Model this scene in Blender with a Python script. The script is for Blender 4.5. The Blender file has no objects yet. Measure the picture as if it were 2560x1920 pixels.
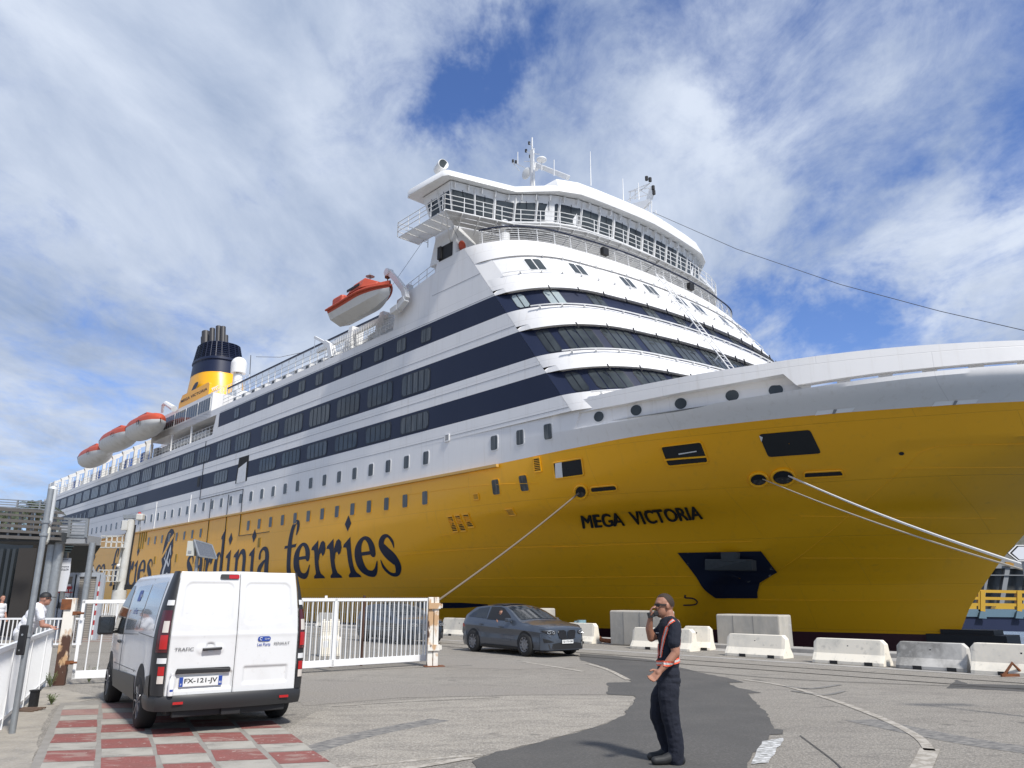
import bpy, bmesh, math, random
import numpy as np
from mathutils import Vector, Matrix, Euler
from mathutils.bvhtree import BVHTree
random.seed(7); rng = np.random.default_rng(5)
scene = bpy.context.scene
COL = scene.collection
PI = math.pi
# ------------------------------------------------------------------ camera
FPX = 1923.0; HORIZON = 1494.0; EYE = 1.65
PITCH = math.atan((HORIZON-960)/FPX); CP, SP = math.cos(PITCH), math.sin(PITCH)
cd = bpy.data.cameras.new('camera'); cam = bpy.data.objects.new('camera', cd); COL.objects.link(cam)
cam.location = (0, 0, EYE); cam.rotation_euler = (PI/2+PITCH, 0, 0)
cd.sensor_fit = 'HORIZONTAL'; cd.sensor_width = 36.0; cd.lens = 36.0*FPX/2560
cd.clip_start = 0.1; cd.clip_end = 6000
scene.camera = cam
scene.render.resolution_x = 1024; scene.render.resolution_y = 768
# ------------------------------------------------------------------ sun and sky
SUN_H = Vector((0.565, -0.825)).normalized(); SUN_EL = math.radians(50)
sund = Vector((SUN_H.x*math.cos(SUN_EL), SUN_H.y*math.cos(SUN_EL), math.sin(SUN_EL)))
sl = bpy.data.lights.new('sun', 'SUN'); sl.energy = 3.0; sl.angle = math.radians(6.0); sl.color = (1, .965, .91)
so = bpy.data.objects.new('sun', sl); COL.objects.link(so); so.rotation_euler = sund.to_track_quat('Z', 'Y').to_euler(); so.location = (30, -30, 60)
w = bpy.data.worlds.new('World'); scene.world = w; w.use_nodes = True
scene.view_settings.view_transform = 'Standard'; scene.view_settings.look = 'None'
scene.view_settings.exposure = 0.62; scene.view_settings.gamma = 1
def build_world():
    nt = w.node_tree; nt.nodes.clear(); N = nt.nodes.new; L = nt.links.new
    out = N('ShaderNodeOutputWorld'); bg = N('ShaderNodeBackground'); L(bg.outputs[0], out.inputs[0])
    sky = N('ShaderNodeTexSky'); sky.sky_type = 'NISHITA'; sky.sun_disc = False
    sky.sun_elevation = SUN_EL; sky.sun_rotation = math.atan2(SUN_H.x, SUN_H.y)
    sky.air_density = 1.0; sky.dust_density = 0.6; sky.ozone_density = 2.5
    tc = N('ShaderNodeTexCoord')
    sep = N('ShaderNodeSeparateXYZ'); L(tc.outputs['Generated'], sep.inputs[0])
    def m(op, a, b=None, c=None):
        n = N('ShaderNodeMath'); n.operation = op
        for i, v in enumerate((a, b, c)):
            if v is None: continue
            if isinstance(v, (int, float)): n.inputs[i].default_value = v
            else: L(v, n.inputs[i])
        return n.outputs[0]
    zc = m('MAXIMUM', sep.outputs[2], 0.0)
    den = m('ADD', zc, 0.16)
    cx = m('DIVIDE', sep.outputs[0], den); cy = m('DIVIDE', sep.outputs[1], den)
    comb = N('ShaderNodeCombineXYZ'); L(cx, comb.inputs[0]); L(cy, comb.inputs[1])
    def noise(scale, det, rough, dist, off, sx=1, sy=1, rot=0):
        mp = N('ShaderNodeMapping'); mp.inputs['Location'].default_value = off
        mp.inputs['Scale'].default_value = (sx, sy, 1); mp.inputs['Rotation'].default_value = (0, 0, rot)
        L(comb.outputs[0], mp.inputs[0]); n = N('ShaderNodeTexNoise'); n.noise_dimensions = '3D'
        n.inputs['Scale'].default_value = scale; n.inputs['Detail'].default_value = det
        n.inputs['Roughness'].default_value = rough; n.inputs['Distortion'].default_value = dist
        L(mp.outputs[0], n.inputs['Vector']); return n.outputs['Fac']
    big = noise(1.5, 8, .6, .35, (3.1, 1.7, 0), 1, .8, .4)
    wisp = noise(4.6, 10, .66, .5, (1.3, 9.2, 2), 1, .7, .6)
    fine = noise(11, 8, .62, .2, (5, 2, 4), 1, .6, .9)
    wn = N('ShaderNodeTexNoise'); wn.inputs['Scale'].default_value = 5.0; wn.inputs['Detail'].default_value = 6; wn.inputs['Roughness'].default_value = .65; L(tc.outputs['Generated'], wn.inputs['Vector'])
    ws_ = N('ShaderNodeVectorMath'); ws_.operation = 'SUBTRACT'; L(wn.outputs['Color'], ws_.inputs[0]); ws_.inputs[1].default_value = (.5, .5, .5)
    wsc = N('ShaderNodeVectorMath'); wsc.operation = 'SCALE'; L(ws_.outputs[0], wsc.inputs[0]); wsc.inputs['Scale'].default_value = .32
    wadd = N('ShaderNodeVectorMath'); wadd.operation = 'ADD'; L(tc.outputs['Generated'], wadd.inputs[0]); L(wsc.outputs[0], wadd.inputs[1])
    warp = N('ShaderNodeVectorMath'); warp.operation = 'NORMALIZE'; L(wadd.outputs[0], warp.inputs[0])
    # places where the cloud sheet is thin (directions in the sky) and where it is thick
    def spot(v, rad):
        v = Vector(v).normalized()
        d = N('ShaderNodeVectorMath'); d.operation = 'DOT_PRODUCT'
        L(warp.outputs[0], d.inputs[0]); d.inputs[1].default_value = v
        a = m('SUBTRACT', 1.0, d.outputs['Value'])
        e = m('DIVIDE', a, 1-math.cos(math.radians(rad)))
        return m('POWER', 2.718, m('MULTIPLY', e, -1.0))
    def pdir(px, py):
        a = px-1280; b = 960-py
        return (a, FPX*CP-b*SP, b*CP+FPX*SP)
    cov = m('ADD', m('MULTIPLY', big, .58), m('MULTIPLY', wisp, .46))
    cov = m('ADD', cov, m('MULTIPLY', fine, .16))
    for (px, py, r, k) in [(1205, 260, 2.6, -.17), (1250, 110, 3.0, -.17), (1165, 360, 2.5, -.10), (1620, 40, 3.5, -.10), (2080, 60, 4, -.08), (2120, 840, 3.6, -.20),
                           (2400, 860, 4, -.20), (1950, 830, 3, -.14), (2540, 400, 3.5, -.12), (2050, 430, 3, -.08), (1780, 200, 3, -.06), (640, 1000, 3, -.10), (300, 960, 4, -.06), (900, 230, 3, -.05), (150, 1180, 6, -.04),
                           (700, 500, 16, .05), (300, 200, 14, .05), (1850, 600, 6, .10), (2350, 640, 6, .10), (1500, 200, 5, .04), (1900, 150, 10, -.05), (2400, 150, 8, -.06), (500, 250, 16, .05), (300, 700, 12, .04), (1700, 420, 6, .05)]:
        cov = m('ADD', cov, m('MULTIPLY', spot(pdir(px, py), r), k))
    ramp = N('ShaderNodeMapRange'); ramp.interpolation_type = 'SMOOTHSTEP'
    ramp.inputs['From Min'].default_value = .38; ramp.inputs['From Max'].default_value = .70
    L(cov, ramp.inputs['Value'])
    # a very low sky is always milky
    hz = m('MULTIPLY', m('POWER', 2.718, m('MULTIPLY', zc, -9.0)), .55)
    fac = m('MINIMUM', m('MAXIMUM', ramp.outputs[0], hz), 1.0)
    # cloud tone: white where thin, grey-blue where thick
    tone = noise(2.1, 8, .6, .4, (7.7, 3.3, 1), 1, .55, .5)
    cr = N('ShaderNodeMapRange'); cr.inputs['From Min'].default_value = .32; cr.inputs['From Max'].default_value = .68; L(tone, cr.inputs['Value'])
    cm = N('ShaderNodeMix'); cm.data_type = 'RGBA'; L(cr.outputs[0], cm.inputs[0])
    cm.inputs[6].default_value = (2.05, 2.65, 3.85, 1); cm.inputs[7].default_value = (4.7, 5.2, 6.1, 1)
    mx = N('ShaderNodeMix'); mx.data_type = 'RGBA'; L(fac, mx.inputs[0])
    sc = N('ShaderNodeMix'); sc.data_type = 'RGBA'; sc.blend_type = 'MULTIPLY'; sc.inputs[0].default_value = 1
    L(sky.outputs[0], sc.inputs[6]); sc.inputs[7].default_value = (.62, .76, 1.08, 1)
    L(sc.outputs[2], mx.inputs[6]); L(cm.outputs[2], mx.inputs[7])
    L(mx.outputs[2], bg.inputs[0]); bg.inputs[1].default_value = 0.1
build_world()
# ------------------------------------------------------------------ tools
def tag(o, label=None, cat=None, group=None, kind=None):
    if label: o['label'] = label
    if cat: o['category'] = cat
    if group: o['group'] = group
    if kind: o['kind'] = kind
    return o
def empty(name, loc=(0, 0, 0), rz=0, label=None, cat=None, group=None):
    o = bpy.data.objects.new(name, None); COL.objects.link(o); o.location = loc; o.rotation_euler = (0, 0, rz)
    o.empty_display_size = .3
    return tag(o, label, cat, group)
def copy_tree(o, parent=None):
    c = o.copy(); COL.objects.link(c)
    if parent: c.parent = parent
    for ch in [x for x in bpy.data.objects if x.parent == o]:
        copy_tree(ch, c)
    return c
class MB:
    def __init__(s): s.v = []; s.f = []; s.m = []; s.M = Matrix.Identity(4)
    def add(s, vs, fs, mi=0):
        b = len(s.v); s.v += [tuple(s.M @ Vector(p)) for p in vs]
        s.f += [tuple(b+i for i in f) for f in fs]; s.m += [mi]*len(fs); return s
    def quad(s, a, b, c, d, mi=0): return s.add([a, b, c, d], [(0, 1, 2, 3)], mi)
    def poly(s, pts, mi=0): return s.add(pts, [tuple(range(len(pts)))], mi)
    def box(s, c, d, mi=0, rz=0, R=None):
        x, y, z = d[0]/2, d[1]/2, d[2]/2
        Q = R if R is not None else Matrix.Rotation(rz, 3, 'Z')
        vs = [Vector(c)+Q @ Vector((i*x, j*y, k*z)) for k in (-1, 1) for j in (-1, 1) for i in (-1, 1)]
        return s.add(vs, [(0, 2, 3, 1), (4, 5, 7, 6), (0, 1, 5, 4), (2, 6, 7, 3), (0, 4, 6, 2), (1, 3, 7, 5)], mi)
    def bar(s, a, b, wd, hd=None, mi=0, up=(0, 0, 1)):
        a, b = Vector(a), Vector(b); d = b-a; L = d.length
        if L < 1e-6: return s
        z = d/L; u = Vector(up)
        if abs(z.dot(u)) > .98: u = Vector((1, 0, 0))
        x = z.cross(u).normalized(); y = x.cross(z)
        hd = hd or wd; R = Matrix((x, z, y)).transposed()
        return s.box((a+b)/2, (wd, L, hd), mi, R=R)
    def prism(s, pts, h, mi=0, mside=None):   # pts 3d loop, h vector
        h = Vector(h); n = len(pts); P = [Vector(p) for p in pts]
        fs = [tuple(range(n))[::-1], tuple(range(n, 2*n))]
        s.add(P+[p+h for p in P], fs, mi)
        b = len(s.v)-2*n
        for i in range(n):
            j = (i+1) % n; s.f.append((b+i, b+j, b+n+j, b+n+i)); s.m.append(mi if mside is None else mside)
        return s
    def tube(s, pts, r, n=8, mi=0, caps=True, closed=False):
        P = [Vector(p) for p in pts]; k = len(P)
        rs = r if isinstance(r, (list, tuple)) else [r]*k
        prev = None; vs = []
        for i, p in enumerate(P):
            if closed: d = P[(i+1) % k]-P[i-1]
            else: d = P[min(i+1, k-1)]-P[max(i-1, 0)]
            d.normalize()
            if prev is None:
                u = Vector((0, 0, 1)) if abs(d.z) < .9 else Vector((1, 0, 0))
            else: u = prev
            x = (u-d*u.dot(d)).normalized(); y = d.cross(x); prev = x
            for j in range(n):
                a = 2*PI*j/n; vs.append(p+(x*math.cos(a)+y*math.sin(a))*rs[i])
        fs = []
        for i in range(k if closed else k-1):
            for j in range(n):
                a, b = i*n+j, i*n+(j+1) % n; c = ((i+1) % k)*n
                fs.append((a, b, c+(j+1) % n, c+j))
        if caps and not closed: fs += [tuple(range(n))[::-1], tuple((k-1)*n+j for j in range(n))]
        return s.add(vs, fs, mi)
    def cyl(s, a, b, r0, r1=None, n=16, mi=0): return s.tube([a, b], [r0, r0 if r1 is None else r1], n, mi)
    def sphere(s, c, r, mi=0, n=16, k=10, fn=None):
        rr = r if isinstance(r, (tuple, list)) else (r, r, r)
        vs = []; 
        for i in range(k+1):
            t = PI*i/k
            for j in range(n):
                a = 2*PI*j/n; d = Vector((math.sin(t)*math.cos(a), math.sin(t)*math.sin(a), math.cos(t)))
                p = Vector((d.x*rr[0], d.y*rr[1], d.z*rr[2]))
                if fn: p = fn(p, d)
                vs.append(Vector(c)+p)
        fs = [(i*n+j, i*n+(j+1) % n, (i+1)*n+(j+1) % n, (i+1)*n+j) for i in range(k) for j in range(n)]
        return s.add(vs, fs, mi)
    def loft(s, rings, mi=0, caps=True, closed=True):
        n = len(rings[0]); vs = [p for r in rings for p in r]; fs = []
        for i in range(len(rings)-1):
            for j in range(n if closed else n-1):
                k = (j+1) % n; fs.append((i*n+j, i*n+k, (i+1)*n+k, (i+1)*n+j))
        if caps and closed: fs += [tuple(range(n))[::-1], tuple((len(rings)-1)*n+j for j in range(n))]
        return s.add(vs, fs, mi)
    def rail(s, pts, h, levels, r, every, mi=0, n=5):
        # handrail along a polyline of base points
        P = [Vector(p) for p in pts]
        for lv in levels: s.tube([p+Vector((0, 0, h*lv)) for p in P], r, n, mi)
        acc = 0; s.cyl(P[0], P[0]+Vector((0, 0, h)), r*1.1, n=n, mi=mi)
        for a, b in zip(P[:-1], P[1:]):
            L = (b-a).length; t = every-acc
            while t < L:
                q = a+(b-a)*(t/L); s.cyl(q, q+Vector((0, 0, h)), r*1.1, n=n, mi=mi); t += every
            acc = (acc+L) % every
        s.cyl(P[-1], P[-1]+Vector((0, 0, h)), r*1.1, n=n, mi=mi)
        return s
    def build(s, name, mats, parent=None, smooth=False, bevel=0, merge=0, fixn=True, ang=35, **kw):
        me = bpy.data.meshes.new(name); me.from_pydata([tuple(v) for v in s.v], [], s.f)
        if not isinstance(mats, (list, tuple)): mats = [mats]
        for m_ in mats: me.materials.append(m_)
        me.polygons.foreach_set('material_index', s.m)
        if merge or fixn:
            bm = bmesh.new(); bm.from_mesh(me)
            if merge: bmesh.ops.remove_doubles(bm, verts=bm.verts, dist=merge)
            if fixn: bmesh.ops.recalc_face_normals(bm, faces=bm.faces)
            bm.to_mesh(me); bm.free()
        if smooth:
            me.polygons.foreach_set('use_smooth', [True]*len(me.polygons))
            try: me.set_sharp_from_angle(angle=math.radians(ang))
            except Exception: pass
        me.update()
        o = bpy.data.objects.new(name, me); COL.objects.link(o)
        if parent: o.parent = parent
        if bevel:
            b = o.modifiers.new('bevel', 'BEVEL'); b.width = bevel; b.segments = 2; b.limit_method = 'ANGLE'; b.angle_limit = math.radians(40)
        tag(o, kw.get('label'), kw.get('cat'), kw.get('group'), kw.get('kind'))
        return o
def plate(mb, pts, f, step=.2, mi=0):
    # a flat outline cut into small cells, then laid on the surface f(u, v)
    bm = bmesh.new(); bm.faces.new([bm.verts.new((x, y, 0)) for x, y in pts])
    for ax in (0, 1):
        lo, hi = min(p[ax] for p in pts), max(p[ax] for p in pts); k = int((hi-lo)/step)
        for i in range(1, k+1):
            co = [0, 0, 0]; co[ax] = lo+(hi-lo)*i/(k+1); no = [0, 0, 0]; no[ax] = 1
            bmesh.ops.bisect_plane(bm, geom=bm.verts[:]+bm.edges[:]+bm.faces[:], plane_co=co, plane_no=no)
    bmesh.ops.triangulate(bm, faces=[f_ for f_ in bm.faces if len(f_.verts) > 4])
    bm.verts.index_update(); mb.add([f(v.co.x, v.co.y) for v in bm.verts], [tuple(v.index for v in f_.verts) for f_ in bm.faces], mi); bm.free()
def crspline(P, k=6):
    P = [np.array(p, float) for p in P]; out = []
    for i in range(len(P)-1):
        p0 = P[max(i-1, 0)]; p1 = P[i]; p2 = P[i+1]; p3 = P[min(i+2, len(P)-1)]
        for j in range(k):
            t = j/k
            out.append(.5*((2*p1)+(-p0+p2)*t+(2*p0-5*p1+4*p2-p3)*t*t+(-p0+3*p1-3*p2+p3)*t**3))
    out.append(P[-1]); return out
def ray(px, py):
    a = px-1280.; b = 960.-py
    return np.array([a, FPX*CP-b*SP, b*CP+FPX*SP])/FPX
def G(px, py, z=0.0):       # ground point seen at a place of the photograph
    r = ray(px, py); t = (z-EYE)/r[2]; return Vector((r[0]*t, r[1]*t, z))
def atdepth(px, py, y):     # point at world depth y
    r = ray(px, py); t = y/r[1]; return Vector((r[0]*t, y, EYE+r[2]*t))
# ------------------------------------------------------------------ materials
def mat(name, col, rough=.5, metal=0, spec=.5, noise=None, bump=None, coat=0, emit=None, alpha=None, trans=0, streak=None, extra=None, plates=None, vary=False):
    m_ = bpy.data.materials.new(name); m_.use_nodes = True; nt = m_.node_tree; b = nt.nodes['Principled BSDF']
    b.inputs['Base Color'].default_value = (*col, 1); b.inputs['Roughness'].default_value = rough
    b.inputs['Metallic'].default_value = metal; b.inputs['Specular IOR Level'].default_value = spec
    b.inputs['Coat Weight'].default_value = coat; b.inputs['Transmission Weight'].default_value = trans
    N = nt.nodes.new; L = nt.links.new
    tc = None
    def coords():
        nonlocal tc
        if tc is None:
            t_ = N('ShaderNodeTexCoord'); oi = N('ShaderNodeObjectInfo'); tc = N('ShaderNodeVectorMath'); tc.operation = 'ADD'
            L(t_.outputs['Object'], tc.inputs[0])
            if plates is None: ms = N('ShaderNodeVectorMath'); ms.operation = 'SCALE'; L(oi.outputs['Random'], ms.inputs[0]); ms.inputs['Scale'].default_value = 41.0 if vary else 0.0; L(ms.outputs[0], tc.inputs[1])
        return tc.outputs[0]
    def nz(scale, det=4, sc=(1, 1, 1), rough_=.6):
        mp = N('ShaderNodeMapping'); mp.inputs['Scale'].default_value = sc; L(coords(), mp.inputs[0])
        n = N('ShaderNodeTexNoise'); n.inputs['Scale'].default_value = scale; n.inputs['Detail'].default_value = det
        n.inputs['Roughness'].default_value = rough_; L(mp.outputs[0], n.inputs['Vector']); return n.outputs['Fac']
    cur = None
    def mixin(fac, lo, hi, c2, amt):
        nonlocal cur
        r = N('ShaderNodeMapRange'); r.inputs['From Min'].default_value = lo; r.inputs['From Max'].default_value = hi
        r.inputs['To Max'].default_value = amt; L(fac, r.inputs['Value'])
        x = N('ShaderNodeMix'); x.data_type = 'RGBA'; L(r.outputs[0], x.inputs[0])
        if cur is None: x.inputs[6].default_value = (*col, 1)
        else: L(cur, x.inputs[6])
        x.inputs[7].default_value = (*c2, 1); cur = x.outputs[2]
    for (scale, det, sc, lo, hi, c2, amt) in (noise or []):
        mixin(nz(scale, det, sc), lo, hi, c2, amt)
    seam = None
    if plates:
        sp = N('ShaderNodeSeparateXYZ'); L(coords(), sp.inputs[0]); cb_ = N('ShaderNodeCombineXYZ'); L(sp.outputs[0], cb_.inputs[0]); L(sp.outputs[2], cb_.inputs[1])
        bt = N('ShaderNodeTexBrick'); L(cb_.outputs[0], bt.inputs['Vector']); bt.inputs['Scale'].default_value = 1.0; bt.inputs['Brick Width'].default_value = plates[0]; bt.inputs['Row Height'].default_value = plates[1]
        bt.inputs['Mortar Size'].default_value = .018; bt.inputs['Mortar Smooth'].default_value = .6; bt.offset = .37; seam = bt.outputs['Fac']
        mixin(seam, 0, 1, tuple(c_*.72 for c_ in col), .55)
    if cur is not None: L(cur, b.inputs['Base Color'])
    if bump:
        scale, det, sc, dist, st = bump
        bn = N('ShaderNodeBump'); bn.inputs['Distance'].default_value = dist; bn.inputs['Strength'].default_value = st
        hh = nz(scale, det, sc)
        if seam is not None:
            ad = N('ShaderNodeMath'); ad.operation = 'MULTIPLY_ADD'; L(seam, ad.inputs[0]); ad.inputs[1].default_value = -.35; L(hh, ad.inputs[2]); hh = ad.outputs[0]
        L(hh, bn.inputs['Height']); L(bn.outputs[0], b.inputs['Normal'])
    if emit: b.inputs['Emission Color'].default_value = (*emit[:3], 1); b.inputs['Emission Strength'].default_value = emit[3]
    return m_
ONE = (1, 1, 1)
M = {}
M['white'] = mat('ship white paint', (.80, .785, .765), .42, plates=(11, 2.9), noise=[(1.3, 7, (2.4, 2.4, .08), .56, .74, (.60, .56, .50), .45), (.25, 5, (1, 1, .25), .4, .75, (.66, .67, .68), .35), (1.2, 6, (1.2, 1.2, .12), .55, .8, (.62, .61, .59), .25)], bump=(.5, 3, (1, 1, 1), .03, .35))
M['white2'] = mat('white paint on fittings', (.74, .74, .73), .45, noise=[(3, 5, ONE, .5, .8, (.5, .48, .45), .35)])
M['whitedirty'] = mat('weathered white paint', (.66, .66, .64), .55, noise=[(1.6, 8, (1, 1, .5), .5, .75, (.45, .43, .39), .55)])
M['navy'] = mat('navy paint', (.010, .016, .042), .45, spec=.3, plates=(11, 2.9), noise=[(.35, 5, (1, 1, .3), .4, .8, (.018, .025, .055), .5)], bump=(.5, 3, ONE, .03, .3))
M['navy2'] = mat('navy front paint', (.03, .038, .12), .42)
M['yellow'] = mat('yellow hull paint', (.93, .445, .007), .34, plates=(9, 2.3), noise=[(.18, 6, (1, 1, .5), .4, .72, (.86, .41, .007), .5), (1.1, 7, (2.2, 2.2, .09), .56, .76, (.66, .32, .025), .35), (2.2, 8, ONE, .62, .78, (.90, .50, .06), .3), (.9, 9, (1, 1, 3), .64, .70, (.55, .27, .03), .25)], bump=(.33, 4, (1, 1, .8), .07, .4))
M['boot'] = mat('dark red boot top', (.055, .012, .014), .6, noise=[(.6, 6, (1, 1, .4), .45, .8, (.035, .010, .012), .6)])
M['glass'] = mat('dark window glass', (.028, .034, .037), .08, spec=.4, noise=[(.6, 2, ONE, .35, .75, (.075, .088, .092), .9)])
M['glassw'] = mat('cabin window glass', (.05, .058, .06), .1, spec=.4, noise=[(3.0, 2, (3, 3, .15), .4, .7, (.15, .155, .15), .8)])
M['frame'] = mat('black window frame', (.012, .016, .025), .5)
M['curtain'] = mat('curtained glass', (.30, .36, .37), .2, noise=[(9, 2, (3, 3, .1), .4, .7, (.42, .46, .45), .9)])
M['black'] = mat('black', (.012, .012, .013), .6)
M['hole'] = mat('dark interior', (.02, .021, .022), .9)
M['grey'] = mat('grey paint', (.30, .31, .32), .55, noise=[(1.5, 5, ONE, .4, .7, (.24, .25, .26), .6)])
M['galv'] = mat('galvanised steel', (.33, .35, .36), .45, .5, noise=[(7, 6, ONE, .4, .7, (.24, .25, .26), .7)])
M['orange'] = mat('orange lifeboat', (.50, .075, .03), .5, noise=[(1.2, 5, ONE, .4, .8, (.32, .05, .028), .6)])
M['steel'] = mat('dark funnel steel', (.04, .038, .04), .5)
M['rope'] = mat('mooring rope', (.45, .40, .32), .9, bump=(40, 2, (1, 1, 1), .01, .5))
M['ropew'] = mat('white mooring rope', (.72, .70, .65), .9)
M['rust'] = mat('rust', (.20, .07, .025), .9, noise=[(9, 8, ONE, .4, .7, (.08, .035, .02), .8)])
M['red'] = mat('red paint', (.42, .03, .03), .5)
M['blue'] = mat('blue plastic', (.02, .08, .30), .5)
# ================================================================== THE FERRY
DSIDE, BH = 29.0, 14.5
TH = math.atan((1280+527)/math.hypot(FPX, HORIZON-960))
UV = np.array([math.sin(TH), -math.cos(TH), 0]); NV = np.array([math.cos(TH), math.sin(TH), 0])
SHIP_RZ = TH-PI/2
def W(X, Y, Z): return Vector(NV*(DSIDE+BH-Y)+UV*X+np.array([0, 0, Z]))
def toship(P):
    d = np.array(P)-NV*(DSIDE+BH); return np.array([d@UV, -(d@NV), P[2]])
CAMP = np.array([0, 0, EYE])
def onside(px, py, Y=BH):
    r = ray(px, py); t = (DSIDE+BH-Y)/(r@NV); return toship(CAMP+r*t)
def onlevel(px, py, z):
    r = ray(px, py); return toship(CAMP+r*((z-EYE)/r[2]))
class SB(MB):
    def __init__(s): super().__init__(); s.M = Matrix.Diagonal((1, -1, 1, 1))
ship = empty('ferry', W(0, 0, 0), SHIP_RZ, 'huge white and yellow car ferry with navy window bands, moored along the quay', 'ship')
# ---- hull shape tables: half breadth at stations X and heights z
HX = np.array([-150, -80, -65, -50, -40, -32, -26, -21, -16, -12, -8.5, -5, -2], float)
HZ = np.array([-2.5, -.2, 2.4, 4.1, 5.6, 6.6, 8.0, 9.5, 10.6, 11.8])
HT = np.array([
 [14.0, 13.6, 12.2, 9.4, 6.4, 4.0, 2.4, 1.2, .4, 0, 0, 0, 0],
 [14.5, 14.3, 13.5, 11.4, 8.7, 6.2, 4.3, 2.9, 1.8, 1.0, .5, 0, 0],
 [14.5, 14.5, 14.3, 13.3, 11.7, 8.8, 6.1, 4.2, 3.0, 2.2, 1.5, .7, 0],
 [14.5, 14.5, 14.5, 14.15, 13.1, 10.8, 7.8, 5.9, 4.4, 3.4, 2.5, 1.2, 0],
 [14.5, 14.5, 14.5, 14.4, 14.0, 12.5, 9.5, 7.7, 6.1, 4.9, 3.8, 2.0, 0],
 [14.5, 14.5, 14.5, 14.48, 14.35, 13.65, 11.7, 9.3, 7.5, 6.0, 4.6, 2.5, 0],
 [14.5, 14.5, 14.5, 14.5, 14.48, 14.25, 13.1, 11.2, 9.2, 7.4, 5.6, 3.0, .4],
 [14.5, 14.5, 14.5, 14.5, 14.5, 14.4, 13.8, 12.6, 10.9, 8.9, 6.8, 3.6, .8],
 [14.5, 14.5, 14.5, 14.5, 14.5, 14.45, 14.2, 13.5, 12.1, 10.3, 8.1, 4.8, 1.5],
 [14.5, 14.5, 14.5, 14.5, 14.5, 14.45, 14.2, 13.5, 12.1, 10.3, 8.1, 4.8, 1.5]])
def pch(x, xs, ys):
    i = int(np.clip(np.searchsorted(xs, x)-1, 0, len(xs)-2)); h = xs[i+1]-xs[i]; t = min(max((x-xs[i])/h, 0), 1)
    def sl(k):
        if k <= 0 or k >= len(xs)-1: return 0.
        a = (ys[k]-ys[k-1])/(xs[k]-xs[k-1]); b = (ys[k+1]-ys[k])/(xs[k+1]-xs[k])
        return 0. if a*b <= 0 else 2*a*b/(a+b)
    m0, m1 = sl(i), sl(i+1)
    if i == len(xs)-2: m1 = (ys[-1]-ys[-2])/h
    return ys[i]*(1+2*t)*(1-t)**2+h*m0*t*(1-t)**2+ys[i+1]*t*t*(3-2*t)+h*m1*t*t*(t-1)
_cache = {}
def yU(X, z):
    k = round(X, 3)
    if k not in _cache: _cache[k] = [pch(X, HX, r) for r in HT]
    return pch(z, HZ, _cache[k])
STZ = np.array([-2.5, -.2, 1.2, 1.9, 2.9, 3.5, 4.6, 6.5, 8.2, 9.5, 11.8]); STX = np.array([-15.3, -14.9, -14.2, -13.7, -12.9, -12.4, -11.3, -9.0, -6.6, -4.4, -1.0])
LRZ = np.array([-2.5, -.2, 2.4, 3.0, 4.1, 5.6, 6.6, 8.1, 8.5, 9.0]); LRR = np.array([.2, .31, .60, .77, 1.125, 1.8, 2.89, 4.53, 6.5, 14.]); LRP = np.array([.9, .9, .85, .8, .75, .65, .5, .3, .3, .3]); LRD = np.array([12, 12, 11.5, 11, 9.5, 8.3, 7.6, 6.6, 6.3, 6.])
def stem(z): return float(np.interp(z, STZ, STX))
def hullY(X, z):
    u_ = yU(X, z); d = stem(z)-X
    if d <= 0: return 0.0
    if z < 9.0:
        l_ = float(np.interp(z, LRZ, LRR))*d**float(np.interp(z, LRZ, LRP))+1.5*max(0, d-float(np.interp(z, LRZ, LRD)))
        k_ = .45; h_ = max(k_-abs(u_-l_), 0)/k_; return max(min(u_, l_)-h_*h_*k_/4, 0)
    return min(u_, 14.*d**.3)
def hullhit(px, py):
    r = ray(px, py); lo, hi = 15., 300.
    def f(t):
        s_ = toship(CAMP+r*t); return s_[1]-hullY(s_[0], s_[2])
    ts = np.linspace(20, 260, 480); p = f(ts[0])
    for a, b in zip(ts[:-1], ts[1:]):
        q = f(b)
        if p > 0 >= q:
            lo, hi = a, b
            for _ in range(30):
                m_ = (lo+hi)/2
                if f(m_) > 0: lo = m_
                else: hi = m_
            return toship(CAMP+r*lo)
        p = q
    return toship(CAMP+r*60)
def curve_from(pix, aftz, smooth=True):
    pts = sorted([tuple(hullhit(*q)[[0, 2]]) for q in pix])
    xs = [-150, pts[0][0]-6]+[p[0] for p in pts]; zs = [aftz, aftz]+[p[1] for p in pts]
    return np.array(xs), np.array(zs)
cYEL = curve_from([(1265, 1155.4), (1475, 1112), (1600, 1089), (1706, 1074), (1800, 1062.8), (2037, 1037.7), (2329, 1015.7), (2560, 1003.4)], 9.08)
cL1 = curve_from([(1458.6, 1069), (1600, 1046), (1742.5, 1019.7), (1800, 1006), (1968, 978.6), (2143.5, 951), (2315, 930), (2560, 910)], 10.3)
cTOP = curve_from([(1417, 1009), (1561.7, 971), (1735, 937), (1935.7, 904.8), (2178, 873.9), (2384, 858), (2560, 850.5)], 11.75)
def cv(c, X): return pch(X, c[0], c[1]) if X < c[0][-1] else c[1][-1]
def zyel(X): return cv(cYEL, X)
def zL1(X): return cv(cL1, X)
def ztop(X): return cv(cTOP, X)
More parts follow.
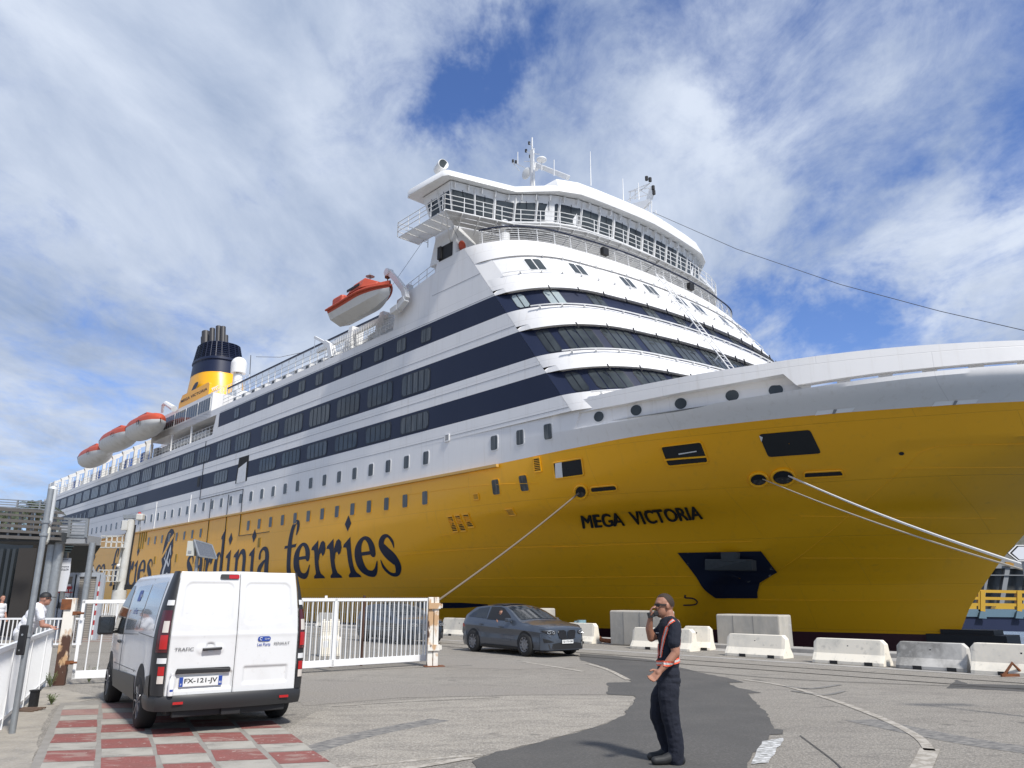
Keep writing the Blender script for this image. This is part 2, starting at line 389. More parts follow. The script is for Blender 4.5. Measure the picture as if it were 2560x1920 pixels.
def hull_half(sgn):
    xs = list(np.arange(-150, -70, 4.0))+list(np.arange(-70, -30, 1.5))+list(np.arange(-30, -1.0, .28))
    yb = SB(); wb = SB(); rb = SB()
    def rows(zf, n):
        return [[zf(X, k/n) for k in range(n+1)] for X in xs]
    def sheet(mb, z0, z1, n):
        vs = []; fs = []
        for X in xs:
            for k in range(n+1):
                z = z0(X)+(z1(X)-z0(X))*k/n
                Xc = min(X, stem(z)); vs.append((Xc, sgn*hullY(Xc, z), z))
        for i in range(len(xs)-1):
            for k in range(n):
                a = i*(n+1)+k; q = (a, a+1, a+n+2, a+n+1)
                if vs[a][0] >= vs[a+n+1][0]-1e-4 and vs[a+1][0] >= vs[a+n+2][0]-1e-4: continue
                fs.append(q)
        mb.add(vs, fs)
    sheet(rb, lambda X: -2.5, lambda X: -.15, 4)
    sheet(yb, lambda X: -.15, zyel, 52)
    sheet(wb, zyel, zL1, 6)
    return rb, yb, wb
for sgn in (1, -1):
    rb, yb, wb = hull_half(sgn)
    rb.build('boot_topping', M['boot'], ship, smooth=True, ang=60, merge=.001)
    yb.build('yellow_hull', M['yellow'], ship, smooth=True, ang=24, merge=.001)
    wb.build('white_hull_strake', M['white'], ship, smooth=True, ang=24, merge=.001)
# ---- bulwark above the knuckle line, with the recess of round ports and the slot line
XR0, XR1 = -26.6, -14.9
rec_top = sorted([tuple(hullhit(*q)[[0, 2]]) for q in [(1435, 1033.5), (1560, 1009), (1677, 985), (1820, 960), (1957.7, 934.8), (1992, 963.7)]])
RTX = [p[0] for p in rec_top]; RTZ = [p[1] for p in rec_top]
slot_top = sorted([tuple(hullhit(*q)[[0, 2]]) for q in [(1999, 961.5), (2180, 934), (2400, 912), (2560, 899.6)]])
SX = [p[0] for p in slot_top]; SZ = [p[1] for p in slot_top]
def zmid(X):
    if X < RTX[0]: return None
    if X <= RTX[-1]: return float(np.interp(X, RTX, RTZ))
    return float(np.interp(X, SX, SZ))
def inset(X):
    if X <= RTX[0]: return 0
    if X <= RTX[-1]: return .10+.75*(X-RTX[0])/(RTX[-1]-RTX[0])
    return .35
for sgn in (1, -1):
    mb = SB(); xs = sorted(set([round(float(x), 3) for x in np.arange(-150, -34, 8)]+[round(float(x), 3) for x in np.arange(-34, -1.2, .5)]+[round(x, 3) for x in RTX]+[round(RTX[-1]+.02, 3)]))
    xs = [x for x in xs if -28.25 <= x < stem(ztop(x))]
    prev = None; nst = 0
    for X in xs:
        zl, zt = min(zL1(X), ztop(X)-.2), ztop(X); y1, y2 = hullY(X, zl), hullY(X, zt)
        zm = zmid(X)
        if zm is None or X < RTX[0]+.01: zm = zl+.001; ins = 0
        else: ins = inset(X)
        zm = min(zm, zt-.05)
        ym = y1+(y2-y1)*(zm-zl)/max(zt-zl, .01)
        cur = [(X, sgn*y1, zl), (X, sgn*(y1-ins), zl), (X, sgn*(ym-ins), zm), (X, sgn*ym, zm), (X, sgn*y2, zt), (X, sgn*(y2-.25), zt), (X, sgn*(y2-.3-(ins if X < RTX[-1]+.05 else 0)), zl if X < RTX[-1]+.05 else zm)]
        nst += 1
        if prev:
            for k in range(6):
                a, b, c, d = prev[k], prev[k+1], cur[k+1], cur[k]
                if X > RTX[-1]+.05 and k == 1:      # narrow see-through slots between posts
                    if nst % 3 == 0: mb.quad(a, b, c, d)
                    else:
                        lo = lambda p, q, t=.42: tuple(p[i]+(q[i]-p[i])*t for i in range(3)); mb.quad(a, lo(a, b), lo(d, c), d); mb.quad(lo(a, b, .82), b, c, lo(d, c, .82))
                    continue
                mb.quad(a, b, c, d)
        if prev and ins > 0 and pins == 0: pass
        prev = cur; pins = ins
    mb.build('bow_bulwark', M['white'], ship, smooth=True, ang=30, merge=.0005)
# bow deck
mb = SB(); xs = np.arange(-30, -1.5, 1.0)
for a, b in zip(xs[:-1], xs[1:]):
    za, zb = 10.4, 10.4; ya, yb_ = hullY(a, 10.5)-.3, hullY(b, 10.5)-.3
    mb.quad((a, ya, za), (b, max(yb_, 0), zb), (b, -max(yb_, 0), zb), (a, -ya, za))
mb.build('fore_deck', M['grey'], ship)
# ---- superstructure
gY = np.array([0, 3, 5.5, 7, 8.6, 9.7, 11, 12.1, 13, 13.7, 14.2, 14.42, 14.5]); gX = np.array([0, .08, .3, .5, .8, 1.0, 1.35, 1.9, 2.6, 3.5, 4.5, 5.2, 5.7])
gS = np.r_[0, np.cumsum(np.hypot(np.diff(gY), np.diff(gX)))]; SMAX = float(gS[-1])
_sd = np.linspace(0, SMAX, 240); _yd = np.array([pch(t, gS, gY) for t in _sd]); _xd = np.array([pch(t, gS, gX) for t in _sd])
_k = np.ones(15)/15
_ye = np.r_[_yd[7:0:-1]*-1, _yd, np.full(7, 14.5)]; _xe = np.r_[_xd[7:0:-1], _xd, _xd[-1]+(_sd[1])*np.arange(1, 8)]
_yd2 = np.convolve(_ye, _k, 'valid'); _xd2 = np.convolve(_xe, _k, 'valid')
def XC(z): return -23.5-(z-13.7)*.7415
def front(s, z, off=0.0):
    a = abs(s)
    if 0 < off <= .121: off *= min(max((SMAX-a)/3.0, 0), 1)
    Y = np.interp(a, _sd, _yd2); g = np.interp(a, _sd, _xd2)
    e = .3; dY = np.interp(min(a+e, SMAX), _sd, _yd2)-np.interp(max(a-e, 0), _sd, _yd2); dg = np.interp(min(a+e, SMAX), _sd, _xd2)-np.interp(max(a-e, 0), _sd, _xd2)
    L = math.hypot(dY, dg); nx, ny = dY/L, dg/L
    sg = 1 if s >= 0 else -1
    return (XC(z)-g+off*nx, sg*(Y+off*ny), z)
SS = np.linspace(-SMAX, SMAX, 121)
def front_band(mb, z0, z1, off0=0., off1=0., mi=0, ss=SS):
    for a, b in zip(ss[:-1], ss[1:]):
        mb.quad(front(a, z0, off0), front(b, z0, off0), front(b, z1, off1), front(a, z1, off1), mi)
BANDS = [(12.2, 13.71), (14.85, 16.72), (18.2, 19.65)]
NB = -.28    # navy bands of the front are set back
wb = SB(); nb = SB(); wbs = SB(); nbs = SB()
# front white rings
zs = [11.2, 12.2]; front_band(wb, 11.2, 12.2)
for i, (a, b) in enumerate(BANDS):
    nxt = BANDS[i+1][0] if i < 2 else 20.9
    inner = np.linspace(-SMAX+.9, SMAX-.9, 115)
    front_band(nb, a, b, NB, NB, 0, inner)
    # sill and soffit (soffit stands out as an eyebrow)
    for s0, s1 in zip(inner[:-1], inner[1:]):
        wb.quad(front(s0, a, 0), front(s1, a, 0), front(s1, a, NB), front(s0, a, NB))
        wb.quad(front(s0, b, .06), front(s1, b, .06), front(s1, b, NB), front(s0, b, NB))
    for sg in (-1, 1):   # slanted navy end posts
        s0, s1 = sg*SMAX, sg*(SMAX-.9)
        nb.quad(front(s0, a, 0), front(s1, a, NB), front(s1, b, NB), front(s0, b, 0))
    front_band(wb, b, b+.35, .06, .03, 0, inner)
    for sg in (-1, 1):
        s0, s1 = sg*SMAX, sg*(SMAX-.9); wb.quad(front(s0, b, 0), front(s1, b, .06), front(s1, b+.35, .03), front(s0, b+.35, 0))
    front_band(wb, b+.35, nxt, .03 if i < 2 else .03, 0)
# upper white front with a shallow panel
front_band(wb, 20.9, 22.45, -.02, -.02, 0, np.linspace(-15.6, 15.6, 61)); 
for sg in (-1, 1):
    e = [sg*15.6, sg*SMAX]; wb.quad(front(e[0], 20.9, 0), front(e[1], 20.9, 0), front(e[1], 22.45, 0), front(e[0], 22.45, 0))
front_band(wb, 22.45, 23.95, .1, 0)
for s0, s1 in zip(SS[:-1], SS[1:]): wb.quad(front(s0, 22.45, .1), front(s1, 22.45, .1), front(s1, 22.45, -.02), front(s0, 22.45, -.02))
# the flat sides, in strips; each strip runs from its aft end to where the rounded front begins
def xf(z): return XC(z)-gX[-1]
def side_strip(mb, z0, z1, xa, sgn, y=BH, xfa=None):
    mb.quad((xa, sgn*y, z0), (xfa if xfa is not None else xf(z0), sgn*y, z0), (xfa if xfa is not None else xf(z1), sgn*y, z1), (xa, sgn*y, z1))
for sgn in (1, -1):
    for z0, z1, xa, mb in [(9.08, 11.2, -150, None), (11.2, 12.2, -150, wbs), (12.2, 13.71, -150, nbs), (13.71, 14.85, -150, wbs), (14.85, 16.72, -150, nbs), (16.72, 17.65, -150, wbs), (17.65, 18.2, -76.4, wbs),
                       (18.2, 19.65, -76.2, nbs), (19.65, 20.33, -97.0, wbs), (20.33, 23.95, -39.75, wbs)]:
        if mb is not None: side_strip(mb, z0, z1, xa, sgn)
    # column at the aft end of the top band and the block with the glazed promenade
    side_strip(wbs, 19.65, 22.35, -97, sgn, xfa=-78.6)
    wbs.quad((-77.6, sgn*BH, 17.65), (-76.4, sgn*BH, 17.65), (-76.2, sgn*BH, 19.65), (-77.0, sgn*BH, 19.65))
    wbs.quad((-78.6, sgn*BH, 20.33), (-78.6, sgn*BH, 22.35), (-78.6, sgn*9, 22.35), (-78.6, sgn*9, 20.33))
    for xx in (-97.0, -90.0, -84.0): wbs.box((xx, sgn*14.35, 18.65), (.18, .18, 2.0))
    wbs.quad((-97, sgn*BH, 22.35), (-78.6, sgn*BH, 22.35), (-78.6, sgn*5, 22.35), (-97, sgn*5, 22.35))
    wbs.quad((-97, sgn*BH, 19.65), (-76.2, sgn*BH, 19.65), (-76.2, sgn*8, 19.65), (-97, sgn*8, 19.65))
    wbs.quad((-97, sgn*BH, 19.65), (-97, sgn*BH, 22.35), (-97, sgn*8, 22.35), (-97, sgn*8, 19.65))
    wbs.quad((-76.3, sgn*BH, 17.65), (-76.3, sgn*BH, 19.65), (-76.3, sgn*9, 19.65), (-76.3, sgn*9, 17.65))
# inner deck houses
def ibox(mb, x0, x1, y, z0, z1, mi=0): mb.box(((x0+x1)/2, 0, (z0+z1)/2), (x1-x0, 2*y, z1-z0), mi)
ibox(wb, -146, -76, 9.4, 17.68, 20.4); ibox(wb, -112, -45, 8.6, 20.40, 23.0); ibox(wb, -99.5, -80, 8.4, 23.0, 24.3)
# decks
wb.box((-113, 0, 17.6), (74, 2*BH-.06, .1))
ring_ = [front(s, 20.34, -.35)[:2] for s in SS]
wb.prism([(x, y*.995, 20.28) for x, y in ring_]+[(-97, -BH+.04, 20.28), (-97, BH-.04, 20.28)], (0, 0, .06))
wb.quad((-150, BH, 9.1), (-150, -BH, 9.1), (-150, -BH, 17.6), (-150, BH, 17.6))
# forward tower: aft face leans, deck behind the forward rail
for sgn in (1, -1): wbs.poly([(-40.7, sgn*BH, 20.33), (-39.75, sgn*BH, 23.95), (-39.75, sgn*BH, 20.33)])
wb.quad((-40.7, BH, 20.33), (-39.75, BH, 23.95), (-39.75, -BH, 23.95), (-40.7, -BH, 20.33))
top_ring = [front(s, 23.95, -.02) for s in SS]+[(-39.8, -BH, 23.95), (-39.8, BH, 23.95)]
wb.poly([(p[0], p[1], 23.93) for p in top_ring])
# set the aft edge of the tower side right (it leans forward going up)
wbs.build('side_wall', M['white'], ship, fixn=False); nbs.build('navy_band', M['navy'], ship, fixn=False)
sup = wb.build('superstructure', M['white'], ship, smooth=True, ang=28, merge=.002, fixn=False)
nbo = nb.build('navy_bands', M['navy'], ship, smooth=True, ang=28, merge=.002, fixn=False)
# white side plating between the strake and the superstructure (flush hull side)
mb = SB()
for sgn in (1, -1):
    xs_ = list(np.arange(-150, -30, 6.0))+list(np.linspace(-30, -27.75, 6))
    for a, b in zip(xs_[:-1], xs_[1:]):
        mb.quad((a, sgn*(hullY(a, zL1(a))-.001), zL1(a)), (b, sgn*(hullY(b, zL1(b))-.001), zL1(b)), (b, sgn*(hullY(b, 11.7)-.001), 11.7 if a > -31 else 11.25), (a, sgn*(hullY(a, 11.7)-.001), 11.7 if a > -31 else 11.25))
    if sgn == 1: pass
    mb.build('side_plating', M['white'], ship); mb = SB()
# ---- windows
def rr(w_, h_, r, k=3, cx=0, cy=0):
    out = []
    for (sx, sy, a0) in ((1, 1, 0), (-1, 1, 90), (-1, -1, 180), (1, -1, 270)):
        for i in range(k+1):
            a = math.radians(a0+90*i/k); out.append((cx+sx*(w_/2-r)+r*math.cos(a), cy+sy*(h_/2-r)+r*math.sin(a)))
    return out
def window(name, place, wd, ht, n, fr, gl, parent, r=.12, rim=.07, mull=.07, proud=.02, rimw=None):
    mb = SB()
    mb.poly([place(u, v, proud) for u, v in rr(wd+2*rim, ht+2*rim, r+rim)], 0)
    edge = rr(wd+2*rim, ht+2*rim, r+rim)
    for i in range(len(edge)):
        a, b = edge[i], edge[(i+1) % len(edge)]
        mb.quad(place(*a, -.02), place(*b, -.02), place(*b, proud), place(*a, proud), 0)
    pw = (wd-(n-1)*mull)/n
    for i in range(n):
        u0 = -wd/2+i*(pw+mull); u1 = u0+pw
        if n == 1: pts = rr(wd, ht, r)
        else:
            c = min(r, pw*.4)
            pts = [(u0+(c if i == 0 else 0), -ht/2), (u1-(c if i == n-1 else 0), -ht/2)]
            pts += [(u1, -ht/2+(c if i == n-1 else 0))] if i == n-1 else []
            pts += [(u1, ht/2-(c if i == n-1 else 0))]
            pts += [(u1-c, ht/2)] if i == n-1 else []
            pts += [(u0+(c if i == 0 else 0), ht/2)]
            if i == 0: pts += [(u0, ht/2-c), (u0, -ht/2+c)]
        mb.poly([place(u, v, proud+.012) for u, v in pts], 1)
    return mb.build(name, [fr, gl], parent, fixn=False)
def sideplace(X, z, Y=None):
    def f(u, v, off):
        y = (hullY(X+u, z+v) if z+v < 11 else BH) if Y is None else Y
        return (X+u, y+off, z+v)
    return f
def frontplace(s, z, base=NB):
    return lambda u, v, off: front(s+u, z+v, base+off)
for k in range(9): window('window', sideplace(-40.74-2.965*k, 18.9), 1.05, .92, 2, M['frame'], M['glassw'], ship)
for X in (-68.16, -71.82): window('window', sideplace(X, 18.9), 1.05, .92, 2, M['frame'], M['glassw'], ship)
midx = [-41.78, -46.24, -50.66, -55.1, -59.57, -64.05, -69.8, -74.23, -79.3, -83.58, -87.95, -92.28, -96.8, -101.17, -105.5, -109.9, -114.3, -118.7, -123, -127.3, -131.6, -136, -140.4, -144.6]
for i, X in enumerate(midx):
    window('window', sideplace(X, 15.76), 3.2, 1.42, 5, M['frame'], M['glassw'] if i in (0, 3, 7) else M['glass'], ship, r=.22, mull=.13)
for i, X in enumerate([-41.78, -46.22, -50.67, -55.13, -59.57, -63.97, -74.2, -101.1, -105.6, -110.1, -114.4, -118.8]):
    window('window', sideplace(X, 12.94), 3.15, 1.1, 5, M['frame'], M['glass'] if i % 3 else M['glassw'], ship, r=.2, mull=.12)
for k in range(8): window('porthole', sideplace(-122.2-2.2*k, 12.9), .62, .8, 1, M['frame'], M['glass'], ship)
window('porthole', sideplace(-79.9, 13.1), .6, .95, 1, M['frame'], M['black'], ship)
for k in range(40):     # white row
    X = -40.34-2.203*k
    window('porthole', sideplace(X, 10.38), .56, .84, 1, M['white2'], M['glassw'], ship, r=.1, rim=.07)
for X in (-33.62, -31.42, -29.25): window('porthole', sideplace(X, 10.4), .56, .84, 1, M['white2'], M['glassw'], ship, r=.1, rim=.07)
for k in range(25):
    X = -40.35-2.203*k
    if X < -68.5 and X > -77: continue
    window('porthole', sideplace(X, 7.8), .56, .84, 1, M['yellow'], M['glassw'], ship, r=.1, rim=.06)
for X in (-33.66, -31.43): window('porthole', sideplace(X, 7.82), .56, .84, 1, M['yellow'], M['glassw'], ship, r=.1, rim=.06)
# front windows
for sg in (1, -1):
    window('window', frontplace(sg*15.65, 15.8), .85, 1.5, 2, M['frame'], M['glass'], ship, r=.2, rim=.06, mull=.08)
    window('window', frontplace(sg*15.65, 18.95), .85, 1.0, 2, M['frame'], M['curtain'], ship, r=.15, rim=.06, mull=.08)
    window('window', frontplace(sg*15.65, 12.95), .85, 1.15, 2, M['frame'], M['glass'], ship, r=.2, rim=.06, mull=.08)
for s_ in [13.65, 11.05, 8.4, 5.8, 3.2, .6, -2, -4.6, -7.2, -9.8]:
    window('window', frontplace(s_, 15.82), 2.0, 1.55, 4, M['frame'], M['glass'], ship, r=.22, rim=.05, mull=.09)
for s_ in [13.65, 11.05, 8.4, 5.8]:
    window('window', frontplace(s_, 12.98), 2.0, 1.2, 4, M['frame'], M['glass'], ship, r=.22, rim=.05, mull=.09)
for i, s_ in enumerate([13.4, 10.5, 6.1, 3.3, -.6, -3.4, -7.4, -10]):
    window('window', frontplace(s_, 18.98), 1.0, 1.12, 2, M['frame'], M['curtain'] if i == 0 else M['glass'], ship, r=.12, rim=.05, mull=.08)
for s_ in [13.15, 10.25, 6.2, 4.0, 1.2, -1.6, -5, -8]:
    window('window', frontplace(s_, 21.68, -.02), 1.0, .95, 2, M['white2'], M['glass'], ship, r=.08, rim=.09, mull=.1)
# light pipes (ledge rails) round the front, with their stays
for z, off, s0, s1, nm in [(12.1, .22, -15.2, 15.2, 'ledge_rail'), (14.86, .22, -15.2, 15.2, 'ledge_rail'), (18.23, .22, -15.2, 15.2, 'ledge_rail'), (21.1, .16, -15.5, 15.5, 'ledge_rail'), (22.5, .22, -15, 12.6, 'ledge_rail')]:
    mb = SB(); ss_ = np.linspace(s0, s1, 60)
    mb.tube([front(s, z, off) for s in ss_], .045 if z < 20 else .025, 6)
    for s in np.arange(s0, s1+.1, 1.3): mb.bar(front(s, z-.02, off+.01), front(s, z-.12, -.05), .07, .12)
    mb.build(nm, M['white2'], ship)
mb = SB()
for a, b in BANDS:
    for s in np.arange(-14.6, 14.8, 1.75): mb.bar(front(s, b+.08, .2), front(s, b-.28, .02), .05, .07)
mb.build('lamp_bracket', M['black'], ship, kind='stuff')
# sloping ladder down the front
mb = SB()
def lad(t, o): return front(-1.4+t*1.9, 23.6-9.2*t, .45+o*0)
A0, A1 = [Vector(front(s, 24.0, .3)) for s in (1.9, 1.3)], [Vector(front(s, 12.6, .35)) for s in (4.3, 3.7)]
for i in (0, 1): mb.bar(A0[i], A1[i], .06, .06)
for t in np.linspace(0, 1, 30): mb.bar(A0[0].lerp(A1[0], t), A0[1].lerp(A1[1], t), .025, .025)
for t in np.linspace(.05, .95, 8):
    for i in (0, 1): mb.bar(A0[i].lerp(A1[i], t), A0[i].lerp(A1[i], t)+Vector((-.3, 0, -.25)), .06)
mb.build('front_ladder', M['white2'], ship)
# ---- bridge
P1 = [(-40.5, 15.35), (-37.3, 15.35), (-36.15, 11.2), (-35.2, 10.1), (-34.0, 8.7), (-33.3, 7.0), (-32.85, 4), (-32.7, 0)]
RF = [(-41.3, 16.1), (-40.8, 16.25), (-37.3, 16.05), (-36.9, 15.8), (-35.5, 10.9), (-34.4, 9.8), (-33.4, 8.8), (-32.7, 7.3), (-32.45, 5.5), (-32.25, 3.5), (-32.1, 1.8), (-32.0, 0)]
def mirror(P): return P+[(x, -y) for x, y in P[::-1] if y > 0]
def sm(P, k=5): return [tuple(p) for p in crspline(P, k)]
PB = [(x-.45 if i > 0 else x+.6, y-(.75 if y > 15 else .0)) for i, (x, y) in enumerate(P1)]
PU = [(-40.0, 14.4), (-38.6, 14.4), (-37.8, 11.2), (-36.9, 9.8), (-36.0, 8.3), (-35.4, 6.6), (-35.0, 4), (-34.9, 0)]
br = empty('bridge', (0, 0, 0)); br.parent = ship
M['deckgrate'] = mat('light grey grating', (.55, .56, .57), .6)
def ringpts(P, z): return [(x, y, z) for x, y in mirror(P)]
mb = SB()
mb.loft([ringpts(PB, 25.9), ringpts(PU, 24.3)], 0, caps=False)
mb.poly(ringpts(P1, 28.95)); mb.poly(ringpts(PU, 24.3)); mb.build('under_wall', M['white2'], br)
mb = SB(); R1 = mirror(RF)
def inset_poly(P, dx, dy): return [(x-dx, y*(1-dy)) for x, y in P]
mb.loft([[(x, y, 28.95) for x, y in R1], [(x, y, 29.05) for x, y in R1], [(x-.12, y*.995, 29.4) for x, y in R1], [(x-.4, y*.985, 29.62) for x, y in R1]])
crown = [(x, y) for x, y in R1 if abs(y) < 9.0]; crown = [(-43, 8.8)]+crown+[(-43, -8.8)]
mb.loft([[(x-.1, y, 29.3) for x, y in crown], [(x-.45, y*.98, 30.15) for x, y in crown], [(x-1.2, y*.93, 30.5) for x, y in crown], [(x-3.4, y*.7, 30.75) for x, y in crown]])
mb.build('roof', M['white2'], br, smooth=True, ang=40)
# windows of the bridge
def planpoint(P, d):   # point and outward normal at arc length d from the first point
    pts = mirror(P)
    for a, b in zip(pts[:-1], pts[1:]):
        L = math.hypot(b[0]-a[0], b[1]-a[1])
        if d <= L: 
            t = d/L; nx, ny = -(b[1]-a[1])/L, (b[0]-a[0])/L
            return (a[0]+(b[0]-a[0])*t, a[1]+(b[1]-a[1])*t, nx, ny)
        d -= L
    return (pts[-1][0], pts[-1][1], 0, -1)
def wallpt(d, z, off):
    t = (z-25.9)/3.0; a = planpoint(P1, d); 
    LB = sum(math.hypot(q[0]-p[0], q[1]-p[1]) for p, q in zip(mirror(PB)[:-1], mirror(PB)[1:])); LT = sum(math.hypot(q[0]-p[0], q[1]-p[1]) for p, q in zip(mirror(P1)[:-1], mirror(P1)[1:]))
    # corner to corner correspondence
    acc = 0; P, Q = mirror(P1), mirror(PB)
    for i in range(len(P)-1):
        L = math.hypot(P[i+1][0]-P[i][0], P[i+1][1]-P[i][1])
        if d <= acc+L or i == len(P)-2:
            f = min(max((d-acc)/L, 0), 1)
            p = (P[i][0]+(P[i+1][0]-P[i][0])*f, P[i][1]+(P[i+1][1]-P[i][1])*f); q = (Q[i][0]+(Q[i+1][0]-Q[i][0])*f, Q[i][1]+(Q[i+1][1]-Q[i][1])*f)
            nx, ny = (P[i][1]-P[i+1][1])/L, -(P[i][0]-P[i+1][0])/L
            return (q[0]+(p[0]-q[0])*t+nx*off, q[1]+(p[1]-q[1])*t+ny*off, z)
        acc += L
mb = SB(); LT_ = sum(math.hypot(q[0]-p[0], q[1]-p[1]) for p, q in zip(mirror(P1)[:-1], mirror(P1)[1:])); acc_ = np.cumsum([0]+[math.hypot(q[0]-p[0], q[1]-p[1]) for p, q in zip(mirror(P1)[:-1], mirror(P1)[1:])])
ds_ = sorted(set(list(np.round(np.linspace(0, LT_-.001, 110), 3))+[round(float(x), 3) for x in acc_[:-1]])); zs_w = np.linspace(25.9, 28.9, 7)
for a, b in zip(ds_[:-1], ds_[1:]):
    for z0, z1 in zip(zs_w[:-1], zs_w[1:]): mb.quad(wallpt(a+1e-4, z0, 0), wallpt(b-1e-4, z0, 0), wallpt(b-1e-4, z1, 0), wallpt(a+1e-4, z1, 0))
mb.quad(*[(x, y, z) for (x, y, z) in ((-40.5, 15.35, 28.9), (-40.5, -15.35, 28.9), (-39.9, -14.6, 25.9), (-39.9, 14.6, 25.9))]); mb.build('wall', M['white2'], br)
def c3(x, y): return 1000+x/5.53, 390+y/5.53
def c4(x, y): return 1400+x/5.53, 390+y/5.53
def dof(px, py, z):
    X, Y, _ = onlevel(px, py, z); P = [np.array(p) for p in mirror(P1)]; best = (9e9, 0); acc = 0
    for a, b in zip(P[:-1], P[1:]):
        L = np.linalg.norm(b-a)
        for t in np.linspace(0, 1, 40):
            q = a+(b-a)*t; e = math.hypot(q[0]-X, q[1]-Y)
            if e < best[0]: best = (e, acc+L*t)
        acc += L
    return best[1]
wl = [(c3(720, 415), c3(1030, 480)), (c3(1070, 495), c3(1325, 550)), (c3(1365, 570), c3(1580, 610)), (c3(1632, 610), c3(1890, 600)), (c3(1935, 600), c3(2240, 600)),
      (c4(65, 620), c4(340, 680)), (c4(375, 690), c4(578, 770)), (c4(610, 780), c4(800, 835)), (c4(830, 870), c4(1010, 930)), (c4(1035, 955), c4(1195, 1015)),
      (c4(1220, 1045), c4(1375, 1105)), (c4(1400, 1130), c4(1540, 1185)), (c4(1560, 1220), c4(1695, 1270))]
ed = []
for a, b in wl:
    d0, d1 = dof(*a, 28.35), dof(*b, 28.35); ed.append([d0, d1])
ed = [[a, b] for a, b in ed if b > a+.4]
last = ed[-1][1]
while last+1.6 < 29: ed.append([last+.25, last+1.65]); last += 1.65
ed = [[a-.07, b+.07] for a, b in ed]; ed = [[.25, 1.6], [1.75, 3.05]]+ed
for i, (a, b) in enumerate(ed):
    mb = SB()
    for (za, zb) in ((26.95, 28.32), (26.18, 26.62)) :
        if zb < 27 and (i < 2 or i > 9): continue
        c = (b-a)/2; m_ = (a+b)/2
        pts = rr(b-a-.06, zb-za, .1, 3, m_, (za+zb)/2)
        mb.poly([wallpt(u, v, .02) for u, v in pts], 0)
        pts = rr(b-a-.18, zb-za-.1, .08, 3, m_, (za+zb)/2)
        mb.poly([wallpt(u, v, .035) for u, v in pts], 1)
    mb.bar(wallpt((a+b)/2, 28.4, .08), wallpt((a+b)/2+.08, 27.75, .06), .03, mi=0)
    mb.build('window', [M['frame'], M['glass']], br, fixn=False)
mb = SB()
for a, b in ed: mb.bar(wallpt(b+.07, 28.8, .05), wallpt(b+.07, 26.0, .05), .08, .1)
tot = 34
mb.tube([wallpt(d, 26.82, .12) for d in np.linspace(.1, 33, 80)], .09, 6)
for d in np.arange(3.5, 31, 1.0): mb.bar(wallpt(d, 28.85, .1), wallpt(d, 28.5, .0), .05, .5)
mb.build('wall_frame', M['white2'], br)
# gallery
GO = [( -41.6, 16.6), (-36.2, 16.6), (-34.7, 11.9), (-33.9, 10.7), (-32.9, 9.3), (-32.2, 7.3), (-31.75, 4.2), (-31.6, 0)]
GI = [(-40.9, 14.7), (-37.6, 14.7), (-36.5, 11.2), (-35.6, 10.1), (-34.4, 8.7), (-33.7, 7.0), (-33.3, 4), (-33.1, 0)]
mb = SB(); A, Bq = mirror(GO), mirror(GI)
for i in range(len(A)-1):
    if i in (0, len(A)-2): continue
    n_ = 3
    for k in range(n_):
        f0, f1 = (k+.06)/n_, (k+.94)/n_
        def lp(P, Q, t): return (P[0]+(Q[0]-P[0])*t, P[1]+(Q[1]-P[1])*t)
        o0, o1 = A[i], A[i+1]; q0, q1 = Bq[i], Bq[i+1]
        a = lp(q0, o0, f0); b = lp(q1, o1, f0); c = lp(q1, o1, f1); d = lp(q0, o0, f1)
        mb.prism([(a[0], a[1], 25.86), (b[0], b[1], 25.86), (c[0], c[1], 25.86), (d[0], d[1], 25.86)], (0, 0, .04))
mb.build('gallery', M['deckgrate'], br)
mb = SB()
def polyat(P, step):
    out = []; acc = 0
    for a, b in zip(P[:-1], P[1:]):
        L = math.hypot(b[0]-a[0], b[1]-a[1]); k = max(1, int(round(L/step)))
        for j in range(k): out.append((a[0]+(b[0]-a[0])*j/k, a[1]+(b[1]-a[1])*j/k))
    return out+[P[-1]]
o_ = polyat(A[1:-1], 1.25); i_ = polyat(Bq[1:-1], 1.25)
for (p, q) in [(A[i], Bq[i]) for i in range(1, len(A)-1)]:
    mb.bar((p[0], p[1], 25.8), (q[0]-.9, q[1]*.97, 24.9), .05, .14)
for p in polyat(GO[1:], 1.2)+[(x, -y) for x, y in polyat(GO[1:], 1.2)]:
    mb.bar((p[0], p[1], 25.82), (p[0]-1.55, p[1]*.95, 25.3), .05, .16)
mb.tube([(x, y, 25.84) for x, y in A[1:-1]], .05, 6)
mb.build('bracket', M['white2'], br)
mb = SB(); mb.rail([(x, y, 25.9) for x, y in A[1:-1]], 1.05, (.35, .68, 1), .028, 1.35); 
# cage platform outside the wing
mb.rail([(-41.6, 16.6, 25.9), (-36.2, 16.6, 25.9)], 1.05, (.35, .68, 1), .028, 1.3)
mb.rail([(-41.6, 16.6, 25.9), (-41.6, 14.0, 25.9)], 1.05, (.35, .68, 1), .028, 1.3)
mb.build('railing', M['white2'], br)
mb = SB()
for k in range(16): mb.box((-38.9, 14.85+k*.11, 25.86), (5.3, .05, .05))
for x in np.arange(-41.5, -36.3, .9): mb.box((x, 15.7, 25.82), (.06, 1.8, .06))
mb.build('grating', M['white2'], br)
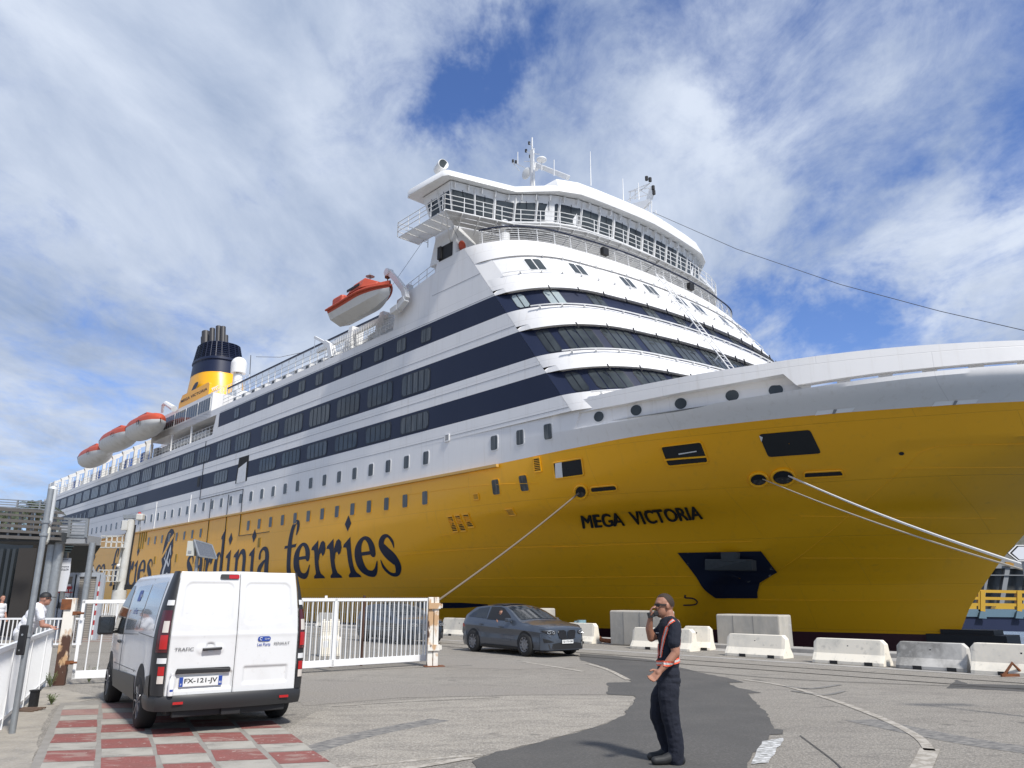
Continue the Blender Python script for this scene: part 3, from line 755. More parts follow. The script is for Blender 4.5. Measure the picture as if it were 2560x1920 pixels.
# legs under the wings and the deck house under the bridge
for sg in (1, -1):
    mb = SB()
    mb.loft([[(-40.6, sg*13.0, 23.9), (-37.75, sg*13.0, 23.9), (-37.75, sg*14.49, 23.9), (-40.6, sg*14.49, 23.9)],
             [(-39.9, sg*12.6, 26.1), (-37.6, sg*12.6, 26.1), (-37.6, sg*14.49, 26.1), (-39.9, sg*14.49, 26.1)]])
    mb.build('wing_support', M['white2'], br)
mb = SB(); mb.loft([[(-40, 13, 23.95), (-38.2, 12.6, 23.95), (-36.4, 9, 23.95), (-35.6, 5, 23.95), (-35.4, 0, 23.95), (-35.6, -5, 23.95), (-36.4, -9, 23.95), (-38.2, -12.6, 23.95), (-40, -13, 23.95)], [(-40, 13, 25.2), (-38.2, 12.6, 25.2), (-36.4, 9, 25.2), (-35.6, 5, 25.2), (-35.4, 0, 25.2), (-35.6, -5, 25.2), (-36.4, -9, 25.2), (-38.2, -12.6, 25.2), (-40, -13, 25.2)]])
mb.build('lounge_glazing', mat('blue grey glazing', (.12, .16, .20), .12), br)
mb = SB(); mb.box((-38.75, 14.52, 24.4), (1.45, .06, 1.0)); mb.box((-39.3, 14.6, 24.45), (.35, .2, .9)); mb.build('side_screen', M['black'], br)
# open deck rail with navy hand rail
mb = SB(); ss_ = np.linspace(-15.6, 15.9, 60)
for lv in np.linspace(.18, .86, 6): mb.tube([tuple(Vector(front(s, 23.95, -.25))+Vector((0, 0, 1.1*lv))) for s in ss_], .018, 4)
for s in np.arange(-15.6, 16, 1.3):
    p = Vector(front(s, 23.95, -.25)); mb.bar(p, p+Vector((-.12, 0, 1.12)), .06, .05)
mb.build('deck_railing', M['white2'], ship)
mb = SB(); mb.tube([tuple(Vector(front(s, 23.95, -.25))+Vector((0, 0, 1.12))) for s in ss_], .06, 6); mb.build('handrail', M['navy'], ship)
for (px, py, Y) in ((1208, 590, 11.5),):
    b_ = onside(px, py, Y)
mb = SB(); mb.cyl((-35.3, 12.2, 24.0), (-35.3, 12.2, 25.2), .35, n=14); mb.cyl((-35.7, 12.2, 25.75), (-35.0, 12.4, 25.85), .32, n=14); mb.cyl((-35.3, 12.2, 25.2), (-35.3, 12.2, 25.6), .06)
mb.build('searchlight', M['white2'], ship)
mb = SB(); mb.sphere((-37.6, 14.0, 24.6), (.1, .3, .38)); mb.build('lifebuoy', M['orange'], ship)
for s_ in (6.3, -3.2):
    mb = SB(); p = Vector(front(s_, 24.5, .3)); mb.box(p, (.3, .55, .5)); mb.build('floodlight', M['black'], ship)
# horn, dome, masts on the bridge roof
mb = SB(); b_ = Vector((-38.6, 15.2, 29.6)); mb.cyl(b_, b_+Vector((0, 0, .5)), .08); mb.cyl(b_+Vector((-.45, -.1, .9)), b_+Vector((.45, .15, .95)), .38, n=16); mb.cyl(b_+Vector((.44, .145, .95)), b_+Vector((.47, .15, .95)), .33, n=16, mi=1)
mb.build('searchlight', [M['white2'], M['glass']], br, smooth=True)
p = onside(1185, 425, 11.0)
mb = SB(); mb.cyl((p[0], 11, 29.6), (p[0], 11, 30.1), .35); mb.cyl((p[0], 11, 30.1), (p[0], 11, 30.85), .6, .62); mb.sphere((p[0], 11, 30.9), .62); mb.build('radome', M['white2'], br, smooth=True)
mb = SB(); mb.rail([(p[0]-2, 13.5, 29.65), (p[0]+1.6, 12.0, 29.65), (p[0]+1.6, 8.6, 29.65)], 1.0, (.5, 1), .025, 1.2); mb.build('railing', M['white2'], br)
# ================================================================== ship details: bow openings, lettering
def hullface(X, z, off=0.0):
    y = hullY(X, z); e = .12
    dyx = (hullY(X+e, z)-hullY(X-e, z))/(2*e); dyz = (hullY(X, z+e)-hullY(X, z-e))/(2*e)
    n = Vector((-dyx, 1, -dyz)).normalized()
    return (X+n.x*off, y+n.y*off, z+n.z*off)
def hp(px, py, off): X, Y, z = hullhit(px, py); return hullface(X, z, off)
def patch(pix, off, mb, mi=0, sub=4):
    P = [hullhit(*q)[[0, 2]] for q in pix]; n = len(P)
    # fan of subdivided edge points around the centre keeps the patch on the curved plating
    out = []
    for i in range(n):
        a, b = P[i], P[(i+1) % n]
        for k in range(sub): out.append(a+(b-a)*k/sub)
    c = sum(P)/n
    K_ = 10 if sub > 6 else 3; rings = [[c+(p-c)*t for p in out] for t in np.linspace(1, .02, K_+1)]
    m_ = len(out)
    vs = [hullface(p[0], p[1], off) for r_ in rings for p in r_]
    fs = [(i*m_+j, i*m_+(j+1) % m_, (i+1)*m_+(j+1) % m_, (i+1)*m_+j) for i in range(K_) for j in range(m_)]
    mb.add(vs, fs, mi)
def roundpix(pix, r):
    out = []; n = len(pix)
    for i in range(n):
        p0, p, p1 = np.array(pix[i-1], float), np.array(pix[i], float), np.array(pix[(i+1) % n], float)
        a = p+(p0-p)/np.linalg.norm(p0-p)*r; b = p+(p1-p)/np.linalg.norm(p1-p)*r
        out += [tuple(a), tuple((a+2*p+b)/4), tuple(b)]
    return out
def opening(name, pix, r, parent, inner=None, rim=True, lamp=None):
    pix2 = roundpix(pix, r); mb = SB()
    patch(pix2, .03, mb, 0, 2)
    if rim:
        loop = [hp(*q, .035) for q in pix2]; mb.tube(loop, .045, 5, 1, closed=True)
    mats = [M['hole'], M['yellow'], M['white2'], M['black']]
    if inner: patch(inner, .045, mb, 2, 2)
    if lamp: patch(lamp, .05, mb, 2, 2)
    return mb.build(name, mats, parent, fixn=False)
def cz(x, y): return 1000+x/2.765, 960+y/2.765
def cb(x, y): return 1800+x/2.911, 800+y/2.911
opening('mooring_port', [cz(1060, 545), cz(1257, 512), cz(1272, 628), cz(1073, 655)], 4, ship, inner=[cz(1075, 548), cz(1120, 540), cz(1128, 645), cz(1078, 652)])
opening('mooring_port', [cz(1800, 432), cz(2082, 396), cz(2135, 540), cz(1852, 568)], 7, ship, lamp=[cz(1925, 478), cz(2050, 458), cz(2052, 465), cz(1928, 486)])
opening('mooring_port', [cb(282, 830), cb(655, 797), cb(737, 968), cb(352, 996)], 7, ship, inner=[cb(285, 838), cb(312, 850), cb(302, 885)], rim=False)
mb = SB(); mb.tube([hp(*cz(1828, 522), .06), hp(*cz(1960, 510), .06), hp(*cz(2118, 498), .06)], .05, 5); mb.build('guard_bar', M['yellow'], ship)
opening('fairlead', [cz(1315, 712), cz(1490, 696), cz(1506, 732), cz(1320, 750)], 6, ship)
opening('fairlead', [cb(612, 1106), cb(885, 1092), cb(903, 1132), cb(610, 1147)], 5, ship)
for c, rx, ry in ((cz(1251, 744), 15.5, 16.5), (cb(281, 1158), 23, 16.5), (cb(460, 1141), 29, 19.5)):
    pix = [(c[0]+rx*math.cos(a), c[1]+ry*math.sin(a)) for a in np.linspace(0, 2*PI, 20, endpoint=False)]
    mb = SB(); patch(pix, .03, mb, 0, 1); mb.tube([hp(*q, .04) for q in pix], .07, 6, 1, closed=True)
    pix2 = [(c[0]+rx*.75*math.cos(a), c[1]+ry*.35+ry*.4*math.sin(a)) for a in np.linspace(0, 2*PI, 12, endpoint=False)]
    patch(pix2, .045, mb, 2, 1); mb.build('mooring_hole', [M['black'], M['yellow'], mat('worn steel', (.07, .065, .06), .6, .6, noise=[(6, 6, ONE, .5, .7, (.25, .23, .2), .6)])], ship, fixn=False)
mb = SB(); c = cb(1320, 970); patch([(c[0]+7*math.cos(a), c[1]+4.5*math.sin(a)) for a in np.linspace(0, 2*PI, 10, endpoint=False)], .03, mb, 0, 1); mb.build('drain_hole', M['hole'], ship, fixn=False)
# anchor pocket
def ca(x, y): return 1380+x/2.765, 1240+y/2.765
ap = [ca(868, 388), ca(1445, 377), ca(1557, 522), ca(1435, 595), ca(1420, 660), ca(1422, 702), ca(1130, 702), ca(1000, 560)]
mb = SB(); patch(ap, .06, mb, 0, 10); mb.build('anchor_pocket', mat('navy pocket paint', (.006, .009, .026), .6, noise=[(1.5, 6, ONE, .66, .7, (.35, .33, .28), .8)]), ship, fixn=False, smooth=True)
mb = SB(); ac = [hullhit(*ca(*q)) for q in [(1095, 440), (1415, 440), (1420, 515), (1095, 515)]]
q = [hullface(p[0], p[2], .05) for p in ac]; mb.prism(q, (.0, .55, .05)); 
q = [hullface(*hullhit(*ca(*p))[[0, 2]], .06) for p in [(1195, 385), (1305, 385), (1300, 450), (1200, 450)]]; mb.prism(q, (0, .45, 0))
mb.build('anchor', mat('anchor steel', (.085, .088, .09), .7, noise=[(3, 6, ONE, .5, .7, (.05, .05, .05), .6)]), ship, bevel=.05)
# thruster mark
def strokepix(pts, wpx, mb, off, mi=0):
    P = crspline(pts, 5)
    for a, b in zip(P[:-1], P[1:]):
        d = (b-a)/np.linalg.norm(b-a); n_ = np.array([-d[1], d[0]])*wpx/2
        mb.quad(*[hp(*(p), off) for p in (a-n_, b-n_, b+n_, a+n_)], mi)
mb = SB(); strokepix([ca(922, 682), ca(918, 702)], 4, mb, .03); strokepix([ca(920, 702), ca(975, 706), ca(1003, 728), ca(985, 748), ca(908, 753)], 3.2, mb, .034)
mb.build('thruster_mark', M['navy'], ship, fixn=False)
mb = SB(); patch([(1096, 1506), (1150, 1506), (1219, 1510), (1222, 1513), (1160, 1519), (1096, 1520), (1040, 1520), (1040, 1505)], .03, mb); mb.build('dark_stripe', M['navy'], ship, fixn=False)
# weld seams
for pts in ([(2560, 1110), (2366.8, 1114.3), (2336, 1118.5), (2298, 1133), (2270.6, 1160.7), (2207, 1215.7), (2135, 1277.5), (2026.7, 1370), (1944, 1428), (1903, 1460)],
            [(1000, 1492), (1300, 1493), (1680, 1495), (1740, 1495)], [(1900, 1500), (2100, 1501), (2395, 1501)], [(2000, 1290), (2230, 1294), (2490, 1296)], [(1000, 1240), (1200, 1214), (1345, 1208)],
            [(1380, 1369), (1600, 1360), (1880, 1354)], [(1000, 1388), (1200, 1372), (1440, 1366)], [(1100, 1340), (1140, 1334)], [(2230, 1171), (2560, 1168)], [(2000, 1395), (2480, 1396)], [(1050, 1448), (1500, 1443), (1730, 1441)]):
    mb = SB(); P = crspline(pts, 8); mb.tube([hp(*q, .0) for q in P], .018, 5); mb.build('weld_seam', M['yellow'], ship)
# yellow fender strip at the colour line
mb = SB(); 
for sg in (1, -1):
    for a, b in zip(np.arange(-150, -33, 6.0), np.arange(-144, -27, 6.0)): mb.bar((a, sg*(BH+.08), 9.0), (min(b, -33.2), sg*(BH+.08), 9.0), .2, .16)
    mb.build('fender_strip', mat('fender yellow', (.60, .36, .10), .5), ship); mb = SB()
# round ports in the recess
for (x, y), r_ in (((1497, 1041.5), 12), ((1590.5, 1025.5), 13.5), ((1702.5, 1009), 14.5), ((1834, 990), 17), ((1944.5, 977), 16)):
    X, Y, z = hullhit(x, y); d0_ = inset(X); qv = onside(x, y, Y-d0_); X, zc = qv[0], qv[2]
    P = []; Q = []
    for a in np.linspace(0, 2*PI, 24, endpoint=False):
        for L_, k in ((P, 1.0), (Q, 1.18)):
            xx, zz = X+.30*k*math.cos(a), zc+.27*k*math.sin(a); 
            zl_, zm_ = zL1(xx), zmid(xx); ya_ = hullY(xx, zl_); yb_ = ya_+(hullY(xx, ztop(xx))-ya_)*(zm_-zl_)/(ztop(xx)-zl_); zq_ = min(max(zz, zl_+.01), zm_-.01)
            L_.append((xx, ya_+(yb_-ya_)*(zq_-zl_)/(zm_-zl_)-inset(xx)+(.03 if k == 1 else .02), zq_))
    mb = SB(); mb.poly(Q, 1); mb.poly(P, 0); mb.build('round_port', [M['glass'], M['white2']], ship, fixn=False)
slotw = mat('painted sky white', (.95, .95, .95), .5)
# scuttles at the colour line; the bright sky behind is painted on as white
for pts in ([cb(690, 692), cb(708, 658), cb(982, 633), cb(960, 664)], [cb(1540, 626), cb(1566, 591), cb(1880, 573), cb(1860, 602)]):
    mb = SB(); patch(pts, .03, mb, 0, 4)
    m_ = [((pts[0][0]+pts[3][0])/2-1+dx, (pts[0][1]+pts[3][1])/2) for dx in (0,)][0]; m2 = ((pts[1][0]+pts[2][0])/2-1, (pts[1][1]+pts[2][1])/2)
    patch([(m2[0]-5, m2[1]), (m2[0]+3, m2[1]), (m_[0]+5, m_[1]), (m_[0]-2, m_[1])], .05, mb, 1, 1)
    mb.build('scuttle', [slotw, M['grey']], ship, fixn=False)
# louvres
for x0, y0, x1, y1 in ((346, 912, 384, 1024), (398, 905, 438, 1020), (451, 897, 494, 993), (928, 510, 974, 608), (510, 760, 546, 800), (740, 864, 792, 910), (313, 350, 342, 396)):
    xm_, ym_ = (x0+x1)/2, (y0+y1)/2
    a = [hullhit(*cz(x0, ym_))[0], 0, hullhit(*cz(xm_, y1))[2]]; b = [hullhit(*cz(x1, ym_))[0], 0, hullhit(*cz(xm_, y0))[2]]; mb = SB()
    white_ = y0 == 350
    def lp_(u, v, off): 
        x, z = a[0]+(b[0]-a[0])*u, a[2]+(b[2]-a[2])*v; return (x, hullY(x, z)+off, z)
    mb.quad(lp_(0, 0, .02), lp_(1, 0, .02), lp_(1, 1, .02), lp_(0, 1, .02), 1)
    n_ = max(6, int((b[2]-a[2])/.09))
    for k in range(n_):
        v = (k+.5)/n_; mb.bar(lp_(0, v, .04), lp_(1, v, .04), .05, .03, 0)
    for e in ((0, 0, 1, 0), (0, 1, 1, 1), (0, 0, 0, 1), (1, 0, 1, 1)): mb.bar(lp_(e[0], e[1], .04), lp_(e[2], e[3], .04), .06, .06, 0)
    mb.build('louvre', [M['white2'] if white_ else M['yellow'], M['hole']], ship)
# ---- lettering
def ribbon(mb, pts, off, x0, z0, sx=1., k=6, mi=0, mapf=None):
    P = crspline(pts, k); L_, R_ = [], []
    for i, p in enumerate(P):
        d = P[min(i+1, len(P)-1)][:2]-P[max(i-1, 0)][:2]; d = d/max(np.linalg.norm(d), 1e-6)
        n_ = np.array([-d[1], d[0]])*max(p[2], .01); L_.append(p[:2]+n_); R_.append(p[:2]-n_)
    f = lambda q: mapf(x0+q[0]*sx, z0+q[1], off)
    for i in range(len(P)-1): mb.quad(f(L_[i]), f(L_[i+1]), f(R_[i+1]), f(R_[i]), mi)
    for E_, i in ((P[0], 0), (P[-1], len(P)-1)):
        c = [f((E_[0]+E_[2]*math.cos(a), E_[1]+E_[2]*math.sin(a))) for a in np.linspace(0, 2*PI, 10, endpoint=False)]; mb.poly([(q[0], q[1]+.003, q[2]) for q in c], mi)
def pol(mb, pts, off, x0, z0, sx, mapf, mi=0): plate(mb, [(x0+x*sx, z0+y) for x, y in pts], lambda a, b: mapf(a, b, off), .45, mi)
STEM = [(0, 0), (1.5, 0), (1.45, .15), (1.12, .35), (1.05, .6), (1.05, 2.8), (.95, 2.75), (.1, 2.3), (0, 2.1), (.4, 2.08), (.48, 1.9), (.48, .6), (.42, .35), (.05, .15)]
def g_i(mb, o, x, z, s, f, dot=True):
    pol(mb, STEM, o, x, z, s, f)
    if dot: pol(mb, [(.7, 3.2), (1.18, 3.75), (.75, 4.35), (.28, 3.75)], o, x, z, s, f)
def g_r(mb, o, x, z, s, f):
    pol(mb, STEM, o, x, z, s, f); pol(mb, [(1.0, 1.4), (1.1, 2.1), (1.45, 2.62), (1.78, 2.74), (2.08, 2.55), (2.14, 2.1), (1.95, 1.75), (1.68, 1.6), (1.5, 1.85), (1.25, 1.75), (1.1, 1.3)], o+.003, x, z, s, f)
def g_e(mb, o, x, z, s, f):
    ribbon(mb, [(2.22, 1.6, .32), (2.22, 2.0, .34), (1.95, 2.42, .24), (1.45, 2.62, .12), (.9, 2.35, .22), (.52, 1.8, .40), (.45, 1.2, .45), (.62, .65, .42), (1.05, .28, .26), (1.6, .22, .2), (2.1, .5, .13), (2.5, 1.0, .05)], o, x, z, s, 6, mapf=f)
    pol(mb, [(.6, 1.42), (2.54, 1.5), (2.52, 1.74), (.6, 1.66)], o+.004, x, z, s, f)
def g_s(mb, o, x, z, s, f):
    ribbon(mb, [(1.85, 1.85, .05), (1.82, 2.25, .14), (1.4, 2.62, .10), (.85, 2.5, .2), (.55, 2.05, .32), (.95, 1.55, .42), (1.5, 1.1, .42), (1.65, .65, .3), (1.2, .14, .13), (.6, .15, .13), (.2, .55, .15), (.12, 1.05, .05)], o, x, z, s, 6, mapf=f)
def g_a(mb, o, x, z, s, f):
    ribbon(mb, [(.38, 1.9, .22), (.45, 2.3, .16), (.95, 2.6, .13), (1.5, 2.45, .26), (1.75, 2.0, .35), (1.78, 1.2, .36), (1.8, .45, .36), (2.05, .12, .2)], o, x, z, s, 6, mapf=f)
    ribbon(mb, [(1.5, 1.65, .07), (1.0, 1.35, .2), (.52, .95, .32), (.42, .55, .34), (.6, .25, .25), (1.1, .15, .13), (1.5, .5, .08)], o+.003, x, z, s, 6, mapf=f)
def g_n(mb, o, x, z, s, f):
    pol(mb, STEM, o, x, z, s, f); ribbon(mb, [(1.0, 1.9, .1), (1.45, 2.45, .15), (2.05, 2.45, .3), (2.35, 1.9, .32), (2.35, 1.0, .32), (2.35, .2, .34)], o+.003, x, z, s, 6, mapf=f)
    pol(mb, [(1.75, 0), (2.95, 0), (2.9, .15), (2.65, .4), (2.05, .4), (1.8, .15)], o+.006, x, z, s, f)
def g_d(mb, o, x, z, s, f):
    ribbon(mb, [(1.5, 2.2, .1), (1.1, 2.58, .12), (.62, 2.2, .3), (.42, 1.4, .4), (.52, .55, .35), (1.0, .15, .15), (1.5, .5, .1)], o, x, z, s, 6, mapf=f)
    pol(mb, [(1.45, .0), (2.3, .1), (2.12, .5), (2.1, 4.75), (1.95, 4.7), (1.25, 4.1), (1.2, 3.9), (1.48, 3.8)], o+.003, x, z, s, f)
def g_f(mb, o, x, z, s, f):
    ribbon(mb, [(.85, .25, .34), (.85, 1.2, .32), (.9, 2.5, .34), (1.0, 3.2, .3), (1.3, 4.0, .26), (1.75, 4.4, .17), (2.15, 4.3, .2), (2.12, 3.85, .2), (1.95, 3.45, .07)], o, x, z, s, 6, mapf=f)
    pol(mb, [(0, 2.4), (1.9, 2.45), (2.05, 2.75), (1.9, 2.7), (.1, 2.62)], o+.004, x, z, s, f); pol(mb, [(.2, 0), (1.5, 0), (1.35, .25), (.35, .25)], o+.004, x, z, s, f)
def g_c(mb, o, x, z, s, f):
    ribbon(mb, [(2.1, 1.9, .25), (2.1, 2.3, .2), (1.6, 2.6, .13), (1.0, 2.4, .22), (.5, 1.8, .4), (.45, 1.1, .44), (.65, .6, .38), (1.1, .25, .25), (1.7, .25, .18), (2.2, .8, .06)], o, x, z, s, 6, mapf=f)
def g_o(mb, o, x, z, s, f):
    ribbon(mb, [(1.2, 2.6, .14), (.6, 2.1, .34), (.45, 1.36, .42), (.6, .6, .34), (1.2, .12, .14), (1.8, .6, .34), (1.95, 1.36, .42), (1.8, 2.1, .34), (1.2, 2.6, .14)], o, x, z, s, 6, mapf=f)
GL = dict(i=g_i, r=g_r, e=g_e, s=g_s, a=g_a, n=g_n, d=g_d, f=g_f, c=g_c, o=g_o)
hm = lambda X, z, off: (X, hullY(X, z)+off, z)
def word(items, nm):
    mb = SB()
    for ch, x in items: GL[ch](mb, .02, x, 3.05, 1., hm)
    mb.build(nm, M['navy'], ship, fixn=False)
fe = [('f', -59.5), ('e', -57.85), ('r', -55.05), ('r', -52.78), ('i', -50.43), ('e', -49.02), ('s', -46.2)]
word(fe, 'lettering'); word([(c, x-46.75) for c, x in fe], 'lettering')
word([('s', -80.9), ('a', -78.7), ('r', -76.2), ('d', -73.75), ('i', -71.1), ('n', -69.35), ('i', -66.1), ('a', -64.3)], 'lettering')
word([('c', -125.5), ('o', -123), ('r', -120.3), ('s', -118.0), ('i', -115.2), ('c', -113.1), ('a', -110.8)], 'lettering')
# emblem: dark profile with a white head scarf
mb = SB()
pol(mb, [(-.1, 0), (3.1, 0), (3.25, 1.2), (2.95, 2.2), (3.3, 2.9), (3.05, 3.2), (3.15, 3.6), (3.0, 4.2), (3.2, 4.8), (2.6, 5.35), (1.9, 5.45), (1.1, 5.1), (.45, 4.2), (.15, 3.2), (.1, 2.2), (.5, 1.6), (.1, .9)], .02, -88.3, 3.3, 1, hm)
for k, pp in enumerate(([(.1, 2.55, .16), (1.0, 3.2, .2), (2.0, 4.1, .22), (3.0, 4.7, .2)],)): ribbon(mb, pp, .03, -88.3, 3.3, 1, 5, 1, hm)
for k, pp in enumerate(([(1.0, .2, .1), (1.2, 1.2, .18), (1.7, 2.0, .2), (2.1, 2.8, .16), (2.5, 3.6, .1)], [(1.0, 2.4, .08), (1.45, 2.0, .1), (1.2, 1.4, .14), (.9, .9, .12), (1.1, .3, .1)], [(2.0, 2.0, .12), (2.5, 1.6, .14), (2.7, 2.2, .1)], [(1.6, .3, .14), (2.3, .7, .2), (2.7, .3, .12)], [(1.4, 3.1, .06), (1.2, 2.3, .07)], [(2.6, 3.4, .1), (2.85, 2.7, .07)])): ribbon(mb, pp, .04+.004*k, -88.3, 3.3, 1, 5, 2, hm)
mb.build('emblem', [M['navy'], M['yellow'], M['white2']], ship, fixn=False)
# block letters from a text curve
def textpolys(txt, bold=.0, sp=1.0):
    cu = bpy.data.curves.new('t', 'FONT'); cu.body = txt; cu.offset = bold; cu.space_character = sp; cu.resolution_u = 4
    o = bpy.data.objects.new('t', cu); COL.objects.link(o); dg = bpy.context.evaluated_depsgraph_get()
    me = bpy.data.meshes.new_from_object(o.evaluated_get(dg)); vs = [tuple(v.co) for v in me.vertices]; fs = [tuple(p.vertices) for p in me.polygons]
    bpy.data.objects.remove(o); bpy.data.curves.remove(cu); bpy.data.meshes.remove(me)
    xs = [v[0] for v in vs]; ys = [v[1] for v in vs]; x0, x1, y0, y1 = min(xs), max(xs), min(ys), max(ys)
    return [((v[0]-x0)/(x1-x0), (v[1]-y0)/(y1-y0)) for v in vs], fs
def textmesh(name, txt, mapf, m_, parent=None, bold=.0, mb=None, mi=0, sp=1.0):
    vs, fs = textpolys(txt, bold, sp); own = mb is None; mb = mb or MB(); mb.add([mapf(u, v) for u, v in vs], fs, mi)
    return mb.build(name, m_, parent, fixn=False) if own else None
q = [hullhit(*cz(*p)) for p in [(1262, 998), (2100, 930), (1245, 905), (2070, 838)]]
def bowmap(u, v):
    X = (q[0][0]*(1-u)+q[1][0]*u)*(1-v)+(q[2][0]*(1-u)+q[3][0]*u)*v; z = (q[0][2]*(1-u)+q[1][2]*u)*(1-v)+(q[2][2]*(1-u)+q[3][2]*u)*v
    return hullface(X, z, .05)
textmesh('ship_name', 'MEGA VICTORIA', bowmap, M['black'], ship, bold=.022, mb=None) if False else None
mb = SB(); vs, fs = textpolys('MEGA  VICTORIA', .0)
for k_, (du, dv) in enumerate(((0, 0), (.0045, 0), (-.0045, 0), (0, .03), (0, -.03), (.003, .02), (-.003, -.02), (.003, -.02), (-.003, .02))):
    mb.add([tuple(Vector(bowmap(min(max(u*.985+.0075+du, 0), 1), v*.94+.03+dv))+Vector((0, .004*k_, 0))) for u, v in vs], fs)
mb.build('ship_name', M['black'], ship, fixn=False)
# shell doors and seams on the side
def vline(X, z0, z1, w_=.06, m_='frame', nm='door_seam'):
    mb = SB(); mb.bar((X, BH+.01, z0), (X, BH+.01, z1), w_, .04); mb.build(nm, M[m_], ship)
mb = SB()
for a, b in (((-68.6, 7.0), (-68.6, 11.2)), ((-73.6, 11.2), (-68.6, 11.2)), ((-68.6, 7.0), (-62.5, 7.0)), ((-71.8, 4.2), (-71.8, 11.0)), ((-76.0, 4.0), (-76.0, 11.0)), ((-79.0, 11.2), (-73.8, 11.2)), ((-79, 11.2), (-79, 17.2))):
    mb.bar((a[0], BH+.012, a[1]), (b[0], BH+.012, b[1]), .09, .04)
mb.build('shell_door_outline', M['frame'], ship)
mb = SB()
for X in (-92.0, -81.5): mb.bar((X, BH+.02, 9.1), (X, BH+.02, 12.1 if X < -90 else 11.9), .07, .06)
mb.build('drain_pipe', M['white2'], ship)
mb = SB(); mb.quad((-70.6, BH+.01, 11.9), (-68.0, BH+.01, 11.9), (-68.0, BH+.01, 14.3), (-70.2, BH+.01, 14.3)); mb.quad((-70.3, BH+.03, 11.9), (-68.3, BH+.03, 11.9), (-68.35, BH+.03, 13.7), (-70.1, BH+.03, 13.3), 1)
mb.build('shell_door', [M['hole'], M['white2']], ship, fixn=False)
for i in range(4):
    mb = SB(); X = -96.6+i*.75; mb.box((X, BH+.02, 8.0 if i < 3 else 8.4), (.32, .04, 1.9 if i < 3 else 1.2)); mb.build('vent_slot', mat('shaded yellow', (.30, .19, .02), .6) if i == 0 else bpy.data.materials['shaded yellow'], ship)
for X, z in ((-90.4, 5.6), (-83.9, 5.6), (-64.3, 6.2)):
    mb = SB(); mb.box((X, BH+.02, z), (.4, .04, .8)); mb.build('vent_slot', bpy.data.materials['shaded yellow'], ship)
# horizontal plate seams on the white sides
for z in (11.45, 14.3, 17.2, 19.75, 21.6):
    mb = SB(); x0 = -150 if z < 18 else -76 if z < 20 else -40.2
    mb.bar((x0, BH+.002, z), (xf(z), BH+.002, z), .02, .025); mb.build('weld_seam', M['grey'], ship)
# ================================================================== decks, funnel, boats
mb = SB(); mb.rail([(-76, 14.35, 20.34), (-41, 14.35, 20.34)], 1.15, (.33, .66, 1), .022, 1.3); mb.build('railing', M['white2'], ship)
mb = SB(); mb.rail([(-149, 14.35, 17.66), (-97, 14.35, 17.66)], 1.1, (.33, .66, 1), .025, 1.3); mb.build('railing', M['white2'], ship)
mb = SB(); mb.rail([(-97, 14.3, 17.66), (-77.6, 14.3, 17.66)], 1.1, (.33, .66, 1), .025, 1.0); mb.build('railing', M['white2'], ship)
mb = SB(); mb.rail([(-53.7, 14.2, 20.36), (-41, 14.2, 20.36)], 1.7, (.1, .35, .6, 1), .02, .35, n=4); mb.build('railing', M['white2'], ship)
mb = SB(); mb.rail([(-39.9, 13.8, 23.4), (-44.5, 13.8, 22.6)], 1.3, (.33, .66, 1), .025, 1.0); mb.build('railing', M['white2'], ship)
mb = SB(); mb.loft([[(-45, 14.45, 20.3), (-40.5, 14.45, 20.3), (-40.5, 9, 20.3), (-45, 9, 20.3)], [(-44.6, 14.45, 22.6), (-40, 14.45, 23.3), (-40, 9, 23.3), (-44.6, 9, 22.6)]])
mb.build('deck_house', M['white'], ship)
# glazed screen with its navy rail
g = SB()
for a in np.arange(-84, -54, 1.5):
    g.quad((a, 10.9, 23.3), (a+1.42, 10.9, 23.3), (a+1.42, 10.9, 24.4), (a, 10.9, 24.4))
    r_ = SB(); r_.bar((a, 10.9, 23.0), (a, 10.9, 24.5), .06); r_.build('screen_post', M['white2'], ship)
gm = mat('screen glass', (.55, .62, .66), .1); gm.node_tree.nodes['Principled BSDF'].inputs['Alpha'].default_value = .35
g.build('wind_screen', gm, ship, fixn=False)
mb = SB(); mb.bar((-84, 10.9, 24.5), (-52.5, 10.9, 24.5), .14, .14); mb.build('handrail', M['navy'], ship)
wbx = SB(); wbx.box((-68, 10.0, 21.7), (32, 1.9, 2.6)); wbx.build('deck_house', M['white2'], ship)
for X in np.arange(-75, -55, 2.2):
    mb = SB(); mb.box((X, 13.3, 20.85), (.9, .6, .9)); mb.box((X, 13.62, 20.9), (.5, .05, .5), 1); mb.build('deck_locker', [M['white2'], M['glass']], ship, bevel=.03)
# promenade block glazing
for i in range(5):
    a = -96.3+i*3.5
    mb = SB(); mb.box((a+1.7, BH+.02, 21.2), (3.3, .05, 1.5), 0)
    for k in range(5): mb.box((a+.37+k*.665, BH+.04, 21.2), (.55, .04, 1.36), 1)
    mb.build('window', [M['white2'], M['glassw']], ship)
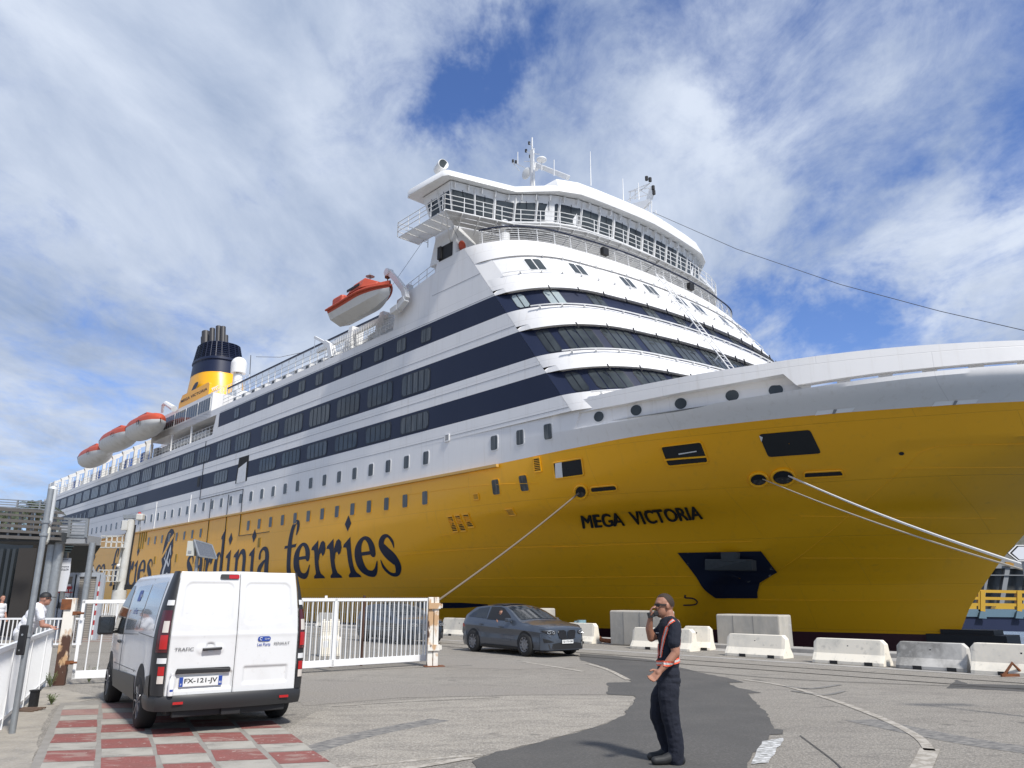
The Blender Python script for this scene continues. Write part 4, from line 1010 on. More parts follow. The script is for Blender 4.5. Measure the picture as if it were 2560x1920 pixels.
# blue covers and posts along the boat deck
for X in np.arange(-146, -98, 4.6):
    mb = SB(); mb.box((X, 13.9, 18.8), (.3, .4, 2.2)); mb.bar((X, 14.2, 20.1), (X-.6, 12.0, 21.2), .3, .4); mb.bar((X+2.3, 14.0, 17.7), (X+2.3, 14.0, 19.6), .12); mb.box((X+1.4, 13.0, 18.6), (1.2, .8, 1.5), 1); mb.build('boat_davit', [M['whitedirty'], M['grey']], ship)
for X in (-101.5, -108, -121, -134, -147.5):
    mb = SB(); mb.box((X, 13.6, 18.5), (1.5, .7, 1.4)); mb.build('blue_locker', M['blue'], ship, bevel=.15)
mb = SB()
for X in (-148, -145.2): mb.rail([(X, 14.3, 17.7), (X, 10.5, 17.7)], 2.6, (.3, .6, 1), .05, 1.2)
mb.quad((-149.5, 14.3, 19.0), (-145.5, 14.3, 19.0), (-145.5, 14.3, 20.2), (-149.5, 14.3, 20.2)); mb.build('stern_screen', M['whitedirty'], ship, fixn=False)
# funnel
fu = empty('funnel', (0, 0, 0)); fu.parent = ship
fX = float(onside(546, 896, 0)[0]); f_z = lambda x, y: 1.65+(onside(x, y, 0)[2]-1.65)
FC = np.array([fX, 0.0])
def fzx(px, py):      # height of a sight line over the funnel centre
    r = ray(px, py); P_ = np.array(W(fX, 0, 0)); t = math.hypot(P_[0], P_[1])/math.hypot(r[0], r[1]); return EYE+r[2]*t
zt4, zt3, zt2, zt1, ztp = fzx(546, 870), fzx(546, 909), fzx(542, 948), fzx(545, 1010), fzx(545, 824)
def fring(z, a, b, shift=0, n=28): return [(FC[0]+shift+a*math.copysign(abs(math.cos(t))**.8, math.cos(t)), b*math.copysign(abs(math.sin(t))**.8, math.sin(t)), z) for t in np.linspace(0, 2*PI, n, endpoint=False)]
mb = SB(); mb.loft([fring(20.5, 6.4, 4.3, .8), fring(zt1, 5.6, 3.9, .5), fring(zt2, 4.6, 3.45, .1)], 0); mb.build('funnel_base', M['yellow'], fu, smooth=True, ang=40)
mb = SB(); mb.loft([fring(zt2, 4.62, 3.47, .1), fring(zt3-.5, 4.35, 3.3, 0), fring(zt3-.4, 4.55, 3.45, 0), fring(zt3, 4.5, 3.4, 0)], 0)
mb.loft([fring(zt3, 4.2, 3.1, 0), fring(zt4, 3.6, 2.75, -.2)], 0); mb.build('funnel_casing', M['navy'], fu, smooth=True, ang=40)
mb = SB()
for z in np.linspace(zt3+.25, zt4, 8):
    t = (z-zt3)/(zt4-zt3); mb.tube(fring(z, 4.4-.7*t, 3.3-.42*t, -.2*t), .09, 5, closed=True)
for k in range(24): mb.bar(fring(zt3, 4.4, 3.3, 0, 24)[k], fring(zt4, 3.72, 2.88, -.2, 24)[k], .1)
mb.build('louvre_frame', M['navy'], fu)
for dx, dy, r, h in ((-2.4, 1.5, .5, -.8), (-1.3, 1.7, .62, -.2), (.3, 1.3, .42, .0), (1.0, .6, .45, .35), (1.8, .2, .42, .15), (-.8, -1.3, .45, -.3)):
    mb = SB(); mb.cyl((FC[0]+dx, dy, zt4-.3), (FC[0]+dx-.7, dy, ztp+h), r, n=14); mb.build('exhaust_pipe', M['steel'], fu, smooth=True)
mb = SB(); ribbon(mb, [(0, 0, .35), (.3, .9, .6), (1.0, 1.7, .7), (1.8, 2.0, .4)], .0, FC[0]+1.2, zt1-.2, 1, 5, 0, lambda X, z, off: (X, 4.05-(z-zt1)*.1, z)); mb.build('funnel_emblem', M['navy'], fu, fixn=False)
# name board on the promenade roof
a0, a1 = onside(120+1125/3.456, 780+805/3.456, 10.2), onside(120+1390/3.456, 780+680/3.456, 10.2)
b0, b1 = onside(120+1140/3.456, 780+730/3.456, 10.2), onside(120+1388/3.456, 780+608/3.456, 10.2)
X0, X1, zt_ = a0[0], a1[0], (b0[2]+b1[2])/2; zb_ = (a0[2]+a1[2])/2
mb = SB(); mb.prism([(x, 10.2, z) for x, z in ((X0, 22.3), (X1, 22.3), (X1, zt_-.3), (X1-.4, zt_), (X0+1.2, zt_), (X0+.2, zt_-1.0))], (0, -.3, 0)); nbd = mb.build('name_board', M['yellow'], ship)
mb = SB(); vs, fs = textpolys('MEGA VICTORIA', .02); mb.add([(X0+.9+(X1-X0-1.5)*u, 10.22, zb_+.15+(zt_-zb_-.75)*v) for u, v in vs], fs); mb.build('lettering', M['navy'], nbd, fixn=False)
mb = SB(); mb.rail([(-95, 10.2, 24.3), (-80, 10.2, 24.3)], 1.1, (.5, 1), .03, 1.0); mb.build('railing', M['white2'], ship)
mb = SB(); mb.box((-88, 7.5, 23.4), (9, 5.2, 2.1)); mb.build('deck_house', M['white2'], ship, bevel=.1)
p = onside(120+1650/3.456, 780+465/3.456, 6.0)
mb = SB(); mb.cyl((p[0], 6, 24), (p[0], 6, p[2]-1.2), .6, n=14); mb.cyl((p[0], 6, p[2]-1.0), (p[0], 6, p[2]+.1), .95, 1.0, n=20); mb.sphere((p[0], 6, p[2]+.15), 1.0, n=20); mb.build('radome', M['white2'], ship, smooth=True)
mb = SB()
for k in range(3): mb.tube([(-97+.1*i-k*3.0, 8+.35*math.sin(i*1.1), 27.2+.35*math.cos(i*1.1)) for i in range(26)], .05, 4)
mb.build('coil_railing', M['whitedirty'], ship)
# main mast
mm = empty('main_mast', (0, 0, 0)); mm.parent = ship
def up(px, py, Y): return Vector(onside(px, py, Y))
YM = 3.0
def q3(x, y): return (980+x/2.5136, 320+y/2.5136)
mb = SB(); base = up(*q3(885, 312), YM); tip = up(*q3(880, 60), YM); 
for dx in (-.22, .22): mb.bar((base.x+dx, YM, 29.8), (tip.x+dx*.5, YM, tip.z-1.2), .16)
mb.bar((base.x, YM+.2, 29.8), (tip.x, YM, tip.z), .1)
for z in np.arange(31, tip.z-1, .6): mb.bar((base.x-.22, YM, z), (base.x+.22, YM, z), .06)
mb.build('pole', M['white2'], mm)
mb = SB()
for (x0, y0, x1, y1) in ((755, 215, 885, 270), (755, 215, 800, 268), (830, 210, 885, 210), (840, 145, 880, 165), (885, 160, 925, 165), (790, 225, 790, 150), (1018, 200, 1018, 300), (860, 90, 885, 120)):
    mb.bar(up(*q3(x0, y0), YM), up(*q3(x1, y1), YM), .06)
for (x, y) in ((880, 110), (870, 180), (845, 140), (915, 95)): pass
mb.build('spar', M['white2'], mm)
for (x, y) in ((760, 208), (778, 213), (862, 95), (842, 143), (868, 178)):
    mb = SB(); c = up(*q3(x, y), YM); mb.cyl(c-Vector((0, 0, .13)), c+Vector((0, 0, .13)), .1, n=8); mb.build('navigation_light', M['black'], mm)
mb = SB(); a, b = up(*q3(885, 225), YM-.8), up(*q3(1108, 312), YM-.8); mb.bar(a, b, .35, .4); mb.cyl(up(*q3(900, 230), YM-.8), up(*q3(900, 262), YM-.8), .3); mb.build('radar_scanner', M['white2'], mm, bevel=.05)
mb = SB(); c = up(*q3(845, 285), YM); mb.sphere(c, (.55, .12, .55)); mb.build('dish', M['whitedirty'], mm, smooth=True)
mb = SB(); c = up(*q3(940, 200), YM); mb.sphere(c, (.45, .45, .22)); mb.bar(c, c-Vector((0, 0, 1.0)), .06); mb.build('dome', M['white2'], mm, smooth=True)
for (x, y0, y1) in ((1248, 148, 362), (1452, 318, 455), (1550, 345, 450)):
    mb = SB(); Y = 0; a, b = up(*q3(x-2, y0), Y), up(*q3(x+2, y1), Y); mb.cyl(a, b, .03, .06, n=5); mb.build('whip_antenna', M['white2'], ship)
# fore mast on the bridge roof
fm = empty('signal_mast', (0, 0, 0)); fm.parent = ship
YF = -2.0
def uf(x, y): return up(1400+x/5.53, 390+y/5.53, YF)
mb = SB(); mb.poly([uf(1190, 600), uf(1265, 600), uf(1290, 520), uf(1265, 420), uf(1240, 420)]); mb.poly([uf(990, 670), uf(1260, 600), uf(1250, 640), uf(1110, 790), uf(1050, 700)])
o_ = mb.build('mast_plate', M['white2'], fm, fixn=False); sd = o_.modifiers.new('thick', 'SOLIDIFY'); sd.thickness = .12
mb = SB()
for a in ((950, 500, 1240, 380), (930, 625, 1240, 380), (970, 500, 970, 640), (950, 500, 1240, 440), (1110, 800, 1260, 640), (1265, 620, 1262, 870), (1210, 830, 1225, 640), (1120, 480, 1210, 530), (1000, 590, 1200, 540), (1040, 470, 1040, 600), (1320, 750, 1330, 810)): mb.bar(uf(*a[:2]), uf(*a[2:]), .07)
mb.build('strut', M['white2'], fm)
for x, y in ((1197, 310), (1245, 328), (1288, 440), (1298, 505)):
    mb = SB(); c = uf(x, y); mb.cyl(c-Vector((0, 0, .17)), c+Vector((0, 0, .17)), .13, n=10); mb.build('navigation_light', M['black'], fm)
# ---- boats: things of their own
def boat_world(X, Y, z): return W(X, Y, z)
def lifeboat(pix0, pix1, num, label, first=None):
    a, b = onside(*pix0, 16.3), onside(*pix1, 16.3); L = abs(b[0]-a[0])*.80; X = (a[0]+b[0])/2; z = (a[2]+b[2])/2
    root = empty('lifeboat', W(X, 16.3, z-.6), SHIP_RZ, label, 'lifeboat', 'lifeboats hanging on the aft boat deck')
    h = SB(); n_ = 16; rings = []; rings2 = []
    for i in range(n_+1):
        t = -1+2*i/n_; f = (1-abs(t)**2.6)**.55 if abs(t) < 1 else 0; f = max(f, .03); w_ = 1.35*f; x = t*L/2; kz = -.85+.9*abs(t)**3
        rings.append([(x, w_*math.sin(c)*1.0 if True else 0, .35+(kz-.35)*math.cos(c)**.9 if math.cos(c) > 0 else .35) for c in np.linspace(-PI/2, PI/2, 13)])
        rings2.append([(x*.985, w_*.98*math.sin(c), .35+(.75*f**.5)*math.cos(c)**.6 if math.cos(c) > 1e-6 else .35) for c in np.linspace(-PI/2, PI/2, 13)])
    h.loft([[(p[0], p[1]*1.1, .35+(p[2]-.35)*1.25) for p in r_] for r_ in rings], closed=False); h.build('hull', M['whitedirty'], root, smooth=True, ang=50)
    c = SB(); c.loft([[(p[0], p[1]*1.1, .35+(p[2]-.35)*1.5) for p in r_] for r_ in rings2], closed=False); cv_ = c.build('canopy', M['orange'], root, smooth=True, ang=50)
    s_ = SB(); s_.box((L*.05, .2, 1.5), (L*.3, .9, .25)); s_.build('hatch', M['orange'], root, bevel=.05)
    s_ = SB(); s_.tube([(L*.16, y_, z_) for y_, z_ in ((1.1, 1.1), (1.5, .4), (1.3, -.25), (.6, -.8))], .03, 5); s_.tube([(-L*.28, y_, z_) for y_, z_ in ((1.0, 1.1), (1.35, .4), (1.15, -.25), (.5, -.8))], .03, 5); s_.build('lashing', M['black'], root)
    s_ = SB(); vs, fs = textpolys(num, .02); s_.add([(L*.22+.4*u, 1.50, -.05+.55*v) for u, v in vs], fs); s_.build('number', M['black'], root, fixn=False)
    return root
def zz(x, y): return (120+x/3.456, 780+y/3.456)
lifeboat(zz(690, 1040), zz(1010, 895), '1', 'orange topped white lifeboat numbered 1, nearest to the glazed promenade block')
lifeboat(zz(455, 1145), zz(790, 1005), '3', 'orange topped white lifeboat numbered 3, between lifeboats 1 and 5')
lifeboat(zz(280, 1280), zz(550, 1165), '5', 'orange topped white lifeboat numbered 5, farthest aft and smallest in view')
# davit head near the promenade
mb = SB(); Y = 15; d = [Vector(onside(*zz(*p_), Y)) for p_ in ((1090, 835), (1020, 790), (995, 805), (985, 870))]
mb.tube(d, [.35, .28, .2, .15], 8); mb.build('boat_davit', M['white2'], ship)
# fast rescue boat
def z2(x, y): return (640+x/3.687, 560+y/3.687)
a, b = onside(*z2(700, 790), 16.0), onside(*z2(1285, 640), 16.0); L = (b[0]-a[0])*.76; X = (a[0]+b[0])/2+.35; z = (a[2]+b[2])/2-.0
rb_ = empty('rescue_boat', W(X, 16.0, z), SHIP_RZ, 'orange rescue boat with grey white hull hanging on a white davit', 'rescue boat')
rb_.rotation_euler = (0, -.02, SHIP_RZ); rb_.scale = (1, 1, .84); rb_.location.z -= .15
h = SB(); r1 = []; r2 = []; r3 = []
for i in range(19):
    t = i/18; f = 1 if t < .55 else max(.04, math.cos((t-.55)/.45*PI/2)**.75); w_ = 1.15*f; x = -L/2+L*t; sheer = .25*t**2; keel = -1.1+.7*max(0, t-.6)**1.3*2.8
    r1.append([(x, -w_*.95, -.15+sheer), (x, -w_*.75, keel+.42), (x, 0, keel), (x, w_*.75, keel+.42), (x, w_*.95, -.15+sheer)])
    r2.append([(x, -w_*.95, -.15+sheer), (x, -w_*1.04, .12+sheer), (x, -w_*.98, .42+sheer), (x, -w_*.8, .5+sheer), (x, w_*.8, .5+sheer), (x, w_*.98, .42+sheer), (x, w_*1.04, .12+sheer), (x, w_*.95, -.15+sheer)])
h.loft(r1, closed=False); h.poly(r1[0]); h.build('hull', M['whitedirty'], rb_, smooth=True, ang=25)
h = SB(); h.loft(r2, closed=False); h.poly(r2[0]); h.build('topside', M['orange'], rb_, smooth=True, ang=30)
h = SB(); h.tube([(p_[2][0], 1.06*p_[6][1], p_[6][2]) for p_ in r2], .1, 8); h.tube([(p_[2][0], 1.06*p_[1][1], p_[1][2]) for p_ in r2], .1, 8); h.build('fender', M['orange'], rb_, smooth=True)
h = SB(); h.loft([[(x_, s_*w_, .5+.1) for s_ in (-1, 1)]+[(x_, s_*w_*.7, .6+hh) for s_ in (1, -1)] for x_, w_, hh in ((-L*.12, 1.1, .1), (-L*.02, 1.15, .9), (L*.18, 1.1, 1.0), (L*.36, .6, .3))]); h.build('cabin', M['orange'], rb_, smooth=False, bevel=.12)
h = SB(); h.box((-L*.36, 0, .85), (1.5, 1.9, .8)); h.build('engine_cover', M['orange'], rb_, bevel=.2)
h = SB(); h.box((L*.03, 1.1, .95), (1.7, .06, .22)); h.build('window', M['black'], rb_)
h = SB(); h.cyl((L*.1, 0, 1.5), (L*.1, 0, 2.5), .05, n=6); h.cyl((L*.1, 0, 2.2), (L*.1, 0, 2.35), .35, .05, n=8); h.box((-L*.23, 0, 1.3), (.4, .4, .5)); h.build('light_mast', M['galv'], rb_)
# its davit
mb = SB(); Y = 15.0
arm = [Vector(onside(*z2(*p_), Y)) for p_ in ((1230, 445), (1300, 520), (1370, 610), (1385, 690), (1320, 770), (1260, 815))]
for i in range(5): mb.bar(arm[i], arm[i+1], .45, .22+.07*i, up=(0, 1, 0))
mb.cyl(arm[0]+Vector((-.1, -.25, 0)), arm[0]+Vector((-.1, .25, 0)), .3, n=12)
c0 = Vector(onside(*z2(1415, 600), 14)); mb.bar((c0.x, 14, 20.3), (c0.x, 14, c0.z+.3), .4, .4)
mb.build('boat_davit', M['white2'], ship, bevel=.03)
mb = SB(); p0 = Vector(onside(*z2(1213, 450), 15)); p1 = Vector(onside(*z2(1213, 560), 15)); mb.bar(p0, p0+(p1-p0)*.45, .3, .3); mb.cyl(p0, p1, .04, n=5); mb.build('davit_hook', M['rust'], ship)
mb = SB(); k_ = Vector(onside(*z2(800, 985), 14)); 
for (x0, x1) in ((-57.5, -46.5),):
    for X_ in np.arange(x0, x1, 1.2): mb.bar((X_, 14.3, 20.4), (X_+.5, 12, 21.9), .1, .2); mb.box((X_, 12.8, 21.0), (.7, .8, .5))
    mb.bar((x0, 13.8, 21.9), (x1, 13.8, 22.1), .3, .3); mb.bar((x0-1, 13.0, 21.2), (x1, 13.0, 21.4), .2, .35)
for x_ in (-52, -47.5, -44.6): mb.loft([[(x_-.7, 13, 20.4), (x_+.5, 13, 20.4), (x_+.5, 14.2, 20.4), (x_-.7, 14.2, 20.4)], [(x_-.1, 13, 22.6), (x_+.4, 13, 22.6), (x_+.4, 14, 22.6), (x_-.1, 14, 22.6)]])
mb.build('boat_cradle', M['white2'], ship)
for x_ in (-49, -45.2, -43.8):
    mb = SB(); mb.cyl((x_, 13.7, 20.9), (x_+1.0, 13.7, 20.95), .42, n=12); mb.build('winch_drum', M['whitedirty'], ship)
mb = SB(); arm = [Vector(onside(*z2(*p_), 14.2)) for p_ in ((545, 1045), (640, 1095), (690, 1130))]; mb.bar(arm[0], arm[1], .22, .22); mb.bar(arm[1], arm[2], .3, .45); mb.bar(arm[2], (arm[2].x+.5, 14.2, 20.4), .5, .5)
mb.cyl(arm[0], arm[0]-Vector((0, 0, 2.6)), .02, n=4); mb.build('stores_crane', M['white2'], ship)
# raft canisters
proto = None
for i in range(10):
    X = -93.4+i*1.35
    if proto is None:
        proto = empty('life_raft_canister', W(X, 13.8, 18.35), SHIP_RZ, 'white life raft canister, first from the aft end of the row below the glazed promenade', 'life raft', 'life raft canisters on the covered deck')
        mb = SB(); mb.cyl((-.55, 0, 0), (.55, 0, 0), .42, n=14); mb.sphere((-.55, 0, 0), (.18, .42, .42)); mb.sphere((.55, 0, 0), (.18, .42, .42)); mb.build('canister', M['whitedirty'], proto, smooth=True)
        mb = SB()
        for x_ in (-.3, .3): mb.tube([(x_, .43*math.cos(a), .43*math.sin(a)) for a in np.linspace(0, 2*PI, 14)], .03, 4)
        mb.box((0, 0, -.5), (1.0, .7, .12)); mb.build('strap', M['grey'], proto)
    else:
        c = copy_tree(proto); c.location = W(X, 13.8, 18.35); c['label'] = 'white life raft canister, %s from the aft end of the row below the glazed promenade' % ['first', 'second', 'third', 'fourth', 'fifth', 'sixth', 'seventh', 'eighth', 'ninth', 'tenth'][i]
# stay from the bow to the bridge and aerial wires
def wire(name, pts, r, m_, label=None, cat=None, **k):
    mb = MB(); mb.tube(pts, r, 5); return mb.build(name, m_, None, label=label, cat=cat, **k)
mb = SB(); A_ = Vector(onside(*q3(1640, 530), -2.0)); B_ = Vector((6, 0, 15.5))
pts = [A_.lerp(B_, t)-Vector((0, 0, 1.6*math.sin(PI*t))) for t in np.linspace(0, 1, 16)]
e_ = Vector(onside(2560, 826, 0)); pts = [A_, Vector(onside(1840, 622, -1.5)), Vector(onside(2100, 711, -1)), Vector(onside(2350, 778, -.5)), e_, e_+(e_-Vector(onside(2350, 778, -.5)))]
mb.tube(pts, .02, 5); mb.build('fore_stay', M['steel'], ship)
mb = SB(); mb.tube([up(*q3(300, 560), 15.0), up(*z2(1260, 560), 15)], .014, 4); mb.tube([up(*q3(348, 560), 14.8), up(*q3(415, 690), 14.6)], .014, 4); mb.build('stay_wire', M['steel'], ship)
mb = SB(); mb.tube([up(640, 892, 3), up(700, 893, 3), up(760, 880, 5)], .03, 4); mb.cyl(up(627, 888, 3), up(624, 945, 3), .05, n=5); mb.build('aerial_wire', M['steel'], ship)
# ================================================================== the quay
QD = 24.4     # distance of the quay edge, measured square to the ship
def Q(s, d, z=0.0): return Vector(UV*s+NV*d+np.array([0, 0, z]))       # s along the quay, d across it
asph = mat('worn asphalt', (.285, .257, .215), .9, noise=[(.22, 7, ONE, .42, .6, (.335, .306, .26), .8), (.6, 8, (1, 3, 1), .5, .66, (.20, .18, .155), .7), (24, 5, ONE, .46, .62, (.46, .42, .36), .65), (40, 4, ONE, .42, .58, (.13, .12, .105), .65), (3.5, 9, (1, 2.5, 1), .55, .64, (.165, .15, .13), .6), (1.1, 9, ONE, .64, .68, (.10, .092, .082), .7)], bump=(45, 5, ONE, .03, .7))
# streaks of wear across the yard
quay = MB(); pts = [Q(-260, QD), Q(-260, -160), Q(120, -160), Q(120, QD)]
quay.poly(pts); quay.quad(Q(-260, QD), Q(120, QD), Q(120, QD, -4), Q(-260, QD, -4))
quay.build('ground', asph, kind='structure')
water = MB(); water.quad((-3000, -3000, -1.75), (3000, -3000, -1.75), (3000, 3000, -1.75), (-3000, 3000, -1.75))
water.build('water', mat('harbour water', (.03, .07, .12), .12, spec=.6, bump=(1.6, 5, (1, 1, 1), .15, .8)), kind='structure')
cop = MB()
for i in range(60):
    a = -160+i*3.0; cop.box(Q(a+1.5, QD-.45, .06), (2.97, .9, .14), rz=SHIP_RZ)
concrete = mat('quay concrete', (.36, .34, .31), .85, noise=[(1.5, 7, ONE, .4, .65, (.26, .245, .225), .8), (20, 4, ONE, .45, .7, (.42, .40, .37), .4)])
cop.build('quay_edge', concrete, kind='structure', bevel=.02)
sh = MB(); z_ = .004
for d0, d1 in ((19.75, 20.1), (22.4, 23.5)): sh.quad(Q(-150, d0, z_), Q(60, d0, z_), Q(60, d1, z_), Q(-150, d1, z_))
sh.build('concrete_strip', concrete, kind='structure')
rl = MB()
for d in (17.3, 18.5): rl.quad(Q(-150, d, .006), Q(60, d, .006), Q(60, d+.09, .006), Q(-150, d+.09, .006))
rl.build('crane_rail', mat('rail steel', (.06, .055, .05), .6, .5), kind='structure')
def gpoly(name, pix, z, m_, jag=0):
    P0_ = [G(*q) for q in pix]; P = []
    for i, p in enumerate(P0_):
        q = P0_[(i+1) % len(P0_)]; k = max(1, min(40, int((q-p).length/.18)))
        for j in range(k): c = p.lerp(q, j/k); c += Vector((random.gauss(0, .016), random.gauss(0, .016), 0)) if j else Vector((0, 0, 0)); P.append(c)
    mb = MB(); mb.poly([(p.x, p.y, z) for p in P]); return mb.build(name, m_, kind='structure')
tar = mat('fresh tarmac', (.083, .079, .072), .88, noise=[(32, 4, ONE, .46, .64, (.15, .14, .13), .55), (.9, 9, (1, 3, 1), .55, .7, (.105, .098, .088), .6), (.8, 5, ONE, .4, .7, (.066, .064, .060), .7), (6, 4, ONE, .68, .74, (.2, .2, .19), .4)], bump=(70, 3, ONE, .012, .5))
def qz(x, y): return (1280+x/1.728, 1600+y/1.728)
def q4(x, y): return (1380+x/2.765, 1240+y/2.765)
road = [q4(190, 1090), q4(420, 1105), q4(700, 1135), q4(900, 1190), q4(1060, 1230), q4(1215, 1258), q4(1325, 1290), q4(1215, 1291), q4(1270, 1322), q4(1450, 1362), q4(1350, 1367), q4(1400, 1420), q4(1480, 1500), q4(1535, 1610), q4(1600, 1618), q4(1595, 1648), q4(1508, 1652), (1880, 1890), (1856, 1940), (1200, 1940), (1180, 1905), (1240, 1880),
        (1330, 1862), (1420, 1838), (1500, 1815), (1560, 1790), (1572, 1770), (1590, 1745), (1584, 1740), (1520, 1737), (1520, 1707), (1580, 1706), (1560, 1690), (1520, 1670), (1450, 1650)]
gpoly('road', road, .006, tar)
lt = mat('light concrete patch', (.38, .342, .285), .9, noise=[(1.3, 9, (1, 2.6, 1), .42, .62, (.235, .212, .18), .85), (22, 5, ONE, .46, .62, (.50, .46, .39), .65), (38, 4, ONE, .43, .58, (.17, .155, .135), .6), (1.5, 9, ONE, .64, .68, (.13, .12, .105), .6)], bump=(45, 5, ONE, .03, .7))
dk = mat('dark asphalt band', (.20, .18, .155), .9, noise=[(30, 5, ONE, .45, .62, (.40, .37, .32), .65), (1.2, 6, ONE, .45, .65, (.25, .225, .19), .7)], bump=(60, 3, ONE, .02, .5))
gpoly('concrete_patch', [(820, 1765), (1100, 1745), (1300, 1740), (1500, 1742), (1582, 1741), (1588, 1748), (1570, 1772), (1558, 1790), (1498, 1814), (1418, 1837), (1328, 1861), (1200, 1893), (900, 1935), (500, 1960), (640, 1880), (700, 1830)], .0045, lt)
gpoly('asphalt_band', [(735, 1700), (1000, 1712), (1300, 1722), (1519, 1708), (1519, 1736), (1300, 1738), (1000, 1745), (760, 1765), (720, 1740)], .003, dk)
gpoly('asphalt_patch', [(2392, 1700), (2420, 1710), (2700, 1716), (2700, 1738), (2430, 1722), (2366, 1721)], .003, tar)
gpoly('asphalt_band', [(1085, 1650), (1250, 1652), (1440, 1668), (1300, 1674), (1090, 1668)], .003, dk)
# faded painted lines and the worn white mark
pm = mat('faded line paint', (.42, .385, .33), .9, noise=[(8, 8, ONE, .46, .54, (.29, .26, .215), 1.0)])
pw = mat('scraped white paint', (.62, .62, .60), .85, noise=[(9, 7, (1, 3, 1), .47, .52, (.24, .235, .22), 1.0)])
def gline(pix, wd, z, m_, name='painted_line'):
    P = [G(*q) for q in pix]; P = [Vector(p) for p in crspline([tuple(p) for p in P], 6)]; mb = MB(); L_, R_ = [], []
    for i, p in enumerate(P):
        d = (P[min(i+1, len(P)-1)]-P[max(i-1, 0)]).normalized(); n_ = Vector((-d.y, d.x, 0))*wd/2; L_.append((p.x+n_.x, p.y+n_.y, z)); R_.append((p.x-n_.x, p.y-n_.y, z))
    for i in range(len(P)-1): mb.quad(L_[i], L_[i+1], R_[i+1], R_[i])
    mb.build(name, m_, kind='structure')
gline([(1860, 1700), (1960, 1715), (2080, 1750), (2200, 1795), (2290, 1840), (2325, 1878)], .12, .0075, pm)
gline([(2325, 1873), (2300, 1925), (2270, 1965)], .20, .0075, pm)
gline([(1310, 1655), (1390, 1668), (1460, 1680)], .13, .0075, pm)
gline([(1470, 1660), (1520, 1675), (1570, 1700)], .12, .0085, pm)
gline([(820, 1925), (1060, 1900), (1200, 1888)], .10, .0075, pm)
gline([(780, 1950), (1000, 1925), (1180, 1895)], .12, .0075, pm)
gpoly('painted_mark', [(1905, 1855), (1958, 1846), (1940, 1880), (1922, 1908), (1878, 1912), (1890, 1885)], .0085, pw)
gline([(0, 1632), (400, 1630), (700, 1628)], .1, .0075, pm)
for k in range(5):
    gline([(60, 1588+k*4.2), (190, 1587+k*4.2), (300, 1586+k*4.2)], .13, .005, mat('red crossing paint', (.40, .12, .11), .85, noise=[(6, 6, ONE, .4, .7, (.30, .12, .11), .6)]) if k == 0 else bpy.data.materials['red crossing paint'], 'crossing_stripe')
    if k < 4: gline([(60, 1590.1+k*4.2), (190, 1589.1+k*4.2), (300, 1588.1+k*4.2)], .1, .0048, M['white2'], 'crossing_stripe')
ck = mat('crack dark', (.07, .067, .063), .95)
gline([(740, 1682), (900, 1676), (1075, 1668), (1180, 1664)], .035, .0095, ck, 'ground_joint'); gline([(830, 1768), (1000, 1757), (1250, 1745)], .02, .0095, ck, 'ground_joint')
gline([(1700, 1675), (2000, 1700), (2560, 1722)], .05, .0095, ck, 'ground_joint'); gline([(2000, 1840), (2080, 1900), (2110, 1930)], .015, .0095, ck, 'ground_joint')
tm = mat('tyre marks', (.12, .116, .11), .9, noise=[(7, 7, (1, 4, 1), .45, .55, (.25, .235, .21), 1.0)])
gline([(1960, 1716), (2030, 1722), (2100, 1712)], .12, .0085, tm, 'tyre_mark'); gline([(1980, 1728), (2060, 1738), (2110, 1728)], .1, .0085, tm, 'tyre_mark'); gline([(2150, 1800), (2400, 1850), (2600, 1880)], .5, .0028, tm, 'tyre_mark'); gline([(1100, 1800), (900, 1840), (700, 1900)], .35, .0055, tm, 'tyre_mark')
# rough border and rubble at the left
gpoly('dirt_strip', [(-60, 1790), (60, 1725), (150, 1722), (250, 1745), (140, 1765), (120, 1790), (95, 1850), (70, 1960), (-80, 1960)], .0025, mat('dusty ground', (.34, .305, .25), .95, noise=[(2.5, 8, ONE, .4, .65, (.22, .20, .17), .8), (30, 4, ONE, .5, .7, (.4, .38, .35), .6)]))
# red and grey slabs
slab_base = [(-7.25, 13.4), (-6.35, 13.9), (-1.55, 9.3), (-1.0, 8.0), (-4.3, 7.6)]
mb = MB(); mb.poly([(-7.3, 13.35, .0095), (-6.7, 13.8, .0095), (-5.95, 13.6, .0095), (-3.3, 11.5, .0095), (-1.55, 8.0, .0095), (-4.55, 7.9, .0095)])
mb.build('slab_bed', mat('slab joints', (.27, .25, .22), .9, noise=[(5, 7, ONE, .4, .65, (.20, .185, .16), .7)]), kind='structure')
redm = mat('red slab', (.23, .070, .058), .85, vary=True, noise=[(3, 8, ONE, .42, .68, (.18, .075, .062), .8), (40, 4, ONE, .5, .7, (.33, .14, .12), .5), (2.2, 9, (1, 2, 1), .54, .62, (.30, .21, .175), .75), (14, 8, ONE, .63, .67, (.42, .37, .32), .8)])
grym = mat('pale slab', (.36, .335, .285), .88, vary=True, noise=[(3, 8, ONE, .42, .68, (.25, .23, .195), .8), (2.2, 9, (1, 2, 1), .56, .62, (.20, .185, .16), .7), (40, 4, ONE, .5, .7, (.40, .39, .37), .5)])
redf = mat('worn red slab', (.30, .175, .145), .85, noise=[(4, 8, ONE, .42, .68, (.22, .10, .09), .8), (40, 4, ONE, .5, .7, (.33, .28, .26), .5)])
cdir = np.array([-.51, 1.0]); x88 = [-4.92, -4.33, -3.70, -3.12, -2.5, -1.9]; cen = [9.05, 8.70, 9.45, 9.12, 8.98]; lim = [13.4, 13.2, 12.6, 12.0, 11.6]
sb_r, sb_g = MB(), MB()
